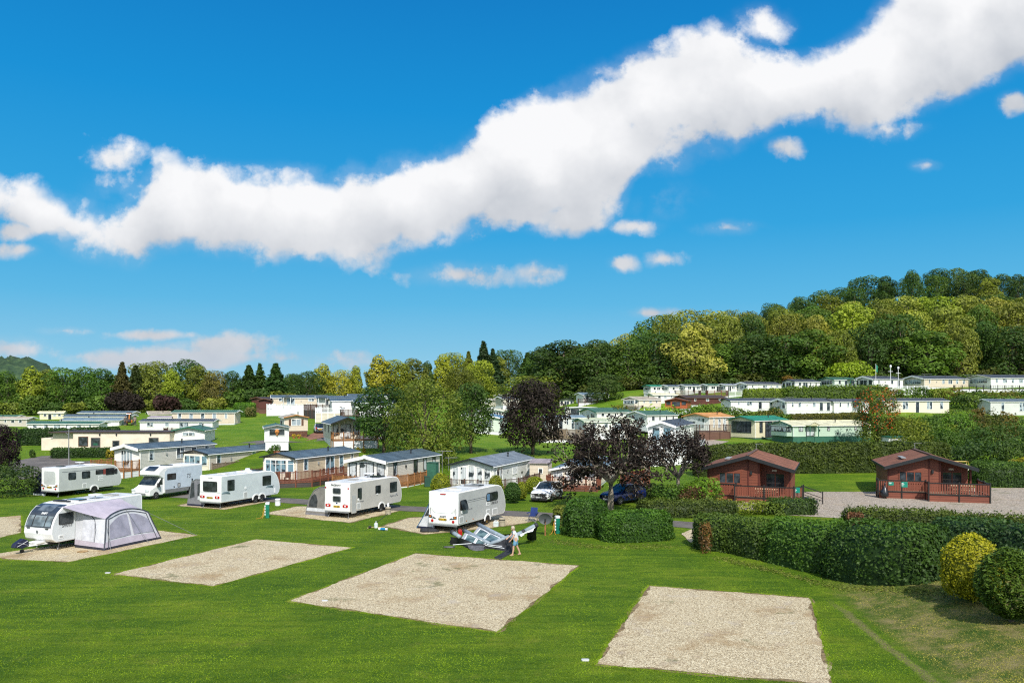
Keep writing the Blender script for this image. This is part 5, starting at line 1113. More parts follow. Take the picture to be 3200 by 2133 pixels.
# hillside wood
def lin(x,pts): return float(np.interp(x,[p[0] for p in pts],[p[1] for p in pts]))
s1=[(1640,1150),(1800,1105),(1900,1098),(2100,1066),(2400,1046),(2600,1040),(2800,1030),(3300,1015)]
s2=[(1690,1088),(1762,1083),(1905,1052),(2050,1000),(2155,985),(2405,985),(2600,968),(2810,955),(3300,945)]
s3=[(1762,1086),(1905,1047),(2048,980),(2155,957),(2286,953),(2405,956),(2595,941),(2810,916),(2976,910),(3300,918)]
s4=[(2340,960),(2429,942),(2560,901),(2690,863),(2857,838),(3024,833),(3200,851),(3400,850)]
cname={'D':('dark green',DK),'M':('mid green',MG),'O':('olive green',OL),'Y':('yellow-green',YG),'B':('brown tinged',BN),'L':('light olive',(.270,.290,.080))}
def woodrow(skl,x0,x1,step,Y0,Y1,codes,where,jit=14,up=.4,keys=('oak_a','oak_b','oak_c','oak_d'),w=None):
    x=x0;i=0
    while x<x1:
        c=codes[i%len(codes)]; Y=random.uniform(Y0,Y1); nm,col=cname[c]
        tree(keys[i%len(keys)],x,Y,lin(x,skl)+random.uniform(-jit*up,jit),'%s broadleaf tree in the %s of the hillside wood'%(nm,where),jc(col,.14),w=random.choice([11,13,15,17,20])*random.uniform(.9,1.1) if w is None else w,name='tree',group='trees of the hillside wood',sink=.8)
        x+=step*random.uniform(.85,1.15); i+=1
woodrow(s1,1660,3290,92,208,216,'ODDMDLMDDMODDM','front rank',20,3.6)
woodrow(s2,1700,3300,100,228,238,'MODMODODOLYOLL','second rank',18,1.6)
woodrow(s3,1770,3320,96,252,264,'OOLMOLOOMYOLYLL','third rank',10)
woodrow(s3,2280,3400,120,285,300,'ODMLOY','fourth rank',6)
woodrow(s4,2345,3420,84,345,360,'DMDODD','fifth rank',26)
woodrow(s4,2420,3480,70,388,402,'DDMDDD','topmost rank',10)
for i,px in enumerate(range(1660,3300,62)):
    p=S(px,205.5); bush('%s undergrowth bush along the lower edge of the hillside wood'%['dark green','olive'][i%2],p,random.uniform(5,7.5),3.5,random.uniform(2.2,5.0),jc([DK,(.06,.075,.02)][i%2]),.32,1200,i+50,group='undergrowth along the lower edge of the wood')
p=S(2655,200); bush('bright green spreading tree crown behind the flagpole',p,11.5,8,zrow(1120,200)-p.z,(.20,.28,.03),.3,5200,77,nlobe=16,name='tree',cat='tree')
p=S(2464,202); bush('small rusty orange tree at the foot of the wood',p,3.4,3,zrow(1166,202)-p.z,(.20,.12,.04),.22,1200,78,name='tree',cat='tree')
tree('oak_d',1893,186,1166,'round dark green tree standing by itself left of the top row',(.060,.098,.034),w=9.6,group=None,base=T((1893-1600)/F*186,186))
# individual trees on the lawns
tree('maple_dark',1665,105,1181,'large blackish purple maple on the lawn above the white lodge',(.026,.021,.018),w=9.4,base=1.5)
tree('willowy',1330,96,1176,'broad yellow-green tree with foliage down to the roofs',(.110,.145,.028),w=10.8,name='tree')
tree('sycamore',1200,104,1192,'dark green tree with bare trunk left of the yellow-green one',(.034,.074,.022),w=8.8)
tree('sycamore',1472,106,1186,'green tree with clear trunk between the yellow-green tree and the dark maple',(.052,.100,.026),w=7.6)
tree('purple_a',1908,62,1297,'sparse purple leaved tree beside the dark blue car',(.034,.025,.023),w=10.2,rz=.6)
tree('purple_b',2120,69,1318,'smaller sparse purple tree with several pale stems left of the lodge',(.034,.025,.024),w=8.2,rz=2.1)
tree('maple_dark',0,85,1316,'dark purple tree at the left edge behind the dark shrub',(.018,.012,.014),w=4.2)
r=tree('rowan',2742,116,1216,'rowan tree with orange-red berries in front of the mint green caravan',(.100,.135,.032),w=7.4)
C,N,tn=lobes_crown([(0,0,5.6,2.6,2.6,2.6),(1.0,.6,4.2,2.0,2.0,2.2),(-1.2,-.6,4.2,2.0,2.0,2.2)],900,.13,91,.1)
be=link('berries',leafmesh('berries',C*1.08,N,.13,tn+.2,LEAFD),r); be.color=(.30,.055,.015,1); be['kind']='stuff'
# ------------------------------------------------------------------ hedges and shrubs
def g2(*a): return [G(*p) for p in a]
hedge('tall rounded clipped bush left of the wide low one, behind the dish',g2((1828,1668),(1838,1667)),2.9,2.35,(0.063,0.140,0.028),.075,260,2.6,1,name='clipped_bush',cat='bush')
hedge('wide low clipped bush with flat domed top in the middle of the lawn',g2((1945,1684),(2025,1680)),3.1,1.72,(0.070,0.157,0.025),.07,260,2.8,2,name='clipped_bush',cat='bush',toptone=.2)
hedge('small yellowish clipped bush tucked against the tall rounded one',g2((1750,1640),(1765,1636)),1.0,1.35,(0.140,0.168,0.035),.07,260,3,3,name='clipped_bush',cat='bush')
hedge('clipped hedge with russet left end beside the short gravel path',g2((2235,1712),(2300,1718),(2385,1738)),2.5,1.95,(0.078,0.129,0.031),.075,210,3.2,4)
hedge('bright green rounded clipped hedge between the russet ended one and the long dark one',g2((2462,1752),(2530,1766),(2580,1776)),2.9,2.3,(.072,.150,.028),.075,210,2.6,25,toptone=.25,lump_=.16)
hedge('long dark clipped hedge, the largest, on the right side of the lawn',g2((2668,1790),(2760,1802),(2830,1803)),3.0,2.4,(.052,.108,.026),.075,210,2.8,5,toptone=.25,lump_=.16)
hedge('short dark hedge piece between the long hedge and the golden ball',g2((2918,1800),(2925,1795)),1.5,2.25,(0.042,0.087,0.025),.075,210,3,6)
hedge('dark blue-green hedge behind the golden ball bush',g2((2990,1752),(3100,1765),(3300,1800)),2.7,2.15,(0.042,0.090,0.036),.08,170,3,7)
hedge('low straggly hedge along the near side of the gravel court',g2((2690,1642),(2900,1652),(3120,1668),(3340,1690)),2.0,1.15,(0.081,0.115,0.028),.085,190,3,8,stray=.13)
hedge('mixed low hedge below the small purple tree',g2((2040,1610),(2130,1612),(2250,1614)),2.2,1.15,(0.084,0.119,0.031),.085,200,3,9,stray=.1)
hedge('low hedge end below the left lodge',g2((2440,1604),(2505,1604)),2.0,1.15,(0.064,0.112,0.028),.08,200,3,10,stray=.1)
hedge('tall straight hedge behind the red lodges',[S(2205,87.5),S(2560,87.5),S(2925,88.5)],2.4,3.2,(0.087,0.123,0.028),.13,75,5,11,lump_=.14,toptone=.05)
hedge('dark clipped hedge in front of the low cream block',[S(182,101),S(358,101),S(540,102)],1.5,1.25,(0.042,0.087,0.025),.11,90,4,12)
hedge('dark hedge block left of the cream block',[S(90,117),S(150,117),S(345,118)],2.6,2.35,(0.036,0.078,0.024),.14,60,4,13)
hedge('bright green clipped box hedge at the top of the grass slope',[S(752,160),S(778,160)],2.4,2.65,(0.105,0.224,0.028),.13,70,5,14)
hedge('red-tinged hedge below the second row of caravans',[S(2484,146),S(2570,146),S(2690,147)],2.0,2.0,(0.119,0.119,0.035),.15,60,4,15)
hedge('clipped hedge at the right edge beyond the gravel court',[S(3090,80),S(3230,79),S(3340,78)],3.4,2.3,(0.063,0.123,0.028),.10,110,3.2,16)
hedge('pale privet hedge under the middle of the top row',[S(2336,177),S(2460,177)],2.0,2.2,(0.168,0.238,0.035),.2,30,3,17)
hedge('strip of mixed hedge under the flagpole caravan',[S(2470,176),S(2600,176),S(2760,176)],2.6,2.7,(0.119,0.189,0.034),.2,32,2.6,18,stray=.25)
gold=G(3040,1880); bush('golden yellow clipped ball bush on the dry bank',gold,2.25,2.2,2.62,(.32,.31,.022),.055,6500,20,round_=True,name='clipped_bush',cat='bush',sink=.05)
cn=S(3160,28.2); 
dd=rng.normal(0,1,(9000,3)); dd/=np.linalg.norm(dd,axis=1,keepdims=True); k=rng.uniform(.82,1.04,9000)
zz=dd[:,2]*.5+.5; C=np.stack([dd[:,0]*1.15*k*(1-.25*np.maximum(dd[:,2],0)),dd[:,1]*1.15*k,(.08+zz*.95)*2.6*k**.5],1)
ang=np.arctan2(dd[:,1],dd[:,0]); st=np.sin(ang*17+np.floor(zz*7)*2.1)*.5+np.sin(ang*9+zz*13)*.5; C[:,:2]*=(1+.07*st)[:,None]
o=link('clipped_bush',leafmesh('clipped_bush',C,dd*.4+np.array([0,0,1.]),.085,.34+.22*st+rng.normal(0,.12,9000)+.12*dd[:,2],LEAF,None,.35,.5),None,(cn.x,cn.y,cn.z-.05)); o.color=(.085,.145,.022,1)
tag(o,'upright dark green conifer bush cut by the right edge of the view','bush')
MB().tube([(0,0,-.3),(0,0,.9)],.09,7).build('trunk',BARK,o)
def Bq(lab,px,Y,top,wpx,col,leaf=.16,n=1500,seed=None,nl=9,d=None,name='shrub',cat='shrub',group=None,h=None):
    p=S(px,Y); w=wpx*Y/F
    return bush(lab,p,w,d or w*.8,h or max(.5,zrow(top,Y)-p.z),col,leaf,n,seed or int(px+top),name,cat,group,nl,sink=.05)
Bq('large dark shrub at the left edge beside the navy awning',25,71,1440,200,(0.039,0.067,0.025),.11,6500,nl=14)
GS='shrubs around the white lodge'
for px,Y,top,bot,wp,c,lab in [(1377,71,1479,1,62,GO,'x') for GO in [(0,0,0)]][:0]: pass
def ball(lab,px,Y,row0,row1,wpx,col,n=1500,leaf=.07,group=GS):
    p=S(px,Y); w=wpx*Y/F; return bush(lab,p,w,w,max(.5,zrow(row0,Y)-p.z),col,leaf,n,int(px),'shrub','shrub',group,round_=True)
ball('yellow-green mound shrub behind the silver caravan roof, the left one',1377,70,1478,0,60,(0.252,0.280,0.025))
ball('yellow-green mound shrub behind the silver caravan roof, the right one',1549,70,1484,0,42,(0.238,0.266,0.028))
ball('dark green ball shrub between caravan and white car',1602,66.5,1506,0,50,(0.056,0.119,0.035),2200)
ball('yellow-green upright shrub behind the dark green ball shrub',1630,68,1506,0,34,(0.210,0.252,0.028))
ball('bright yellow-green shrub above the bonnet of the white car',1672,73,1489,0,58,(0.224,0.266,0.028),2000)
GH='shrubs on the mound by the small purple tree'
Bq('bright green shrub mound below the small purple tree, right part',2190,66.5,1482,130,(0.105,0.196,0.028),.10,3500,group=GH)
Bq('green shrub at the foot of the small purple tree',2095,67,1500,120,(0.070,0.140,0.031),.10,3000,group=GH)
Bq('dark reddish brown shrub between the green mounds',2160,65.8,1505,90,(0.084,0.049,0.035),.09,1800,group=GH)
Bq('dark bush right of the blue car',2030,70,1500,90,(0.056,0.091,0.031),.10,2000,group=GH)
Bq('pale feathery shrub in the garden bed',2155,61.5,1548,110,(0.189,0.189,0.098),.08,2200,group=GH)
Bq('orange tipped low shrub in the garden bed',2235,61,1545,110,(0.182,0.154,0.042),.08,2200,group=GH)
Bq('yellow-green spreading shrub in the garden bed',2330,60,1553,130,(0.154,0.189,0.034),.08,2500,group=GH)
Bq('green tufted shrub in the garden bed by the steps',2410,60,1553,120,(0.098,0.147,0.034),.08,2200,group=GH)
Bq('bright green low shrub left in the garden bed',2075,62,1545,110,(0.091,0.175,0.028),.08,2200,group=GH)
Bq('russet shrub top on the left of the clipped hedge by the path',2205,44.6,1612,40,(0.140,0.077,0.042),.07,900)
Bq('purple-red shrub at the left end of the straggly hedge',2672,53.6,1588,46,(0.119,0.056,0.049),.08,900)
GY='shrubs between the caravan rows'
YS=(.19,.30,.03)
for i,(px,Y,top,wp,c,lab) in enumerate([(2022,149,1256,84,YS,'yellow-green shrub left of the orange chalet, the first'),(2072,150,1258,84,YS,'yellow-green shrub left of the orange chalet, the second'),(2118,149,1262,80,(.10,.165,.022),'yellow-green shrub under the orange chalet'),(2172,150,1250,84,(.085,.15,.022),'green flowering shrub right of the orange chalet'),
    (2226,150,1246,96,(.10,.16,.03),'tall pale green shrub behind the orange roof'),(2270,149,1260,70,MG,'mid green shrub right of the pale tall one'),(2322,148,1266,90,MG,'leafy dark green shrub above the teal roof'),(2352,147,1276,80,(.075,.11,.025),'red-flecked shrub above the teal roof'),(2402,147,1272,84,BN,'russet shrub in front of the thick gabled caravan'),(2415,151,1264,50,TE,'small round green shrub below the thick gable'),
    (2450,146,1284,80,MG,'green shrub left end of the red-tinged hedge'),(2492,147,1286,60,(.06,.12,.02),'bright leaf shrub at the red-tinged hedge'),(1930,158,1254,66,(.12,.14,.03),'round olive shrub right of the lone dark tree'),(1885,160,1262,70,DK,'dark round shrub under the lone dark tree'),(1975,160,1272,40,MG,'small green shrub below the tan roof')]):
    Bq(lab,px,Y,top,wp,jc(c,.06),.2,1300,i+3,group=GY)
GB='shrubs on the bank at the right'
for i,(px,Y,top,wp,c,lab) in enumerate([(2850,110,1288,110,(.14,.155,.024),'yellow-green shrub right of the rowan tree'),(2880,104,1330,110,(.10,.14,.022),'lower yellow leaved shrub behind the right lodge'),(2930,112,1302,100,MG,'dark leafy shrub in the middle of the bank'),
    (2998,112,1256,120,(.085,.165,.024),'large bright green laurel on the bank'),(2960,103,1330,120,(.045,.095,.022),'dark laurel below the bright one'),(3040,104,1320,120,(.04,.085,.022),'deep green shrub right of the dark laurel'),(3075,114,1272,100,(.075,.09,.026),'olive shrub beside the grey caravan'),
    (3110,105,1310,130,DK,'dark shrub in front of the grey caravan'),(3180,106,1300,130,(.05,.085,.022),'mid green shrub at the right edge of the bank'),(3000,95,1378,130,(.035,.07,.025),'low blue-green shrub above the gas tank'),(3085,95,1362,140,(.042,.078,.03),'soft grey-green shrub low on the bank'),
    (3165,94,1368,130,(.05,.085,.024),'low shrub with yellow flowers at the right edge'),(3150,118,1268,60,(.15,.12,.04),'yellowing sapling in front of the grey caravan'),(3056,124,1258,44,(.13,.10,.035),'yellow-brown sapling left of the grey caravan'),(3230,100,1330,120,DK,'dark shrub cut by the right edge'),
    (2800,126,1292,70,(.08,.11,.026),'olive shrub under the long cream caravan'),(2900,130,1288,80,MG,'green shrub touching the long cream caravan wall'),(2905,95,1378,90,(.06,.095,.022),'green shrub at the end of the tall hedge'),
    (2960,142,1284,90,(.05,.09,.022),'dark green shrub at the end of the long cream caravan'),(3020,150,1262,110,(.055,.08,.024),'broad shrub left of the grey caravan roof'),(3190,128,1290,90,(.06,.10,.024),'leafy shrub before the grey caravan window'),
    (3172,84,1422,90,(.17,.17,.02),'yellow topped shrub behind the right hedge')]):
    Bq(lab,px,Y,top,wp,jc(c,.06),.15,2300,i+30,nl=11,group=GB)
for i,px in enumerate(range(2770,3120,42)):
    Bq(['dark green bank shrub below the long cream caravan','olive bank shrub below the long cream caravan','mid green bank shrub below the long cream caravan'][i%3],px+random.uniform(-8,8),146+random.uniform(-4,4),random.uniform(1290,1300),random.uniform(70,95),jc([DK,OL,MG][i%3]),.2,1500,i+170,group='bank shrubs below the long cream caravan')
    Bq(['dark green lower bank shrub above the gas tank','olive lower bank shrub above the gas tank','mid green lower bank shrub above the gas tank'][(i+1)%3],px+60+random.uniform(-8,8),128+random.uniform(-4,4),random.uniform(1310,1330),random.uniform(90,115),jc([DK,OL,MG][(i+1)%3]),.18,1700,i+190,group='bank shrubs above the gas tank')
GT='shrubs along the bank under the top row'
for i,px in enumerate(range(2705,3300,44)):
    lab=['dark green shrub on the bank under the right half of the top row','olive shrub on the bank under the right half of the top row','russet shrub on the bank under the right half of the top row','mid green shrub on the bank under the right half of the top row'][i%4]
    Bq(lab,px,171+random.uniform(-1,3),random.uniform(1199,1214),random.uniform(56,84),jc([DK,OL,BN,MG][i%4]),.22,1100,i+70,group=GT)
for i,px in enumerate(range(2990,3300,46)):
    Bq(['dark green lower shrub on the bank right of the long cream caravan','mid green lower shrub on the bank right of the long cream caravan'][i%2],px,165,random.uniform(1222,1236),80,jc([DK,MG][i%2]),.22,1100,i+90,group=GT)
for px,lab in ((1095,'left of the three conical golden shrubs against the white plinth'),(1118,'middle of the three conical golden shrubs against the white plinth'),(1137,'right of the three conical golden shrubs against the white plinth')):
    p=S(px,103.5); o=bush(lab,p,.55,.5,.95,(.16,.14,.03),.07,350,px,'conical_shrub','shrub','conical golden shrubs',nlobe=4)
Bq('small clipped shrub by the tarmac turning area',101,101,1399,20,DK,.09,700)
Bq('golden shrub spot in the dark hedge by the cream block',345,100.3,1382,26,(0.280,0.238,0.042),.1,500,h=1.5)
Bq('variegated round bush beside the bright box hedge',782,158,1266,34,(0.140,0.140,0.070),.14,900)
# fallen and clipped leaves under the hedges
pts=[]
for (a,b_),w_ in (((( 1880,1712),(2110,1706)),.8),(((2250,1745),(2400,1782)),.55),(((2390,1778),(2560,1824)),.45),(((2560,1828),(2880,1852)),.45),(((1720,1690),(1870,1712)),.7),(((2880,1850),(2990,1860)),.8)):
    A=G(*a);B_=G(*b_); k=420
    t=rng.random(k)[:,None]; P_=np.array(A[:2])*(1-t)+np.array(B_[:2])*t+rng.normal(0,w_*.55,(k,2)); pts.append(P_)
P_=np.vstack(pts); C=np.stack([P_[:,0],P_[:,1],Tn(P_[:,0],P_[:,1])+.03],1)
o=link('leaves',leafmesh('leaves',C,np.tile([0,0,1.],(len(C),1)),.06,rng.uniform(.3,1,len(C)),LEAF,None,.6,.3)); o.color=(.14,.17,.05,1); tag(o,'scattered fallen leaves on the grass below the clipped hedges','leaves',None,'stuff')
# ------------------------------------------------------------------ touring caravans
WHT=paint('caravan_white',(.80,.80,.79),.32,var=.05,scale=1.2); SIL=paint('caravan_silver',(.42,.43,.425),.38,var=.06,scale=1.0,spec=.5); CHA=paint('caravan_champagne',(.47,.455,.42),.38,var=.06,scale=1.0)
ICE=paint('caravan_ice',(.55,.60,.615),.38,var=.06,scale=1.0); LGR=paint('caravan_grey_white',(.48,.50,.49),.38,var=.06,scale=1.0); ROOFW=paint('caravan_roof',(.58,.59,.58),.5,var=.16,scale=1.5)
BLK=paint('rubber_black',(.018,.018,.019),.6,var=.2); CHR=paint('alloy',(.55,.56,.57),.3,.7,var=.1); RED=paint('lamp_red',(.45,.012,.014),.25); AMB=paint('lamp_amber',(.6,.18,.02),.25); YEL=paint('plate_yellow',(.62,.40,.02),.4,var=.05); DRK=paint('lamp_dark',(.03,.032,.036),.2)
PWH=paint('plastic_white',(.78,.79,.79),.4,var=.05); GRY=paint('steel_grey',(.25,.255,.26),.45,.3); GOLD=paint('gold_rim',(.55,.34,.05),.35,.6); INK=paint('lettering_dark',(.03,.03,.035),.5); INKG=paint('lettering_grey',(.16,.17,.18),.5)
def arc(c,r,a0,a1,n=6): return [(c[0]+r*math.cos(R(a0+(a1-a0)*i/n)),c[1]+r*math.sin(R(a0+(a1-a0)*i/n))) for i in range(n+1)]
def wheel(par,x,y,r=.31,w=.18,rim=CHR,name='wheel'):
    t=MB().lathe([(r*.62,-w/2),(r*.93,-w/2),(r,-w/4),(r,w/4),(r*.93,w/2),(r*.62,w/2)],(x,y,r),20,'x').build(name,BLK,par,smooth=False)
    mb=MB(); mb.lathe([(r*.64,w*.30),(r*.60,w*.46),(r*.2,w*.34),(.03,w*.42)],(x,y,r),20,'x')
    for i in range(6):
        a=i*math.pi/3; mb.beam((x+w*.42,y+.06*math.cos(a),r+.06*math.sin(a)),(x+w*.44,y+r*.58*math.cos(a),r+r*.58*math.sin(a)),.05,.03)
    mb.build('rim',rim,t); return t
def patch(par,name,mat,pts,x0,x1,off=.012,taper=0.,thick=.01):
    """a panel laid on a curved nose: pts are (y,z) along the profile"""
    P=[Vector((0,y,z)) for y,z in pts]; rows=[]
    for i,p in enumerate(P):
        d=(P[min(i+1,len(P)-1)]-P[max(i-1,0)]).normalized(); nn=Vector((0,-d.z,d.y))
        k=i/(len(P)-1); q=p+nn*off; rows.append([Vector((x0+taper*k,q.y,q.z)),Vector((x0*.5+x1*.5,q.y-.012,q.z)),Vector((x1-taper*k,q.y,q.z))])
    return MB().grid(rows).build(name,mat,par,smooth=True,fix=False)
def interp_prof(prof,z0,z1,n=8):
    zs=np.linspace(z0,z1,n); ys=np.interp(zs,[p[1] for p in prof],[p[0] for p in prof]); return [(float(a),float(b)) for a,b in zip(ys,zs)]
def caravan(label,px,row,phi,L,H=2.6,W=2.25,nose='far',side=SIL,wheels=1,group='touring caravans on the pitches',drop=None,sidewin=(),wheel_y=None,rim=CHR,front_curve=.9,zf=.48,rear_bulge=.0,label_side=True):
    p=G(px,row); ph=R(phi); ax=Vector((math.cos(ph),-math.sin(ph),0)); root=p-ax*W/2
    t=thing('touring_caravan',label,'caravan',root,-ph,group)
    hw=W/2; fc=front_curve
    nz=[(.34,zf),(.10,zf+.18),(.0,zf+.52),(.05,zf+.92),(.20,zf+1.32),(.42,zf+1.68),(.75,H-.17),(1.15,H-.05),(1.7,H)]
    if nose=='far':
        k=fc/1.7*1.7
        prof=[(0,zf),(-.03-rear_bulge,zf+.1),(-.03-rear_bulge,zf+.6),(0,zf+.8),(0,H-.06),(.06,H)]+[(L-y*fc,z) for y,z in reversed(nz)]
    else: prof=[(y,z) for y,z in nz]+[(L-.1,H),(L,H-.1),(L,zf)]
    t['_L']=L
    MB().prism(prof,-hw,hw).build('body',WHT,t,bevel=.045)
    # side skins, set just proud of the shell
    cy=sum(a for a,_ in prof)/len(prof); cz=(zf+H)/2
    sk=[(cy+(y-cy)*.972+(0),cz+(z-cz)*.945) for y,z in prof]
    for s in (-1,1):
        mb=MB(); mb.poly(*[(s*(hw+.004),y,z) for y,z in sk]); o=mb.build('side_skin',side,t,fix=False)
    MB().box(-hw+.1,hw-.1,.15 if nose=='far' else 1.5,L-1.5 if nose=='far' else L-.15,H+.002,H+.012).build('roof_skin',ROOFW,t)
    MB().box(-.55,.55,.4,L-.5,.30,zf-.002).build('chassis',BLK,t)
    wy=wheel_y if wheel_y else L*.52; ws=[wy] if wheels==1 else [wy-.36,wy+.36]
    for y in ws:
        wheel(t,hw-.13,y,rim=rim)
        mb=MB(); ring=[]
        for i in range(13):
            a=math.pi*i/12; ring.append((math.cos(a),math.sin(a)))
        for (a,b_),(c,d) in zip(ring,ring[1:]):
            q=len(mb.v)
            for x in (hw+.002,hw+.045):
                mb.v+=[(x,y+a*.36,.33+b_*.36),(x,y+c*.36,.33+d*.36),(x,y+c*.47,.33+d*.47),(x,y+a*.47,.33+b_*.47)]
            mb.f+=[tuple(q+i for i in f) for f in ((0,1,2,3),(7,6,5,4),(0,4,5,1),(1,5,6,2),(2,6,7,3),(3,7,4,0))]
        mb.build('wheel_arch',WHT,t)
        MB().poly(*[(hw+.008,y+a*.37,.33+b_*.37) for a,b_ in ring]).build('arch_recess',BLK,t,fix=False)
    return t,prof,hw,zf,H
def rearkit(t,hw,zf,H,plate_txt,lights='round',y0=.035):
    O=Vector((0,-y0,0)); n=-Y_
    pl=MB().plate(O,X_,n,0,zf+.38,.58,.14,.015,0,.02).build('number_plate',YEL,t)
    text(pl,plate_txt,INK,O+Vector((0,-.0235,zf+.38)),X_,n,.15,bold=.003)
    if lights=='wide':
        for s in (-1,1):
            li=MB().plate(O,X_,n,s*(hw-.34),zf+.44,.46,.19,.06,0,.03).build('tail_light',RED,t)
            MB().plate(O,X_,n,s*(hw-.34),zf+.44,.13,.11,.05,.031,.036).build('lens',PWH,li)
    elif lights=='slant':
        for s in (-1,1):
            mb=MB(); q=[(s*(hw-.62),zf+.40),(s*(hw-.06),zf+.46),(s*(hw-.05),zf+.66),(s*(hw-.3),zf+.60)]
            for d in (0,.025): mb.v+=[tuple(O+X_*a+Z_*b_+n*d) for a,b_ in q]
            mb.f+=[(0,1,2,3),(4,5,6,7),(0,1,5,4),(1,2,6,5),(2,3,7,6),(3,0,4,7)]
            li=mb.build('tail_light',DRK,t)
            MB().plate(O,X_,n,s*(hw-.17),zf+.545,.12,.1,.04,.026,.034).build('indicator',AMB,li); MB().plate(O,X_,n,s*(hw-.36),zf+.51,.12,.07,.03,.026,.034).build('lens',PWH,li)
            MB().plate(O,X_,n,s*(hw-.32),zf+.26,.19,.19,.094,0,.02).build('reflector',RED,t)
    MB().box(-hw+.05,hw-.05,-.06,.02,zf-.06,zf+.02).build('bumper',GRY,t)
    for s in (-1,1): 
        MB().tube([(s*(hw-.35),.35,zf),(s*(hw-.2),.12,.02)],.025,5).box(s*(hw-.2)-.07,s*(hw-.2)+.07,.05,.19,0,.03).build('steady_leg',GRY,t)
def swin(t,hw,y,z,w,h,r=.07,gl=None,name='window',open_=0.):
    O=Vector((hw+.006,0,0)); f=MB().plate(O,Y_,X_,y,z,w,h,r,0,.022).build(name,BLK,t)
    if open_:
        g=MB().plate((0,0,0),Y_,X_,0,-h/2+.03,w-.06,h-.06,r*.8,.0,.014).build('pane',gl or GL['cara'],f); g.location=(hw+.035,y,z+h/2-.03); g.rotation_euler=(0,-open_,0)
    else: MB().plate(O,Y_,X_,y,z,w-.07,h-.07,r*.8,.0225,.028).build('pane',gl or GL['cara'],f)
    return f
def hatch(t,hw,y,z,w,h,mat=PWH,name='hatch'):
    O=Vector((hw+.006,0,0)); f=MB().plate(O,Y_,X_,y,z,w,h,.03,0,.018).build(name,mat,t)
    MB().plate(O,Y_,X_,y,z,w-.09,h-.09,.02,.0185,.021).build('flap',SIL,f); return f
def rooflight(t,x,y,H,w=.6,d=.6,mat=None): 
    return MB().box(x-w/2,x+w/2,y-d/2,y+d/2,H+.012,H+.09).build('rooflight',mat or PWH,t,bevel=.02)
# silver sided caravan, centre
SPH,prof,hw,zf,H=caravan('white and silver caravan with broad moulded rear panel, collapsed awning in front of it',1431,1667,26.5,6.9,2.66,side=SIL,rim=GOLD,front_curve=.95,wheel_y=4.05,rear_bulge=.03)
rearkit(SPH,hw,zf,H,'WX11 KJL','slant',.064)
O=Vector((0,-.012,0)); pn=MB().plate(O,X_,-Y_,0,zf+1.36,1.62,1.16,.28,0,.025).build('rear_panel',paint('gloss_white',(.84,.845,.85),.25,var=.03),SPH)
MB().plate(O,X_,-Y_,0,H-.14,.42,.06,.02,0,.03).build('brake_light',RED,SPH)
text(SPH,'SWIFT',INK,(0,-.066,zf+.54),X_,-Y_,.17,shear=.35,bold=.006)
for s in(-1,1): MB().tube([(s*(hw-.17),-.02,zf+.72),(s*(hw-.17),-.07,zf+.78),(s*(hw-.17),-.07,zf+1.05),(s*(hw-.17),-.02,zf+1.1)],.022,6).build('grab_handle',GRY,SPH)
swin(SPH,hw,.68,zf+1.30,.82,.68,.12,open_=.28); 
w=swin(SPH,hw,4.75,zf+1.42,1.75,.62,.2); MB().plate((hw+.006,0,0),Y_,X_,4.5,zf+1.42,.06,.6,.01,.03,.035).build('mullion',BLK,w)
MB().plate((hw+.006,0,0),Y_,X_,4.15,zf+1.42,.42,.48,.1,.029,.033).build('blue_curtain',paint('cloth_blue',(.10,.20,.32),.8,var=.3,scale=7),w)
MB().plate((hw+.006,0,0),Y_,X_,2.6,zf+1.52,2.8,.035,.01,0,.006).plate((hw+.006,0,0),Y_,X_,2.6,zf+1.40,2.7,.02,.008,0,.006).build('stripe',INKG,SPH)
text(SPH,'SPRITE III',INK,(hw+.012,5.1,zf+.93),Y_,X_,.24,shear=.35); text(SPH,'Major 4 FB',INKG,(hw+.012,1.55,zf+.93),Y_,X_,.15,shear=.3)
hatch(SPH,hw,.42,zf+.36,.55,.46); hatch(SPH,hw,4.15,zf+.98,.5,.26); hatch(SPH,hw,4.15,zf+.45,.5,.3); hatch(SPH,hw,5.15,zf+.32,.75,.46)
MB().plate((hw+.006,0,0),Y_,X_,.5,zf+.86,.16,.22,.05,0,.03).build('socket_cover',PWH,SPH)
for y in (1.3,2.2): MB().plate((hw+.006,0,0),Y_,X_,y-.2,zf+.2,.1,.06,.02,0,.02).build('side_marker',AMB,SPH)
rooflight(SPH,-.3,1.6,H,.5,.5,paint('aged_plastic',(.55,.50,.40),.5)); rooflight(SPH,.35,1.0,H,.7,.45); rooflight(SPH,.2,4.1,H,.9,.7,GL['dark']); MB().box(-.4,.75,3.4,3.6,H+.012,H+.13).build('roof_rail',GRY,SPH)
# champagne caravan
PAG,prof,hw,zf,H=caravan('champagne sided caravan with two small rear windows, grey porch awning on its left',1092,1622,25,7.0,2.62,side=CHA,front_curve=.75,wheel_y=4.1)
rearkit(PAG,hw,zf,H,'P27 JGB','wide')
MB().plate((0,-.006,0),X_,-Y_,0,zf+1.15,1.95,1.05,.08,0,.012).build('rear_panel',WHT,PAG)
for z in (1.52,.93):
    f=MB().plate((0,-.018,0),X_,-Y_,0,zf+z,.74,.45,.1,0,.022).build('window',GRY,PAG); MB().plate((0,-.018,0),X_,-Y_,0,zf+z,.62,.34,.07,.0225,.028).build('pane',GL['cara'],f)
text(PAG,'PAGEANT',INK,(-.1,-.012,H-.2),X_,-Y_,.2,shear=.1,bold=.004)
MB().plate((0,-.018,0),X_,-Y_,0,zf+.62,.16,.1,.05,0,.02).build('badge',paint('badge_blue',(.02,.04,.14)),PAG)
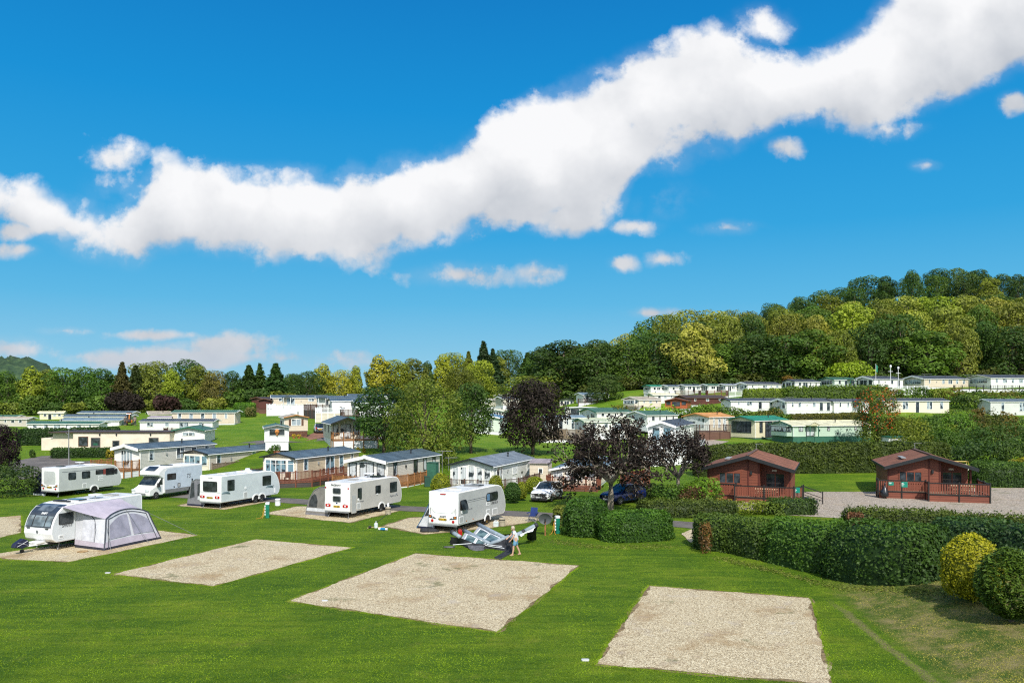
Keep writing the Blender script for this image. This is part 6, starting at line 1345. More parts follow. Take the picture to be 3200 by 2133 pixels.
for s in(-1,1): MB().plate((0,-.006,0),X_,-Y_,s*(hw-.1),H-.4,.1,.13,.05,0,.02).build('marker_light',RED,PAG); MB().tube([(s*(hw-.48),-.02,zf+.66),(s*(hw-.48),-.06,zf+.62),(s*(hw-.32),-.06,zf+.62),(s*(hw-.32),-.02,zf+.66)],.015,5).build('grab_handle',WHT,PAG)
swin(PAG,hw,1.25,zf+1.24,.5,.85,.1); swin(PAG,hw,3.62,zf+1.32,.7,.62,.07); swin(PAG,hw,5.75,zf+1.30,1.0,.8,.07)
hatch(PAG,hw,.52,zf+.56,.58,1.36,CHA); hatch(PAG,hw,1.1,zf+.36,.44,.46); 
MB().plate((hw+.006,0,0),Y_,X_,1.08,zf+.83,.16,.2,.04,0,.03).plate((hw+.006,0,0),Y_,X_,3.5,zf+.98,.22,.09,.03,0,.03).build('socket_cover',PWH,PAG)
text(PAG,'Pageant',INKG,(hw+.012,5.55,zf+.62),Y_,X_,.22,shear=.3); text(PAG,'Bretagne',INKG,(hw+.012,1.5,zf+.66),Y_,X_,.14,shear=.3)
for q in range(4): MB().tube([(hw+.01,5.95+.05*q,zf+.52+.06*q),(hw+.01,6.25,zf+.66+.04*q),(hw+.01,6.42-.05*q,zf+.55)],.012,4).build('decal_swoosh',INKG,PAG)
rooflight(PAG,0,2.0,H,.6,.6,paint('aged_grey',(.35,.34,.32),.5)); rooflight(PAG,.2,3.2,H,.9,.6); rooflight(PAG,.2,4.7,H,1.1,.9,GL['dark'])
MB().lathe([(.05,0),(.05,.3),(.42,.34),(.42,.36),(.1,.42)],(.1,3.9,H),14).build('aerial_dome',PWH,PAG)
# twin axle caravan
AVO,prof,hw,zf,H=caravan('icy white twin axle caravan with wide dark rear window',690,1591,24,7.0,2.62,side=ICE,wheels=2,front_curve=.95,wheel_y=4.35)
rearkit(AVO,hw,zf,H,'SF08 KXN','wide')
f=MB().plate((0,-.004,0),X_,-Y_,0,zf+1.28,1.5,.82,.1,0,.024).build('window',BLK,AVO); MB().plate((0,-.004,0),X_,-Y_,0,zf+1.28,1.38,.7,.08,.0245,.03).build('pane',GL['cara'],f)
MB().box(-hw+.02,hw-.02,-.012,-.003,zf+.80,zf+.825).build('panel_seam',INKG,AVO); text(AVO,'Avondale',INKG,(0,-.008,H-.16),X_,-Y_,.13,shear=.3)
swin(AVO,hw,1.1,zf+1.32,.78,.88,.06); swin(AVO,hw,5.3,zf+1.32,1.05,.82,.06)
for y0 in (.45,5.55):
    mb=MB()
    for q in range(5): mb.tube([(hw+.008,y0-.35+.12*q,zf+.70),(hw+.008,y0-.2+.12*q,zf+.82+.02*(q%2)),(hw+.008,y0+.1+.1*q,zf+.72),(hw+.008,y0+.55,zf+.64)],.03,4)
    mb.build('decal_swoosh',paint('decal_teal',(.12,.19,.21),.5),AVO)
text(AVO,'Argente',INKG,(hw+.012,5.95,zf+.80),Y_,X_,.15,shear=.3)
hatch(AVO,hw,2.75,zf+.36,.42,.52); MB().plate((hw+.006,0,0),Y_,X_,2.75,zf+.93,.18,.22,.05,0,.04).build('socket_cover',PWH,AVO); MB().plate((hw+.006,0,0),Y_,X_,6.3,zf+.35,.16,.4,.03,0,.03).build('socket_cover',PWH,AVO)
rooflight(AVO,0,1.4,H,.8,.5,paint('aged_plastic2',(.62,.60,.54),.5)); rooflight(AVO,.1,3.6,H,.9,.7); MB().lathe([(.4,.0),(.4,.1),(.2,.16),(.2,.3),(.05,.32)],(.3,3.9,H),14).build('aerial_dome',PWH,AVO); rooflight(AVO,.1,5.0,H,1.2,.6,GL['dark'])
# grey-white caravan far left, navy awning beside it
FLC,prof,hw,zf,H=caravan('grey-white caravan at far left with row of dark windows and navy awning on its left',182,1554,24,6.6,2.6,side=LGR,front_curve=1.0,wheel_y=3.6)
rearkit(FLC,hw,zf,H,'MX16 ZRD','slant'); MB().plate((0,-.006,0),X_,-Y_,0,zf+1.2,1.5,1.25,.2,0,.02).build('rear_panel',LGR,FLC); text(FLC,'SWIFT',INKG,(-.2,-.064,zf+.56),X_,-Y_,.12,shear=.35)
for y,w_ in ((1.35,.75),(2.75,.85)): swin(FLC,hw,y,zf+1.32,w_,.66,.1)
swin(FLC,hw,4.15,zf+1.46,.8,.42,.05); f=swin(FLC,hw,5.3,zf+1.42,.95,.62,.05); MB().plate((hw+.006,0,0),Y_,X_,4.72,zf+1.44,.36,.5,.03,.0,.006).build('red_decal',paint('decal_red',(.25,.05,.04),.5),FLC); swin(FLC,hw,5.95,zf+1.38,.3,.5,.1)
MB().plate((hw+.006,0,0),Y_,X_,3.0,zf+1.74,5.3,.04,.01,0,.006).build('stripe',INKG,FLC); hatch(FLC,hw,2.6,zf+.33,.42,.42); hatch(FLC,hw,4.3,zf+.75,.5,.22); hatch(FLC,hw,4.3,zf+1.02,.5,.16)
MB().lathe([(.04,0),(.04,.3),(.4,.33),(.4,.36),(.1,.4)],(.5,2.6,H),14).build('aerial_dome',PWH,FLC); rooflight(FLC,-.2,1.2,H,.7,.5,GL['dark']); rooflight(FLC,.2,3.9,H,.9,.7)
# front left caravan with awning: nose towards the camera
SPR,prof,hw,zf,H=caravan('white caravan at front left with dark panoramic nose window and lilac awning',160,1725,21.5,6.5,2.62,nose='near',side=paint('caravan_side',(.60,.63,.645),.38,var=.05),wheel_y=4.0,group='touring caravans on the pitches')  # white side greyed in its paint to stand for a shaded flank
nz=[(.34,zf),(.10,zf+.18),(.0,zf+.52),(.05,zf+.92),(.20,zf+1.32),(.42,zf+1.68),(.75,H-.17),(1.15,H-.05),(1.7,H)]
patch(SPR,'nose_panel',paint('panel_charcoal',(.035,.045,.06),.22),interp_prof(nz,zf+.86,H-.06,14),-hw+.09,hw-.09,.014,.0)
for x0,x1 in ((-hw+.13,-.52),(-.47,.47),(.52,hw-.13)): patch(SPR,'window',glass('nose_glass',(.07,.09,.10),.1),interp_prof(nz,zf+.93,zf+1.50,8),x0,x1,.026)
patch(SPR,'skylight',glass('skylight_glass',(.05,.06,.07),.1),interp_prof(nz,zf+1.74,H-.10,6),-.62,.62,.026)
for x in (-.5,.5): patch(SPR,'wiper_strip',BLK,interp_prof(nz,zf+.92,zf+1.52,6),x-.03,x+.03,.036)
yy=np.interp(zf+1.62,[p[1] for p in nz],[p[0] for p in nz]); d=Vector((0,.22,.36)).normalized(); text(SPR,'SWIFT',PWH,Vector((.1,yy,zf+1.62))+Vector((0,-d.z,d.y))*.03,X_,Vector((0,-d.z,d.y)),.17,shear=.35,bold=.006,up=d)
MB().lathe([(.0,0),(.09,.005),(.09,.015),(.02,.02)],(0,-.035,zf+.62),14,'y').build('badge',INKG,SPR)
for s in(-1,1): MB().plate((0,.02,0),X_,-Y_,s*.75,zf+.82,.25,.05,.02,0,.05).build('grab_handle',BLK,SPR)
swin(SPR,hw,.95,zf+1.32,.95,.66,.06); text(SPR,'SPRITE',INKG,(hw+.012,1.0,zf+.90),Y_,X_,.23,shear=.3,bold=.006)
hatch(SPR,hw,.62,zf+.3,.3,.22); 
MB().poly((hw+.03,4.95,zf+.3),(hw+.03,6.35,zf+.3),(hw+.03,6.35,H-.1),(hw+.03,4.95,H-.1)).build('side_locker',WHT,SPR,fix=False) if False else None
for s in(-1,1): MB().tube([(s*(hw-.45),.9,zf),(s*(hw-.25),.6,.02)],.03,5).build('steady_leg',GRY,SPR)
MB().beam((-.35,.5,zf-.08),(0,-1.15,zf-.08),.07,.09).beam((.35,.5,zf-.08),(0,-1.15,zf-.08),.07,.09).build('a_frame',PWH,SPR)
MB().box(-.35,.35,-.25,.3,zf-.02,zf+.06).build('locker_shelf',PWH,SPR)
hc=MB().prism([(-1.5,.42),(-1.42,.62),(-.95,.86),(-.65,.72),(-.62,.40),(-1.0,.30)],-.17,.17).build('hitch_cover',paint('cover_navy',(.012,.016,.045),.6),SPR,bevel=.04)
MB().beam((.176,-1.35,.46),(.176,-.72,.70),.05,.012).beam((.176,-1.30,.66),(.176,-.72,.46),.05,.012).build('white_cross',PWH,hc)
MB().tube([(-.12,-.85,.75),(-.12,-.85,.2)],.025,6).build('jockey_post',GRY,SPR); MB().lathe([(.05,-.04),(.11,-.04),(.11,.04),(.05,.04)],(-.12,-.85,.11),12,'x').build('jockey_wheel',BLK,SPR)
rooflight(SPR,-.1,1.75,H,1.3,.35,BLK); rooflight(SPR,.1,2.5,H,1.0,.6,GL['dark']); MB().lathe([(.04,0),(.04,.2),(.4,.23),(.4,.26),(.1,.3)],(.35,3.6,H),14).build('aerial_dome',PWH,SPR); rooflight(SPR,.1,5.0,H,.8,.5,paint('aged_grey',(.35,.34,.32),.5))
for q in range(5): MB().box(.25+.16*q,.35+.16*q,1.72,1.9,H+.012,H+.11).build('roof_vent',PWH,SPR)
# ---- lilac awning
LIL=paint('canvas_lilac',(.40,.36,.42),.85,var=.07,scale=2,bmp=.25); CAN=paint('canvas_pale',(.50,.51,.545),.85,var=.08,scale=2.2,bmp=.35); MESH=paint('canvas_window',(.27,.265,.33),.7,var=.14,scale=1.6,bmp=.4); PIP=paint('piping_dark',(.035,.042,.06),.6); MUD=paint('canvas_navy',(.02,.022,.035),.8)
AW=thing('awning','pale awning with lilac roof and grey mesh windows on the front left caravan','awning',SPR.location,SPR.rotation_euler.z)
B0=Vector((3.62,1.38,0));B1=Vector((3.62,5.6,0)); X1=hw+.03
def archp(s): 
    y=1.95+(5.05-1.95)*s; q_=max(0.,math.sin(math.pi*s)); z=1.72+.38*q_**.7; x=3.12-.18*q_; return Vector((x,y,z))
def outer(s,t):
    b=B0.lerp(B1,s); a=archp(s); w=.02*math.sin(s*21+t*4)*t*(1-t)*4; return b.lerp(a,t)+Vector((w,0,0))
def face(par,name,mat,s0,s1,t0,t1,off,fn=outer,n=10,top=None,sidev=1):
    rows=[]
    for j in range(n+1):
        r=[]
        for i in range(n+1):
            s=s0+(s1-s0)*i/n; tt=t1 if top is None else top(i/n)
            p=fn(s,t0+(tt-t0)*j/n); e=.01; nn=(fn(min(s+e,1),.5)-fn(max(s-e,0),.5)).cross(fn(s,.6)-fn(s,.4)).normalized()*sidev
            r.append(p+nn*off)
        rows.append(r)
    return MB().grid(rows).build(name,mat,par,smooth=True,fix=False)
face(AW,'outer_wall',CAN,0,1,0,1,0); face(AW,'bottom_band',LIL,0,1,.07,.24,.022); face(AW,'mud_flap',MUD,-.005,1.005,0,.07,.008)
for s0,s1,sg in ((.10,.50,1),(.545,.92,-1)):
    face(AW,'mesh_window',MESH,s0,s1,.28,.86,.03,top=(lambda q,a=sg: .86-.16*(1-(q if a>0 else 1-q))**3))
def ftri(s,t):      # front panel: s from caravan wall to outer edge
    b=Vector((X1,1.5,0)).lerp(B0,s); a=Vector((X1,1.62,2.18)).lerp(archp(0),s); return b.lerp(a,t)+Vector((0,.03*math.sin(s*17)*t*(1-t)*3,0))
face(AW,'front_wall',CAN,0,1,0,1,0,ftri); face(AW,'bottom_band',LIL,0,1,.08,.22,.022,ftri); face(AW,'mud_flap',MUD,0,1.0,0,.08,.008,ftri)
face(AW,'door_panel',paint('canvas_door',(.50,.51,.56),.85,var=.1,scale=3,bmp=.4),.26,.66,.22,.86,.03,ftri,top=lambda q: .92-.10*q**3)
MB().tube([ftri(.25,.22),ftri(.27,.95),ftri(.5,.99),ftri(.64,.88),ftri(.70,.6),ftri(.66,.04)],.022,5).build('piping',PIP,AW)
rows=[]
for j in range(13):
    k=j/12; rows.append([])
    for i in range(15):
        s=i/14; a=Vector((X1,.62+(4.75-.62)*s,H-.10)); b=archp(s); p=a.lerp(b,k); p.z+=.07*math.sin(math.pi*k)*(-1)*(.5+.5*math.sin(s*9)); rows[-1].append(p)
MB().grid(rows).build('awning_roof',LIL,AW,smooth=True,fix=False)
face(AW,'rear_wall',CAN,0,1,0,1,0,lambda s,t: Vector((X1,5.3,0)).lerp(B1,s).lerp(Vector((X1,5.0,2.2)).lerp(archp(1),s),t))
pa=[outer(0,t/6) for t in range(7)]+[archp(i/10) for i in range(1,11)]+[outer(1,1-t/6) for t in range(1,7)]
MB().tube([p+Vector((.02,0,.01)) for p in pa],.035,6).build('piping',PIP,AW)
pb=[outer(.07,t/6*.92) for t in range(7)]+[outer(.07+.86*i/10,.90+.03*math.sin(math.pi*i/10)) for i in range(1,10)]+[outer(.93,.92*(1-t/6)) for t in range(0,7)]
MB().tube([p+Vector((.025,0,0)) for p in pb],.022,5).build('piping',PIP,AW)
for a,b_ in (((3.0,3.5,2.1),(4.1,4.2,0)),((3.05,1.95,1.75),(3.95,1.6,0)),((3.12,5.05,1.7),(4.9,7.3,0))): MB().tube([a,b_],.012,4).build('guy_rope',GRY,AW)
# ---- porch awnings on the far side of the other caravans
def porch(label,t,prof,y0,y1,mat,winmat,wins,flap,name='awning',pip=GRY,stripe=None):
    a=thing(name,label,'awning',t.location,t.rotation_euler.z,'porch awnings of the touring caravans'); pr=[(prof[0][0],0)]+prof
    MB().poly(*[(x,y0,z) for x,z in pr]).build('end_wall',mat,a,fix=False)
    MB().poly(*[(x,y1,z) for x,z in pr]).build('far_wall',mat,a,fix=False)
    MB().grid([[(x,y0,z) for x,z in prof],[(x,(y0+y1)/2,z-.04) for x,z in prof],[(x,y1,z) for x,z in prof]]).build('canopy',mat,a,smooth=True,fix=False)
    for w in wins: MB().poly(*[(x,y0-.008,z) for x,z in w]).build('mesh_window',winmat,a,fix=False)
    MB().tube([(x,y0-.01,z) for x,z in prof],.03,6).build('piping',pip,a)
    xo=prof[-1][0]; MB().poly((prof[0][0],y0-.01,0),(xo,y0-.01,0),(xo+.03,y0-.01,.16),(prof[0][0],y0-.01,.16)).build('mud_flap',flap,a,fix=False)
    if stripe: MB().poly((prof[0][0],y0-.012,.30),(xo+.05,y0-.012,.30),(xo+.10,y0-.012,.55),(prof[0][0],y0-.012,.55)).build('pale_stripe',stripe,a,fix=False)
    return a
CG=paint('canvas_grey',(.19,.19,.21),.85,var=.12,scale=2,bmp=.4); CBR=paint('canvas_taupe',(.20,.19,.175),.85,var=.14,scale=2,bmp=.5); CD=paint('canvas_mesh_dark',(.045,.05,.055),.5,var=.3,scale=3); CNV=paint('canvas_deep_navy',(.008,.012,.04),.8,var=.3); CW=paint('canvas_white',(.55,.57,.60),.8,var=.1,bmp=.3); CBL=paint('canvas_blue',(.04,.14,.27),.8,var=.2)
x=-1.14
porch('dark grey porch awning with clear door panel left of the twin axle caravan',AVO,[(x,2.2),(x-.9,2.22),(x-1.35,2.0),(x-1.75,.6),(x-1.9,0)],.5,3.2,CG,CD,[[(x-.1,.7),(x-.75,.75),(x-.72,1.8),(x-.3,1.95),(x-.1,1.9)],[(x-1.05,.75),(x-1.6,.6),(x-1.38,1.85),(x-1.1,2.0)]],CNV)
MB().poly((x-.12,.485,.5),(x-.72,.485,.55),(x-.7,.485,.85),(x-.12,.485,.8)).build('pale_stripe',CW,bpy.data.objects[[o.name for o in COL.objects if o.get('label','').startswith('dark grey porch')][0]],fix=False)
porch('taupe arched porch awning with round dark window left of the champagne caravan',PAG,[(x,2.25),(x-.8,2.15),(x-1.35,1.85),(x-1.8,1.2),(x-2.05,.5),(x-2.15,0)],.45,3.3,CBR,CD,[[(x-1.1,.6),(x-1.85,.62),(x-1.78,1.05),(x-1.55,1.45),(x-1.3,1.62),(x-1.12,1.5),(x-1.0,1.1)]],CG,stripe=CW)
porch('blue and white tent awning behind the left side of the silver caravan',SPH,[(x,2.1),(x-.25,1.9),(x-.7,1.0),(x-1.35,0)],.6,3.0,CW,CD,[[(x-.25,1.5),(x-.15,.95),(x-.72,.85),(x-.5,1.25)]],CNV,pip=CBL)
MB().poly((x-.0,.585,2.1),(x-.25,.585,1.9),(x-.32,.585,1.6),(x-.02,.585,.9)).build('blue_panel',CBL,[o for o in COL.objects if o.get('label','').startswith('blue and white tent')][0],fix=False)
porch('navy blue awning between the dark shrub and the grey-white caravan',FLC,[(x,2.2),(x-.7,2.0),(x-1.3,1.4),(x-1.7,0)],.4,3.4,CNV,CD,[],CW,pip=CNV)
# ------------------------------------------------------------------ motorhome
p=G(470,1563); ph=R(20); W_=2.2; hw=W_/2; t=thing('motorhome','white coach-built motorhome with sloping cab facing left','motorhome',p-Vector((math.cos(ph),-math.sin(ph),0))*hw,-ph)
MB().prism([(1.55,.42),(1.55,1.2),(1.5,1.75),(.95,2.08),(.98,2.36),(1.5,2.68),(2.1,2.78),(6.25,2.74),(6.35,2.6),(6.35,.42)],-hw,hw).build('body',WHT,t,bevel=.06)
MB().prism([(-.02,.32),(-.05,.62),(.06,.88),(.62,1.12),(1.48,1.98),(1.6,2.0),(1.6,.32)],-hw+.10,hw-.10).build('cab',WHT,t,bevel=.07)
ws=interp_prof([(.66,1.15),(1.42,1.93)],1.19,1.88,5); patch(t,'windscreen',GL['cara'],ws,-hw+.2,hw-.2,.075,.06); 
MB().poly((hw-.094,.86,1.22),(hw-.094,1.5,1.22),(hw-.094,1.5,1.85),(hw-.094,1.42,1.88)).build('cab_window',GL['cara'],t,fix=False)
MB().poly((hw-.095,.75,.55),(hw-.095,1.58,.55),(hw-.095,1.58,1.19),(hw-.095,.75,1.19)).build('cab_door',paint('cab_white',(.74,.75,.76),.3,var=.04),t,fix=False)
MB().box(hw-.06,hw+.14,.82,.96,1.05,1.42).build('wing_mirror',BLK,t)
for s in(-1,1): MB().plate((0,-.02,0),X_,Vector((0,-.8,.6)),s*(hw-.36),.78,.42,.2,.07,.0,.07).build('headlight',paint('lamp_clear',(.6,.63,.66),.1),t)
MB().plate((0,-.06,0),X_,-Y_,0,.5,1.2,.2,.05,0,.03).build('grille',GRY,t)
MB().poly((-.55,1.02,2.46),(.55,1.02,2.46),(.55,1.62,2.76),(-.55,1.62,2.76)).build('skylight',GL['dark'],t,fix=False).location=(0,-.03,.03)
sk=MB(); sk.poly((hw+.004,2.2,.75),(hw+.004,6.25,.75),(hw+.004,6.25,2.6),(hw+.004,2.0,2.6),(hw+.004,1.65,2.3),(hw+.004,1.65,.75)); sk.build('side_skin',paint('motorhome_side',(.52,.59,.66),.35,var=.05),t,fix=False)  # blue-grey paint stands for shading on the white side
MB().plate((hw+.0,0,0),Y_,X_,4.0,.58,4.6,.34,.03,.0,.03).build('side_skirt',GRY,t)
swin(t,hw,2.45,1.85,1.05,.55,.06); hatch(t,hw,3.35,1.0,.34,.36,BLK); 
for y,z,w in ((2.75,.9,.12),(5.0,1.35,.16),(5.0,1.15,.16)): MB().plate((hw+.006,0,0),Y_,X_,y,z,w,w*1.1,.05,0,.02).build('socket_cover',BLK,t)
text(t,'TS',INKG,(hw+.014,4.5,1.72),Y_,X_,.55,shear=.3)
wheel(t,hw-.2,.75,.34,.22); wheel(t,hw-.13,4.9,.34,.22)
for y in (4.9,):
    MB().poly(*[(hw+.034,y+.42*math.cos(math.pi*i/12),.36+.42*math.sin(math.pi*i/12)) for i in range(13)]).build('arch_recess',BLK,t,fix=False)
rooflight(t,0,3.0,2.76,.8,.7,GL['dark']); rooflight(t,.1,4.4,2.75,.7,.6); MB().tube([(-.7,5.6,2.76),(-.7,5.6,2.9),(.7,5.6,2.9),(.7,5.6,2.76)],.025,5).build('roof_rail',GRY,t)
# ------------------------------------------------------------------ cars
def car(label,p,rz,colr,front=True,L=4.2,Wd=1.78,Ht=1.58,roofm=None,group=None):
    t=thing('parked_car',label,'car',p,rz,group); hw=Wd/2; C=paint('car_'+label.split()[0],colr,.22,.15 if max(colr)<.6 else 0.,var=.04,spec=.6)
    def sec(y,zb,zt,w): return [(-w*.9,y,zb),(-w,y,zb+.18),(-w,y,zt-.22),(-w*.86,y,zt),(w*.86,y,zt),(w,y,zt-.22),(w,y,zb+.18),(w*.9,y,zb)]
    st=[(-.0,.36,.70,hw*.78),(.06,.26,.82,hw*.90),(.35,.22,.94,hw*.97),(1.1,.2,1.03,hw),(2.3,.2,1.05,hw),(3.4,.22,1.06,hw*.98),(4.0,.28,1.04,hw*.92),(4.2,.38,.95,hw*.84)]
    k=L/4.2; mb=MB(); S_=[sec(y*k,a,b_,w) for y,a,b_,w in st]
    for A,B in zip(S_,S_[1:]):
        for i in range(8): j=(i+1)%8; mb.poly(A[i],A[j],B[j],B[i])
    mb.poly(*S_[0]); mb.poly(*reversed(S_[-1])); b=mb.build('body',C,t,smooth=False)
    bm=bmesh.new(); bm.from_mesh(b.data); bmesh.ops.remove_doubles(bm,verts=bm.verts,dist=.001); bmesh.ops.recalc_face_normals(bm,faces=bm.faces)
    es=[e for e in bm.edges if len(e.link_faces)==2 and e.calc_face_angle(0)>.35]; bmesh.ops.bevel(bm,geom=es,offset=.04,segments=2,affect='EDGES'); bm.to_mesh(b.data); bm.free(); b.data.polygons.foreach_set('use_smooth',[True]*len(b.data.polygons))
    gh=[(1.15,1.0,hw*.86),(1.95,Ht-.06,hw*.68),(2.6,Ht-.02,hw*.68),(3.5,Ht-.09,hw*.66),(4.05,1.02,hw*.82)]
    mb=MB(); base=[(1.15*k,hw*.86),(4.05*k,hw*.82)]
    A=(-hw*.86,1.15*k,1.0);B=(hw*.86,1.15*k,1.0);Cc=(hw*.67,1.95*k,Ht-.06);D=(-hw*.67,1.95*k,Ht-.06);E=(hw*.66,3.55*k,Ht-.09);F_=(-hw*.66,3.55*k,Ht-.09);G_=(hw*.82,4.05*k,1.0);H_=(-hw*.82,4.05*k,1.0)
    MB().poly(A,B,Cc,D).build('windscreen',GL['cara'],t,fix=False); MB().poly(G_,H_,F_,E).build('rear_window',GL['cara'],t,fix=False)
    for q in ((B,G_,E,Cc),(H_,A,D,F_)):
        MB().poly(*q).build('side_window',GL['cara'],t,fix=False)
    rm=MB(); rm.poly(D,Cc,E,F_); o=rm.build('roof',roofm or C,t,fix=False); 
    mb=MB()
    for s in (-1,1):
        f=lambda q:(q[0]*s/abs(q[0]) if False else (abs(q[0])*s,q[1],q[2]))
        mb.beam(f(B),f(Cc),.07); mb.beam(f(Cc),f(E),.06); mb.beam(f(E),f(G_),.09); m1=Vector(f(B)).lerp(Vector(f(G_)),.48); m2=Vector(f(Cc)).lerp(Vector(f(E)),.5); mb.beam(m1,m2,.06)
    mb.build('pillars',C,t)
    for y in (.82*k,3.35*k):
        for s in(-1,1):
            o=wheel(t,s*(hw-.1),y,.32,.2)
            if s<0: 
                for c in o.children: c.scale.x=1
        MB().poly(*[(hw+.004,y+.38*math.cos(math.pi*i/12),.32+.38*math.sin(math.pi*i/12)) for i in range(13)]).build('arch_recess',BLK,t,fix=False)
    MB().box(-hw*.8,hw*.8,-.03,.25,.2,.36).build('bumper',BLK,t)
    if front:
        for s in(-1,1):
            MB().plate((0,.08,0),Vector((1,s*.28,0)).normalized(),Vector((s*.27,-.95,.2)).normalized(),s*hw*.72,.76,.40,.15,.06,0,.05).build('headlight',paint('lamp_clear',(.6,.63,.66),.1),t)
            MB().box(s*(hw+.02)-.09,s*(hw+.02)+.09,1.3*k,1.42*k,.98,1.12).build('wing_mirror',C,t)
        MB().plate((0,.03,0),X_,-Y_,0,.66,.8,.22,.08,0,.05).build('grille',BLK,t)
        pl=MB().plate((0,-.04,0),X_,-Y_,0,.45,.52,.11,.015,0,.02).build('number_plate',PWH,t)
        text(pl,'SA68 KUY',INK,(0,-.064,.45),X_,-Y_,.12)
        MB().plate((0,-.022,0),X_,-Y_,0,.70,.14,.14,.05,.0,.02).build('badge',CHR,t)
    return t
wp=G(1684,1570); 
car('white crossover car facing forward beside the yellow-green shrubs',(wp.x,wp.y,0),-R(22),(.78,.79,.80),roofm=GL['dark'])
bp=S(1893,65.5,0); car('navy blue car half hidden under the left purple tree',(bp.x,bp.y,0),-R(52),(.008,.016,.09))
sp_=S(995,125.5); t=car('silver hatchback on brick paving seen from behind',(sp_.x+0.3,sp_.y,sp_.z+.1),-R(-17),(.42,.45,.47),front=False,L=4.1)
for s in(-1,1): MB().plate((0,.03,0),X_,-Y_,s*.62,.84,.22,.26,.05,0,.05).build('tail_light',RED,t)
MB().plate((0,-.035,0),X_,-Y_,0,.62,.52,.12,.01,0,.03).build('number_plate',YEL,t)
MB().poly((-.7,.05,.98),(.7,.05,.98),(.55,.55,1.42),(-.55,.55,1.42)).build('rear_screen',GL['cara'],t,fix=False)
# ------------------------------------------------------------------ collapsed awning in the middle
def wp3(cx,cy,Y): return W3(1380+cx/3.953,1600+cy/3.953,Y)
base=Vector((S(1560,46.5).x,46.5,0))
CA=thing('collapsed_awning','half deflated black and grey air awning slumped on the grass behind the woman','awning',base)
TUB=paint('air_tube',(.24,.29,.33),.5,var=.12,scale=4); TIP=paint('tube_end',(.03,.032,.036),.6); BLKC=paint('canvas_black',(.022,.023,.026),.8,var=.35,scale=4,bmp=.5); WHC=paint('canvas_white_trim',(.66,.68,.71),.7,var=.1); GRC=paint('canvas_mid_grey',(.11,.11,.118),.8,var=.25,scale=4,bmp=.5); CLR=glass('clear_vinyl',(.05,.075,.07),.25)
def rel(*pts): return [Vector(q)-base for q in pts]
tubes=[[wp3(455,148,49.6),wp3(620,235,48.4),wp3(800,325,47)],[wp3(282,225,48.3),wp3(440,310,47.3),wp3(600,392,46.1)],[wp3(130,245,47.3),wp3(230,305,46.8)],[wp3(600,392,46.1),wp3(720,345,46.2),wp3(835,300,46.4)],[wp3(835,312,46.6),wp3(925,280,46.7),wp3(1015,238,46.9)],[wp3(1015,240,46.9),wp3(1095,195,47.0),wp3(1175,155,47.1)]]
for q in tubes:
    q=rel(*q); o=MB().tube(q,.125,10).build('air_tube',TUB,CA,smooth=True)
for a,b_ in ((tubes[0][0],tubes[0][1]),(tubes[1][0],tubes[1][1]),(tubes[2][0],tubes[2][1]),(tubes[5][2],tubes[5][1]),(tubes[4][2],tubes[4][1])):
    a,b_=rel(a,b_); d=(b_-a).normalized(); MB().tube([a-d*.06,a+d*.14],.14,10).build('tube_end',TIP,CA,smooth=True)
def sheet3(name,mat,top,bot,n=14,sag=.1,wr=.03):
    """cloth hanging between two poly-lines"""
    def at(l,s):
        k=s*(len(l)-1); i=min(int(k),len(l)-2); return l[i].lerp(l[i+1],k-i)
    rows=[]
    for j in range(8):
        t_=j/7; rows.append([at(top,i/n).lerp(at(bot,i/n),t_)+Vector((wr*math.sin(i*1.9+j),wr*math.sin(i*2.7+j*1.3),-sag*math.sin(math.pi*t_)*math.sin(math.pi*i/n))) for i in range(n+1)])
    for r in rows:
        for v in r: v.z=max(v.z,.015)
    return MB().grid(rows).build(name,mat,CA,smooth=True,fix=False)
g0=lambda cx,cy: G(1380+cx/3.953,1600+cy/3.953)
sheet3('front_skirt',BLKC,rel(wp3(105,300,47.2),wp3(250,320,46.7),wp3(420,385,46.2),wp3(600,395,46.0),wp3(835,305,46.3)),rel(g0(110,400),g0(230,400),g0(380,470),g0(600,455),g0(830,490)),sag=.02)
sheet3('grey_panel',GRC,rel(wp3(300,400,46.2),wp3(420,410,46),wp3(530,412,45.9)),rel(g0(370,478),g0(440,484),g0(520,470)),sag=-.05)
GRW=paint('canvas_pale_grey',(.30,.31,.335),.8,var=.15,scale=3,bmp=.3)
for tp,bt in (([wp3(290,240,48.2),wp3(440,305,47.2),wp3(580,385,46.4)],[wp3(240,335,47.0),wp3(390,392,46.5),wp3(520,410,46.15)]),([wp3(460,172,49.4),wp3(600,240,48.5),wp3(760,318,47.4)],[wp3(385,262,48.2),wp3(500,340,47.4),wp3(640,378,46.5)])):
    tp=rel(*tp); bt=rel(*bt); sheet3('inner_wall',GRW,tp,bt,sag=0,wr=.008)
    pt=lambda s_,t_: (tp[0].lerp(tp[1],s_*2) if s_<.5 else tp[1].lerp(tp[2],s_*2-1)).lerp(bt[0].lerp(bt[1],s_*2) if s_<.5 else bt[1].lerp(bt[2],s_*2-1),t_)+Vector((0,-.05,.035))
    for s0,s1 in ((.14,.50),(.58,.95)):
        sheet3('clear_window',CLR,[pt(s0,.26),pt((s0+s1)/2,.26),pt(s1,.26)],[pt(s0+.02,.90),pt((s0+s1)/2,.94),pt(s1,.90)],sag=0,wr=.004)
        MB().tube([pt(s0-.01,.96),pt(s0-.01,.20),pt((s0+s1)/2,.18),pt(s1+.01,.20),pt(s1+.01,.96)],.04,6).build('window_trim',WHC,CA)
sheet3('back_cloth',BLKC,rel(wp3(470,165,49.6),wp3(640,240,48.8),wp3(760,270,48.4),wp3(900,262,47.4)),rel(g0(560,260),g0(700,290),g0(800,330),g0(930,340)),sag=.12)
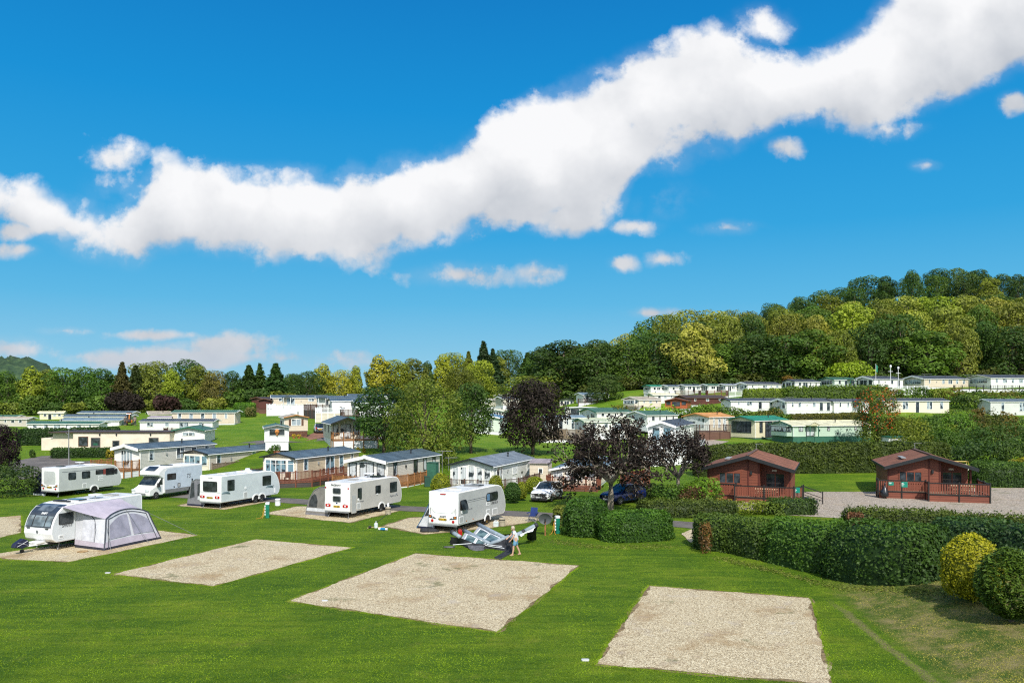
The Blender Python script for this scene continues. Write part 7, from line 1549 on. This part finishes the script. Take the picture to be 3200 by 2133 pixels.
sheet3('right_flap',BLKC,rel(wp3(1050,235,47.0),wp3(1110,200,47.05),wp3(1182,160,47.1)),rel(g0(1060,345),g0(1110,360),g0(1165,350)),sag=.05)
sheet3('right_lining',WHC,rel(wp3(950,262,46.75),wp3(1060,215,46.9),wp3(1170,172,47.0)),rel(wp3(985,300,46.5),wp3(1040,255,46.7),wp3(1120,235,46.8)),sag=.03)
sheet3('dark_heap',BLKC,rel(wp3(780,320,46.2),wp3(850,330,46.0),wp3(880,400,45.8)),rel(g0(790,480),g0(840,490),g0(885,470)),sag=-.12,wr=.05)
sheet3('strap',BLKC,rel(g0(840,478)+Z_*.08,g0(730,530)+Z_*.05,g0(640,575)+Z_*.03),rel(g0(870,505)+Z_*.02,g0(800,545)+Z_*.02,g0(720,588)+Z_*.02),sag=-.02,wr=.02)
for q in ([wp3(140,400,46.0),wp3(240,392,46),wp3(370,383,46.1)],[wp3(540,405,45.9),wp3(640,425,45.7),wp3(760,440,45.5),wp3(815,470,45.3)],[wp3(560,395,45.95),wp3(680,412,45.8),wp3(800,420,45.7)]):
    MB().tube([v for v in rel(*q)],.022,5).build('white_edging',WHC,CA)
# ------------------------------------------------------------------ people
SKIN=paint('skin',(.50,.30,.21),.55,var=.06,scale=9); HAIR=paint('hair_grey_blond',(.42,.36,.27),.7,var=.3,scale=30); TEE=paint('tee_white',(.58,.60,.63),.85,var=.08,scale=8,bmp=.3); DEN=paint('denim_blue',(.12,.27,.40),.85,var=.15,scale=20); SHOE=paint('sandal_tan',(.36,.24,.15),.7)
def skin(name,V,E,root,mat,parent,sub=2):
    keys=list(V); me=bpy.data.meshes.new(name); me.from_pydata([V[k][0] for k in keys],[(keys.index(a),keys.index(b_)) for a,b_ in E],[])
    o=bpy.data.objects.new(name,me); COL.objects.link(o); md=o.modifiers.new('s','SKIN'); md.use_smooth_shade=True
    sv=me.skin_vertices[0].data
    for i,k in enumerate(keys): r=V[k][1]; sv[i].radius=(r,r) if not isinstance(r,tuple) else r; sv[i].use_root=(k==root)
    su=o.modifiers.new('u','SUBSURF'); su.levels=sub; su.render_levels=sub
    dg=bpy.context.evaluated_depsgraph_get(); nm=bpy.data.meshes.new_from_object(o.evaluated_get(dg)); nm.name=name; bpy.data.objects.remove(o)
    nm.materials.clear(); nm.materials.append(mat); nm.polygons.foreach_set('use_smooth',[True]*len(nm.polygons))
    return link(name,nm,parent)
def hand(V,E,w,k,d,sd):
    """palm and five fingers from wrist vertex k, pointing along d; sd is the thumb side"""
    d=Vector(d).normalized(); sd=Vector(sd).normalized(); p0=Vector(V[k][0]); pn=d.cross(sd)
    V[w+'p']=(tuple(p0+d*.055),.027); E.append((k,w+'p'))
    for i,(o_,L) in enumerate(((.028,.072),(.010,.082),(-.009,.076),(-.027,.058))):
        a=p0+d*.095+sd*o_; m=a+d*L*.5+pn*.006; e=m+d*L*.42+pn*.026
        V[w+'a%d'%i]=(tuple(a),.0105);V[w+'b%d'%i]=(tuple(m),.009);V[w+'c%d'%i]=(tuple(e),.0075); E+= [(w+'p',w+'a%d'%i),(w+'a%d'%i,w+'b%d'%i),(w+'b%d'%i,w+'c%d'%i)]
    a=p0+d*.05+sd*.036; m=a+d*.035+sd*.022+pn*.008; V[w+'t']=(tuple(a),.011);V[w+'u']=(tuple(m),.009); E+=[(w+'p',w+'t'),(w+'t',w+'u')]
def person(label,loc,rz,tee,leg,hairm,pose,sc=1.,hair_long=False,shorts=True,hat=None):
    t=thing('person',label,'person',loc,rz,None,(sc,sc,sc))
    V={'pel':((0,0,.90),(.145,.130)),'sp':(pose['sp'],(.135,.125)),'ch':(pose['ch'],(.155,.130)),'nk0':(pose['nk'],.06)}
    hd=Vector(pose['hd']); V['nk']=(tuple(Vector(pose['nk']).lerp(hd,.42)),.050); V['jaw']=(tuple(hd+Vector((-.018,0,-.045))),.068); V['hd']=(tuple(hd+Vector((0,0,.03))),.092); V['top']=(tuple(hd+Vector((.008,0,.098))),.062); V['nose']=(tuple(hd+Vector((-.108,0,-.005))),.013); V['chin']=(tuple(hd+Vector((-.075,0,-.085))),.022)
    E=[('pel','sp'),('sp','ch'),('ch','nk0'),('nk0','nk'),('nk','jaw'),('jaw','hd'),('hd','top'),('hd','nose'),('jaw','chin')]
    for s,sg in (('n',-1),('f',1)):
        V['ear'+s]=(tuple(hd+Vector((.015,sg*.094,.0))),.016); E.append(('hd','ear'+s))
        sh,el,wr=[Vector(q) for q in pose['arm'+s]]; V['sh'+s]=(tuple(sh),.056);V['el'+s]=(tuple(el),.043);V['wr'+s]=(tuple(wr),.029); V['fa'+s]=(tuple(el.lerp(wr,.35)),.042)
        E+=[('ch','sh'+s),('sh'+s,'el'+s),('el'+s,'fa'+s),('fa'+s,'wr'+s)]; hand(V,E,'h'+s,'wr'+s,wr-el,Vector((-1,0,.2)))
        hp,kn,an,he,to=[Vector(q) for q in pose['leg'+s]]; V['hp'+s]=(tuple(hp),.098);V['th'+s]=(tuple(hp.lerp(kn,.5)),.082);V['kn'+s]=(tuple(kn),.060);V['ca'+s]=(tuple(kn.lerp(an,.35)+Vector((.015,0,0))),.058);V['an'+s]=(tuple(an),.038);V['ft'+s]=(tuple(an.lerp(to,.5)+Vector((0,0,-.015))),.038);V['to'+s]=(tuple(to),.028);V['hl'+s]=(tuple(he),.028)
        E+=[('pel','hp'+s),('hp'+s,'th'+s),('th'+s,'kn'+s),('kn'+s,'ca'+s),('ca'+s,'an'+s),('an'+s,'ft'+s),('ft'+s,'to'+s),('an'+s,'hl'+s)]
    skin('body',V,E,'pel',SKIN,t)
    T_={k:(V[k][0],tuple(x+.034 for x in V[k][1]) if isinstance(V[k][1],tuple) else V[k][1]+.022) for k in ('pel','sp','ch')}
    T_['nk0']=(tuple(Vector(V['ch'][0]).lerp(Vector(V['nk0'][0]),.75)),.075); T_['pel']=(tuple(Vector(V['pel'][0])+Vector((0,0,-.01))),(.178,.160)); T_['low']=((0,0,.845),(.178,.160)); ET=[('low','pel'),('pel','sp'),('sp','ch'),('ch','nk0')]
    for s in 'nf':
        T_['sh'+s]=(V['sh'+s][0],.082); T_['el'+s]=(tuple(Vector(V['sh'+s][0]).lerp(Vector(V['el'+s][0]),.62 if shorts else 1.)),.074); ET+=[('ch','sh'+s),('sh'+s,'el'+s)]
        if not shorts: T_['w'+s]=(V['wr'+s][0],.045); ET.append(('el'+s,'w'+s))
    skin('t_shirt' if shorts else 'jacket',T_,ET,'low',tee,t)
    P_={'up':((0,0,1.0),(.150,.135)),'pel':((0,0,.90),(.162,.145))}; EP=[('up','pel')]
    for s in 'nf':
        hp,kn=Vector(V['hp'+s][0]),Vector(V['kn'+s][0]); P_['hp'+s]=(tuple(hp),.130);P_['th'+s]=(tuple(hp.lerp(kn,.5)),.116);P_['kn'+s]=(tuple(hp.lerp(kn,.86 if shorts else 1.)),.098); EP+=[('pel','hp'+s),('hp'+s,'th'+s),('th'+s,'kn'+s)]
        if not shorts: P_['an'+s]=(tuple(Vector(V['an'+s][0])+Vector((0,0,.02))),.065); EP.append(('kn'+s,'an'+s))
    skin('shorts' if shorts else 'trousers',P_,EP,'up',leg,t)
    rows=[]
    for i in range(9):
        ph_=math.pi*.72*i/8; rows.append([])
        for j in range(17):
            th=2*math.pi*j/16; fr_=max(0,-math.cos(th)); cut=min(ph_,math.pi*(.72-.38*fr_**1.5)); r_=.118+.006*math.sin(j*2.3+i*1.7)
            rows[-1].append(hd+Vector((.018+r_*1.02*math.sin(cut)*math.cos(th),r_*.92*math.sin(cut)*math.sin(th),.035+r_*math.cos(cut)*(1.0 if cut<1.6 else 1.15 if hair_long else .8))))
    MB().grid(rows).build('hair',hairm,t,smooth=True,fix=False)
    for sg in(-1,1): MB().lathe([(.001,-.009),(.009,-.004),(.009,.004),(.001,.009)],tuple(hd+Vector((-.092,sg*.034,.018))),8).build('eye',BLK,t)
    MB().lathe([(.001,-.022),(.006,0),(.001,.022)],tuple(hd+Vector((-.088,0,-.052))),6,'y').build('mouth',paint('lips',(.36,.14,.12),.5),t)
    for s in 'nf':
        an,to,he=[Vector(V[k+s][0]) for k in('an','to','hl')]
        skin('shoe',{'a':(tuple(he+Vector((.01,0,-.0))),.040),'b':(tuple(he.lerp(to,.5)+Vector((0,0,.0))),.044),'c':(tuple(to+Vector((-.015,0,0))),.036)},[('a','b'),('b','c')],'b',SHOE if shorts else BLK,t)
    return t
wl=G(1612,1737)
person('woman with grey-blond hair in pale t-shirt and denim shorts walking beside the collapsed awning',(wl.x,wl.y,0),R(8),TEE,DEN,HAIR,
 dict(sp=(-.03,0,1.08),ch=(-.08,0,1.27),nk=(-.12,0,1.40),hd=(-.185,0,1.515),armn=((-.10,-.165,1.35),(-.17,-.235,1.09),(-.31,-.20,.90)),armf=((-.10,.165,1.35),(-.24,.22,1.12),(-.42,.14,.98)),
 legn=((0,-.095,.86),(-.15,-.10,.48),(-.20,-.10,.09),(-.155,-.10,.035),(-.36,-.11,.03)),legf=((0,.095,.86),(.08,.10,.48),(.24,.10,.11),(.30,.10,.06),(.12,.10,.03))),hair_long=True)
stand=lambda b:dict(sp=(0,0,1.1),ch=(-.02-b,0,1.3),nk=(-.03-b,0,1.45),hd=(-.06-b,0,1.58),armn=((-.03-b,-.19,1.40),(-.02-b,-.25,1.12),(-.12-b,-.22,.88)),armf=((-.03-b,.19,1.40),(-.02-b,.25,1.12),(-.14-b,.2,.88)),
 legn=((0,-.10,.87),(-.03,-.12,.48),(0,-.13,.09),(.05,-.13,.035),(-.15,-.14,.03)),legf=((0,.10,.87),(0,.12,.48),(.04,.13,.09),(.09,.13,.035),(-.11,.14,.03)))
W1=paint('work_grey',(.16,.14,.14),.9,var=.2); W2=paint('work_dark',(.05,.05,.055),.9,var=.2); HD=paint('hair_dark',(.05,.035,.025),.7)
for px,Y,lab,rz in ((391,144,'workman in grey jacket standing left of the mini digger',R(150)),(422,143.2,'workman in brownish jacket standing right of the mini digger',R(-40))):
    p=S(px,Y); person(lab,(p.x,p.y,p.z+.05),rz,W1 if px<400 else paint('work_brown',(.20,.15,.13),.9),W2,HD,stand(.03),1.05,shorts=False)
# ------------------------------------------------------------------ small things
p=S(405,145); t=thing('mini_digger','small orange and black mini digger between the two workmen','digger',(p.x,p.y,p.z+.05),R(20)); OR=paint('digger_orange',(.50,.17,.02),.5)
for s in (-1,1): MB().prism([(-.7,.05),(-.8,.22),(-.7,.4),(.7,.4),(.8,.22),(.7,.05)],s*.48-.13,s*.48+.13).build('track',BLK,t)
MB().box(-.5,.5,-.5,.6,.42,.95).build('body',OR,t,bevel=.05); MB().box(-.46,.3,-.35,.45,.96,2.1).build('cab',GL['dark'],t,bevel=.06); MB().box(-.5,.34,-.4,.5,2.1,2.2).build('cab_roof',OR,t)
MB().beam((.1,-.5,.8),(.1,-1.3,2.0),.16).beam((.1,-1.3,2.0),(.1,-1.9,1.1),.13).build('boom',OR,t); MB().prism([(-2.1,.7),(-1.75,1.15),(-1.6,.7),(-1.85,.5)],-.15,.35).build('bucket',BLK,t)
p=S(376,128); t=thing('garden_cabinet','small green cabinet near the mini digger','cabinet',p); MB().box(-.5,.5,-.3,.3,0,.9).build('body',paint('cab_green',(.06,.14,.09),.6),t); MB().box(-.55,.55,-.34,.34,.91,.98).build('lid',paint('cab_lid',(.25,.30,.26),.6),t)
def bollard(label,px,row,rz):
    p=G(px,row); t=thing('hookup_post',label,'post',p,rz,'electric hook-up posts'); GR=paint('post_green',(.008,.17,.105),.45)
    MB().box(-.13,.13,-.13,.13,0,1.0).build('body',GR,t,bevel=.02); MB().box(-.14,.14,-.14,.14,1.001,1.16).build('cap',PWH,t,bevel=.02)
    for i in range(4): MB().box(-.2,-.135,-.07,.07,.22+.2*i,.34+.2*i).build('socket',PWH,t)
    MB().tube([(-.2,0,.85),(-.3,-.03,.6),(-.34,-.05,.2),(-.5,-.15,.02),(-.75,-.4,.02)],.016,5).tube([(-.2,0,.65),(-.24,-.1,.4),(-.3,-.25,.1),(-.34,-.5,.02)],.016,5).build('cable',paint('cable_orange',(.60,.27,.03),.5),t)
bollard('green electric hook-up post with orange cables, left of the champagne caravan',836,1618,R(10)); bollard('green electric hook-up post against the tall rounded bush',1742,1667,R(20))
p=G(1704,1673); t=thing('satellite_dish','grey satellite dish on wooden stake beside the clipped bush','satellite dish',p,R(-8))
MB().box(-.045,.045,-.045,.045,-.1,.85).build('stake',WOOD['oak'],t); dm=MB(); rows=[]
for i in range(7):
    r=.42*i/6; rows.append([Vector((r*math.cos(a)*1.02,-.02-.20*(r/.42)**2*.6-.16*(r*math.sin(a)/.42)*.5,1.08+r*math.sin(a)*.86)) for a in np.linspace(0,2*math.pi,25)])
dm.grid(rows); dm.build('dish',paint('dish_grey',(.085,.095,.10),.5,var=.15),t,smooth=True,fix=False); MB().beam((0,-.05,.72),(0,-.48,.9),.03).box(-.05,.05,-.55,-.42,.86,.96).build('lnb_arm',BLK,t); MB().box(-.06,.06,-.02,.1,.8,1.1).build('bracket',BLK,t)
p=G(1665,1630); t=thing('camping_chair','blue folding camping chair on the grass behind the caravan','chair',p,R(-20)); CB=paint('canvas_royal',(.012,.035,.16),.8,var=.15)
MB().box(-.25,.25,-.25,.22,.42,.45).build('seat',CB,t); MB().poly((-.26,.2,.45),(.26,.2,.45),(.25,.34,.98),(-.25,.34,.98)).poly((-.26,.22,.45),(.26,.22,.45),(.25,.36,.98),(-.25,.36,.98)).build('backrest',CB,t,fix=False)
for s in(-1,1): MB().box(s*.33-.05,s*.33+.05,-.28,.3,.62,.65).build('armrest',CB,t); MB().beam((s*.3,-.27,0),(s*.3,.25,.62),.025).beam((s*.3,.27,0),(s*.3,-.25,.62),.025).build('leg',GRY,t)
MB().beam((-.28,-.27,.02),(.28,-.27,.42),.025).beam((.28,-.27,.02),(-.28,-.27,.42),.025).build('leg',GRY,t)
def barrel(label,px,row,mat,Ht=.58,r=.22,pump=False):
    p=G(px,row); t=thing('water_barrel',label,'barrel',p,0,'water barrels by the caravans')
    MB().lathe([(r*.9,0),(r,.04),(r,Ht*.45),(r*.93,Ht*.48),(r,Ht*.52),(r,Ht-.06),(r*.85,Ht)],n=18).build('drum',mat,t); MB().lathe([(r*.98,Ht*.72),(r*1.06,Ht*.74),(r*1.06,Ht*.80),(r*.98,Ht*.82)],n=18).build('band',BLK,t)
    if pump: MB().lathe([(.07,Ht),(.09,Ht+.12),(.06,Ht+.3)],n=10).build('pump',PWH,t)
BEI=paint('plastic_beige',(.36,.31,.23),.6,var=.1)
barrel('beige water barrel beside the silver caravan',1569,1643,BEI); barrel('beige water barrel with white pump beside the champagne caravan',1213,1607,BEI,pump=True); barrel('white water barrel at the nose of the twin axle caravan',868,1580,PWH)
p=G(1550,1646); t=thing('water_container','translucent white water container between barrel and caravan wheel','container',p,R(-25)); MB().box(-.17,.17,-.12,.12,0,.36).build('body',paint('poly_white',(.60,.66,.68),.3),t,bevel=.04); MB().tube([(-.1,0,.36),(-.1,0,.42),(.1,0,.42),(.1,0,.36)],.02,6).build('handle',PWH,t)
p=G(1437,1676); t=thing('petrol_can','red fuel can under the corner of the silver caravan','can',p+Vector((0,.25,0)),R(15)); MB().box(-.13,.13,-.09,.09,0,.34).build('body',paint('can_red',(.42,.015,.012),.4),t,bevel=.03); MB().tube([(-.08,0,.34),(-.08,0,.42),(.08,0,.42)],.018,6).build('handle',paint('can_red',(.42,.015,.012),.4),t)
p=G(1175,1650); t=thing('sprayer','white hand sprayer with long black lance lying on the lawn','sprayer',p,R(15)); MB().lathe([(.12,0),(.13,.05),(.13,.28),(.09,.34),(.03,.36),(.03,.46)],(.0,0,0),14).build('tank',paint('poly_white',(.60,.66,.68),.3),t); MB().tube([(.05,0,.40),(.35,.2,.55),(.85,.5,.85)],.02,6).build('lance',BLK,t); MB().tube([(-.6,-.1,.03),(-.2,.0,.06),(.6,-.1,.03)],.025,6).build('handle',paint('pale_wood',(.50,.36,.22),.7),t); MB().lathe([(.03,-.1),(.09,-.08),(.09,.08),(.03,.1)],(-.42,-.1,.1),10,'x').build('reel',BLK,t)
p=G(1197,1656); t=thing('gas_canister','blue and white canister lying on the lawn by the sprayer','canister',p,R(80)); MB().lathe([(.04,-.3),(.08,-.27),(.08,.27),(.04,.3)],(0,0,.085),12,'y').build('body',paint('canister_blue',(.02,.22,.45),.4),t); 
for y in(-.24,.24): MB().lathe([(.078,-.07),(.084,-.06),(.084,.06),(.078,.07)],(0,y,.085),12,'y').build('end_cap',PWH,t)
p=G(1404,1713); mb=MB(); mb.lathe([(.03,-.34),(.08,-.28),(.085,.24),(.04,.34)],(0,0,.05),10,'x'); mb.v=[(x,y*1.3,max(.005,z*.8)) for x,y,z in mb.v]; tag(mb.build('storage_bag',paint('bag_grey',(.10,.10,.105),.8,var=.3,bmp=.4),None,True,loc=p),'grey rolled storage bag on the grass left of the collapsed awning','bag')
p=G(1345,1664); mb=MB(); mb.lathe([(.25,-.6),(.34,-.4),(.3,.3),(.12,.65)],(0,0,.1),12,'x'); mb.v=[(x,y,max(.01,z*.55+.05*math.sin(x*9))) for x,y,z in mb.v]; tag(mb.build('awning_bag',BLKC,None,True,loc=p+Vector((-.1,.4,0))),'crumpled black bag under the rear of the silver caravan','bag')
p=G(515,1727)-Vector((0,0,0)); 
p=G(258,1726); tag(MB().lathe([(.0,.015),(.28,.02),(.3,.03),(.3,.05),(.0,.055)],n=14).build('door_mat',paint('mat_tan',(.34,.22,.10),.9,var=.3,scale=9),None,loc=p),'round tan mat on the gravel before the lilac awning','mat')
# lamp post, stones, tank, flag and masts
p=S(215,93); t=thing('lamp_post','grey lamp post rising above the far left caravan','lamp post',(p.x,p.y,0)); hh=zrow(1340,93); MB().tube([(0,0,0),(0,0,hh)],[.07,.05],8).build('pole',GRY,t); MB().lathe([(.10,hh),(.20,hh+.08),(.22,hh+.3),(.12,hh+.38)],n=12).build('lantern',PWH,t); MB().beam((0,0,hh-.7),(-.35,0,hh-.45),.05).build('bracket',GRY,t)
for px,row,Y,w,lab in ((207,1426,101,.55,'white painted kerb stone, leftmost of the three'),(242,1421,103,.6,'white painted kerb stone, middle of the three'),(310,1415,105,.75,'white painted kerb stone, rightmost of the three')):
    p=S(px,Y); mb=MB().lathe([(.02,-.1),(w*.42,0),(w*.5,.12),(w*.38,.28),(.1,.36)],n=12); mb.v=[(x*1.2+.05*math.sin(y*9),y,z) for x,y,z in mb.v]; tag(mb.build('kerb_stone',paint('stone_white',(.70,.70,.68),.8,var=.1),None,True,loc=p),lab,'stone','white kerb stones')
p=S(2975,84); t=thing('gas_tank','large cream gas tank lying behind the right lodge','gas tank',(p.x,p.y,p.z),R(-12)); CT=paint('tank_cream',(.62,.62,.50),.5,var=.08)
MB().lathe([(.05,-1.75),(.38,-1.65),(.58,-1.4),(.6,-1.2),(.6,1.2),(.58,1.4),(.38,1.65),(.05,1.75)],(0,0,.85),20,'x').build('tank',CT,t,smooth=True)
for x in(-1.,1.): MB().box(x-.1,x+.1,-.45,.45,-.2,.45).build('foot',GRY,t)
for x in(-1.3,.15): MB().box(x-.35,x+.35,-.28,.28,1.36,1.62).build('valve_cover',PWH,t,bevel=.06)
MB().tube([(-.7,-.3,1.4),(-.7,-.3,1.72),(1.5,-.3,1.72),(1.5,-.3,1.4)],.03,6).tube([(-.7,.3,1.4),(-.7,.3,1.72),(1.5,.3,1.72),(1.5,.3,1.4)],.03,6).build('guard_rail',paint('rail_yellow',(.50,.36,.06),.5),t)
p=S(2737,181); t=thing('flagpole','white flagpole with limp green flag in the top row','flagpole',p); ht=zrow(1136,181)-p.z; MB().tube([(0,0,0),(0,0,ht)],[.06,.04],8).build('pole',PWH,t); MB().grid([[(.05+.12*i+.03*math.sin(j),.05*math.sin(i*2+j),ht-.2-.38*j-.10*i) for i in range(4)] for j in range(5)]).build('flag',paint('flag_green',(.01,.22,.13),.7),t,fix=False)
for px,Y,top,lab in ((2783,180,1148,'pale wind sensor mast right of the flagpole'),(2807,182,1153,'thin mast with small arms right of the wind sensor')):
    p=S(px,Y); t=thing('mast',lab,'mast',p,0,'masts in the top row'); ht=zrow(top,Y)-p.z; MB().tube([(0,0,0),(0,0,ht)],.06,6).build('pole',PWH,t); MB().tube([(-.5,0,ht-.9),(.5,0,ht-.9)],.05,5).build('crossbar',PWH,t); MB().lathe([(.05,ht),(.22,ht+.1),(.22,ht+.5),(.08,ht+.6)],n=10).build('lantern',PWH,t)
def antenna(label,px,Y,base_row,top_row,w=1.3):
    p=S(px,Y); z0=zrow(base_row,Y); t=thing('tv_aerial',label,'aerial',(p.x,p.y,z0),random.uniform(-.3,.3),'television aerials'); h=zrow(top_row,Y)-z0; MB().tube([(0,0,0),(0,0,h)],.03,5).build('mast',GRY,t); mb=MB().tube([(-w*.3,0,h-.05),(w*.7,0,h-.05)],.025,5)
    for i in range(6): x=-w*.3+w*i/5; mb.tube([(x,-.22,h-.05),(x,.22,h-.05)],.015,4)
    mb.build('boom',GRY,t)
antenna('television aerial at the back corner of the scalloped caravan',1382,86,1500,1407,1.6); antenna('television aerial behind the white lodge porch',1402,90,1470,1428,1.4); antenna('television aerial on the roof of the long heavy gabled caravan',2335,187,1200,1190,2.2); antenna('television aerial on the roof right of the masts',2890,187,1186,1168,2.4); antenna('television aerial at the left gable of the rightmost top caravan',3022,187,1186,1170,2.); antenna('television aerial above the thick gabled second row caravan',2462,160,1252,1240,1.6)
# gear by the scalloped caravan and the white lodge
p=S(1352,82.5); t=thing('gas_cabinet','tall green storage cabinet at the end of the scalloped caravan','cabinet',(p.x,p.y,0),-R(21)); MB().box(-.55,.55,-.35,.35,0,2.1).build('body',paint('cabinet_green',(.035,.13,.085),.6),t,bevel=.02); MB().box(-.6,.6,-.4,.4,2.11,2.2).build('lid',paint('cabinet_lid',(.03,.10,.07),.6),t)
p=S(1374,79); t=thing('barbecue','covered black barbecue beside the green cabinet','barbecue',(p.x,p.y,0),.3); MB().lathe([(.25,.75),(.42,.9),(.42,1.1),(.3,1.3),(.05,1.36)],n=14).build('bowl',BLK,t); 
for i in range(3): a=i*2.1; MB().beam((.3*math.cos(a),.3*math.sin(a),0),(.2*math.cos(a),.2*math.sin(a),.8),.04).build('leg',BLK,t)
p=S(1335,79); t=thing('wheelie_bin','dark green bin by the timber steps','bin',(p.x,p.y,0),.2); MB().box(-.28,.28,-.3,.3,0,1.0).build('body',paint('bin_green',(.02,.07,.05),.5),t,bevel=.04); MB().box(-.3,.3,-.33,.33,1.005,1.06).build('lid',paint('bin_green',(.02,.07,.05),.5),t)
for px,Y,lab,h in ((856,96.5,'terracotta pot with bushy plant by the small cream caravan',.55),(868,96,'second terracotta pot with tall plant by the small cream caravan',.7),(846,95.5,'low green planter by the small cream caravan',.4)):
    p=S(px,Y); t=thing('plant_pot',lab,'plant pot',p); MB().lathe([(h*.25,0),(h*.38,h*.8),(h*.42,h*.8),(h*.42,h)],n=12).build('pot',paint('terracotta',(.36,.13,.06),.8) if 'terracotta' in lab else paint('pot_green',(.04,.12,.09),.7),t)
    C,N,tn=lobes_crown([(0,0,h+.3,.35,.35,.45)],260,.08,int(px)); f=link('foliage',leafmesh('foliage',C,N,.09,tn,LEAF),t); f.color=(.06,.11,.03,1)
for px,lab in ((918,'small pot of yellow flowers, left, against the brick base'),(934,'small pot of yellow flowers, right, against the brick base')):
    p=S(px,116); t=thing('flower_pot',lab,'flower pot',p); MB().lathe([(.16,0),(.24,.35)],n=10).build('pot',paint('terracotta',(.36,.13,.06),.8),t); C,N,tn=lobes_crown([(0,0,.5,.3,.3,.25)],120,.08,int(px)); f=link('flowers',leafmesh('flowers',C,N,.08,tn,LEAF),t); f.color=(.35,.25,.03,1)
p=S(2805,112); t=thing('garden_hut','low green and white hut roof showing above the tall hedge','hut',(p.x,p.y,T(p.x,p.y)),0.1); hb=zrow(1366,112)-T(p.x,p.y); MB().box(-1.35,1.35,0,2,0,hb).build('wall',paint('hut_white',(.66,.66,.64),.6),t); MB().box(-1.5,1.5,-.2,2.2,hb+.002,hb+.16).build('roof',paint('hut_green',(.03,.15,.10),.5),t)
# sat dish by the white skirted caravan and outdoor furniture on decks
for lab,tt,x,y,z in (('dark garden table on the red-brown deck',A3,3.1,2.2,.72),('dark garden table on the orange-brown deck',A4,1.2,-1.2,.58)):
    q=local(tt,x,y,z); t=thing('garden_table',lab,'table',q,tt.rotation_euler.z,'garden tables on decks'); DW=WOOD['darkbrown']; MB().box(-.6,.6,-.35,.35,.68,.73).build('tabletop',DW,t)
    for a in(-.5,.5):
        for b_ in (-.28,.28): MB().box(a-.03,a+.03,b_-.03,b_+.03,0,.68).build('leg',DW,t)
for i,(tt,x,y,z,rz,lab) in enumerate(((A3,2.2,-1.6,.72,.4,'dark wicker garden chair at the front of the red-brown deck'),(A3,3.2,3.6,.72,2.6,'dark garden chair on the side of the red-brown deck'),(A3,1.0,-1.9,.72,-.3,'dark garden chair before the leaded bay window'),(A5,4.0,1.9,.05,1.2,'white garden chair by the glass doors of the lodge'),(A5,4.0,4.2,.05,1.9,'grey garden chair further along the white lodge'),(V1,-.6,-1.3,1.2,.2,'pale garden chair on the oak railed veranda'))):
    q=local(tt,x,y,z); t=thing('garden_chair',lab,'chair',q,tt.rotation_euler.z+rz,'garden chairs'); m_=PWH if 'white' in lab or 'pale' in lab else (GRY if 'grey' in lab else WOOD['darkbrown'])
    MB().box(-.25,.25,-.25,.25,.40,.45).build('seat',m_,t); MB().box(-.25,.25,.23,.28,.45,.95).build('backrest',m_,t)
    for a in(-.22,.22):
        for b_ in(-.22,.22): MB().box(a-.025,a+.025,b_-.025,b_+.025,0,.40).build('leg',m_,t)
# tiny things on the lawn
for px,row,lab,col in ((1015,1881,'small white scrap on the grass left of the large pitch',(.6,.6,.6)),(1829,2063,'small white utility marker lid in the grass near the right pitch',(.55,.55,.55)),(337,1792,'tiny pale scrap at the corner of the left pitch',(.5,.5,.5))):
    p=G(px,row); tag(MB().plate((0,0,.0),X_,Z_,0,0,.26,.16,.05,.0,.04,up=(0,1,0)).build('marker_lid',paint('lid_'+str(px),col,.7),None,loc=p),lab,'marker')
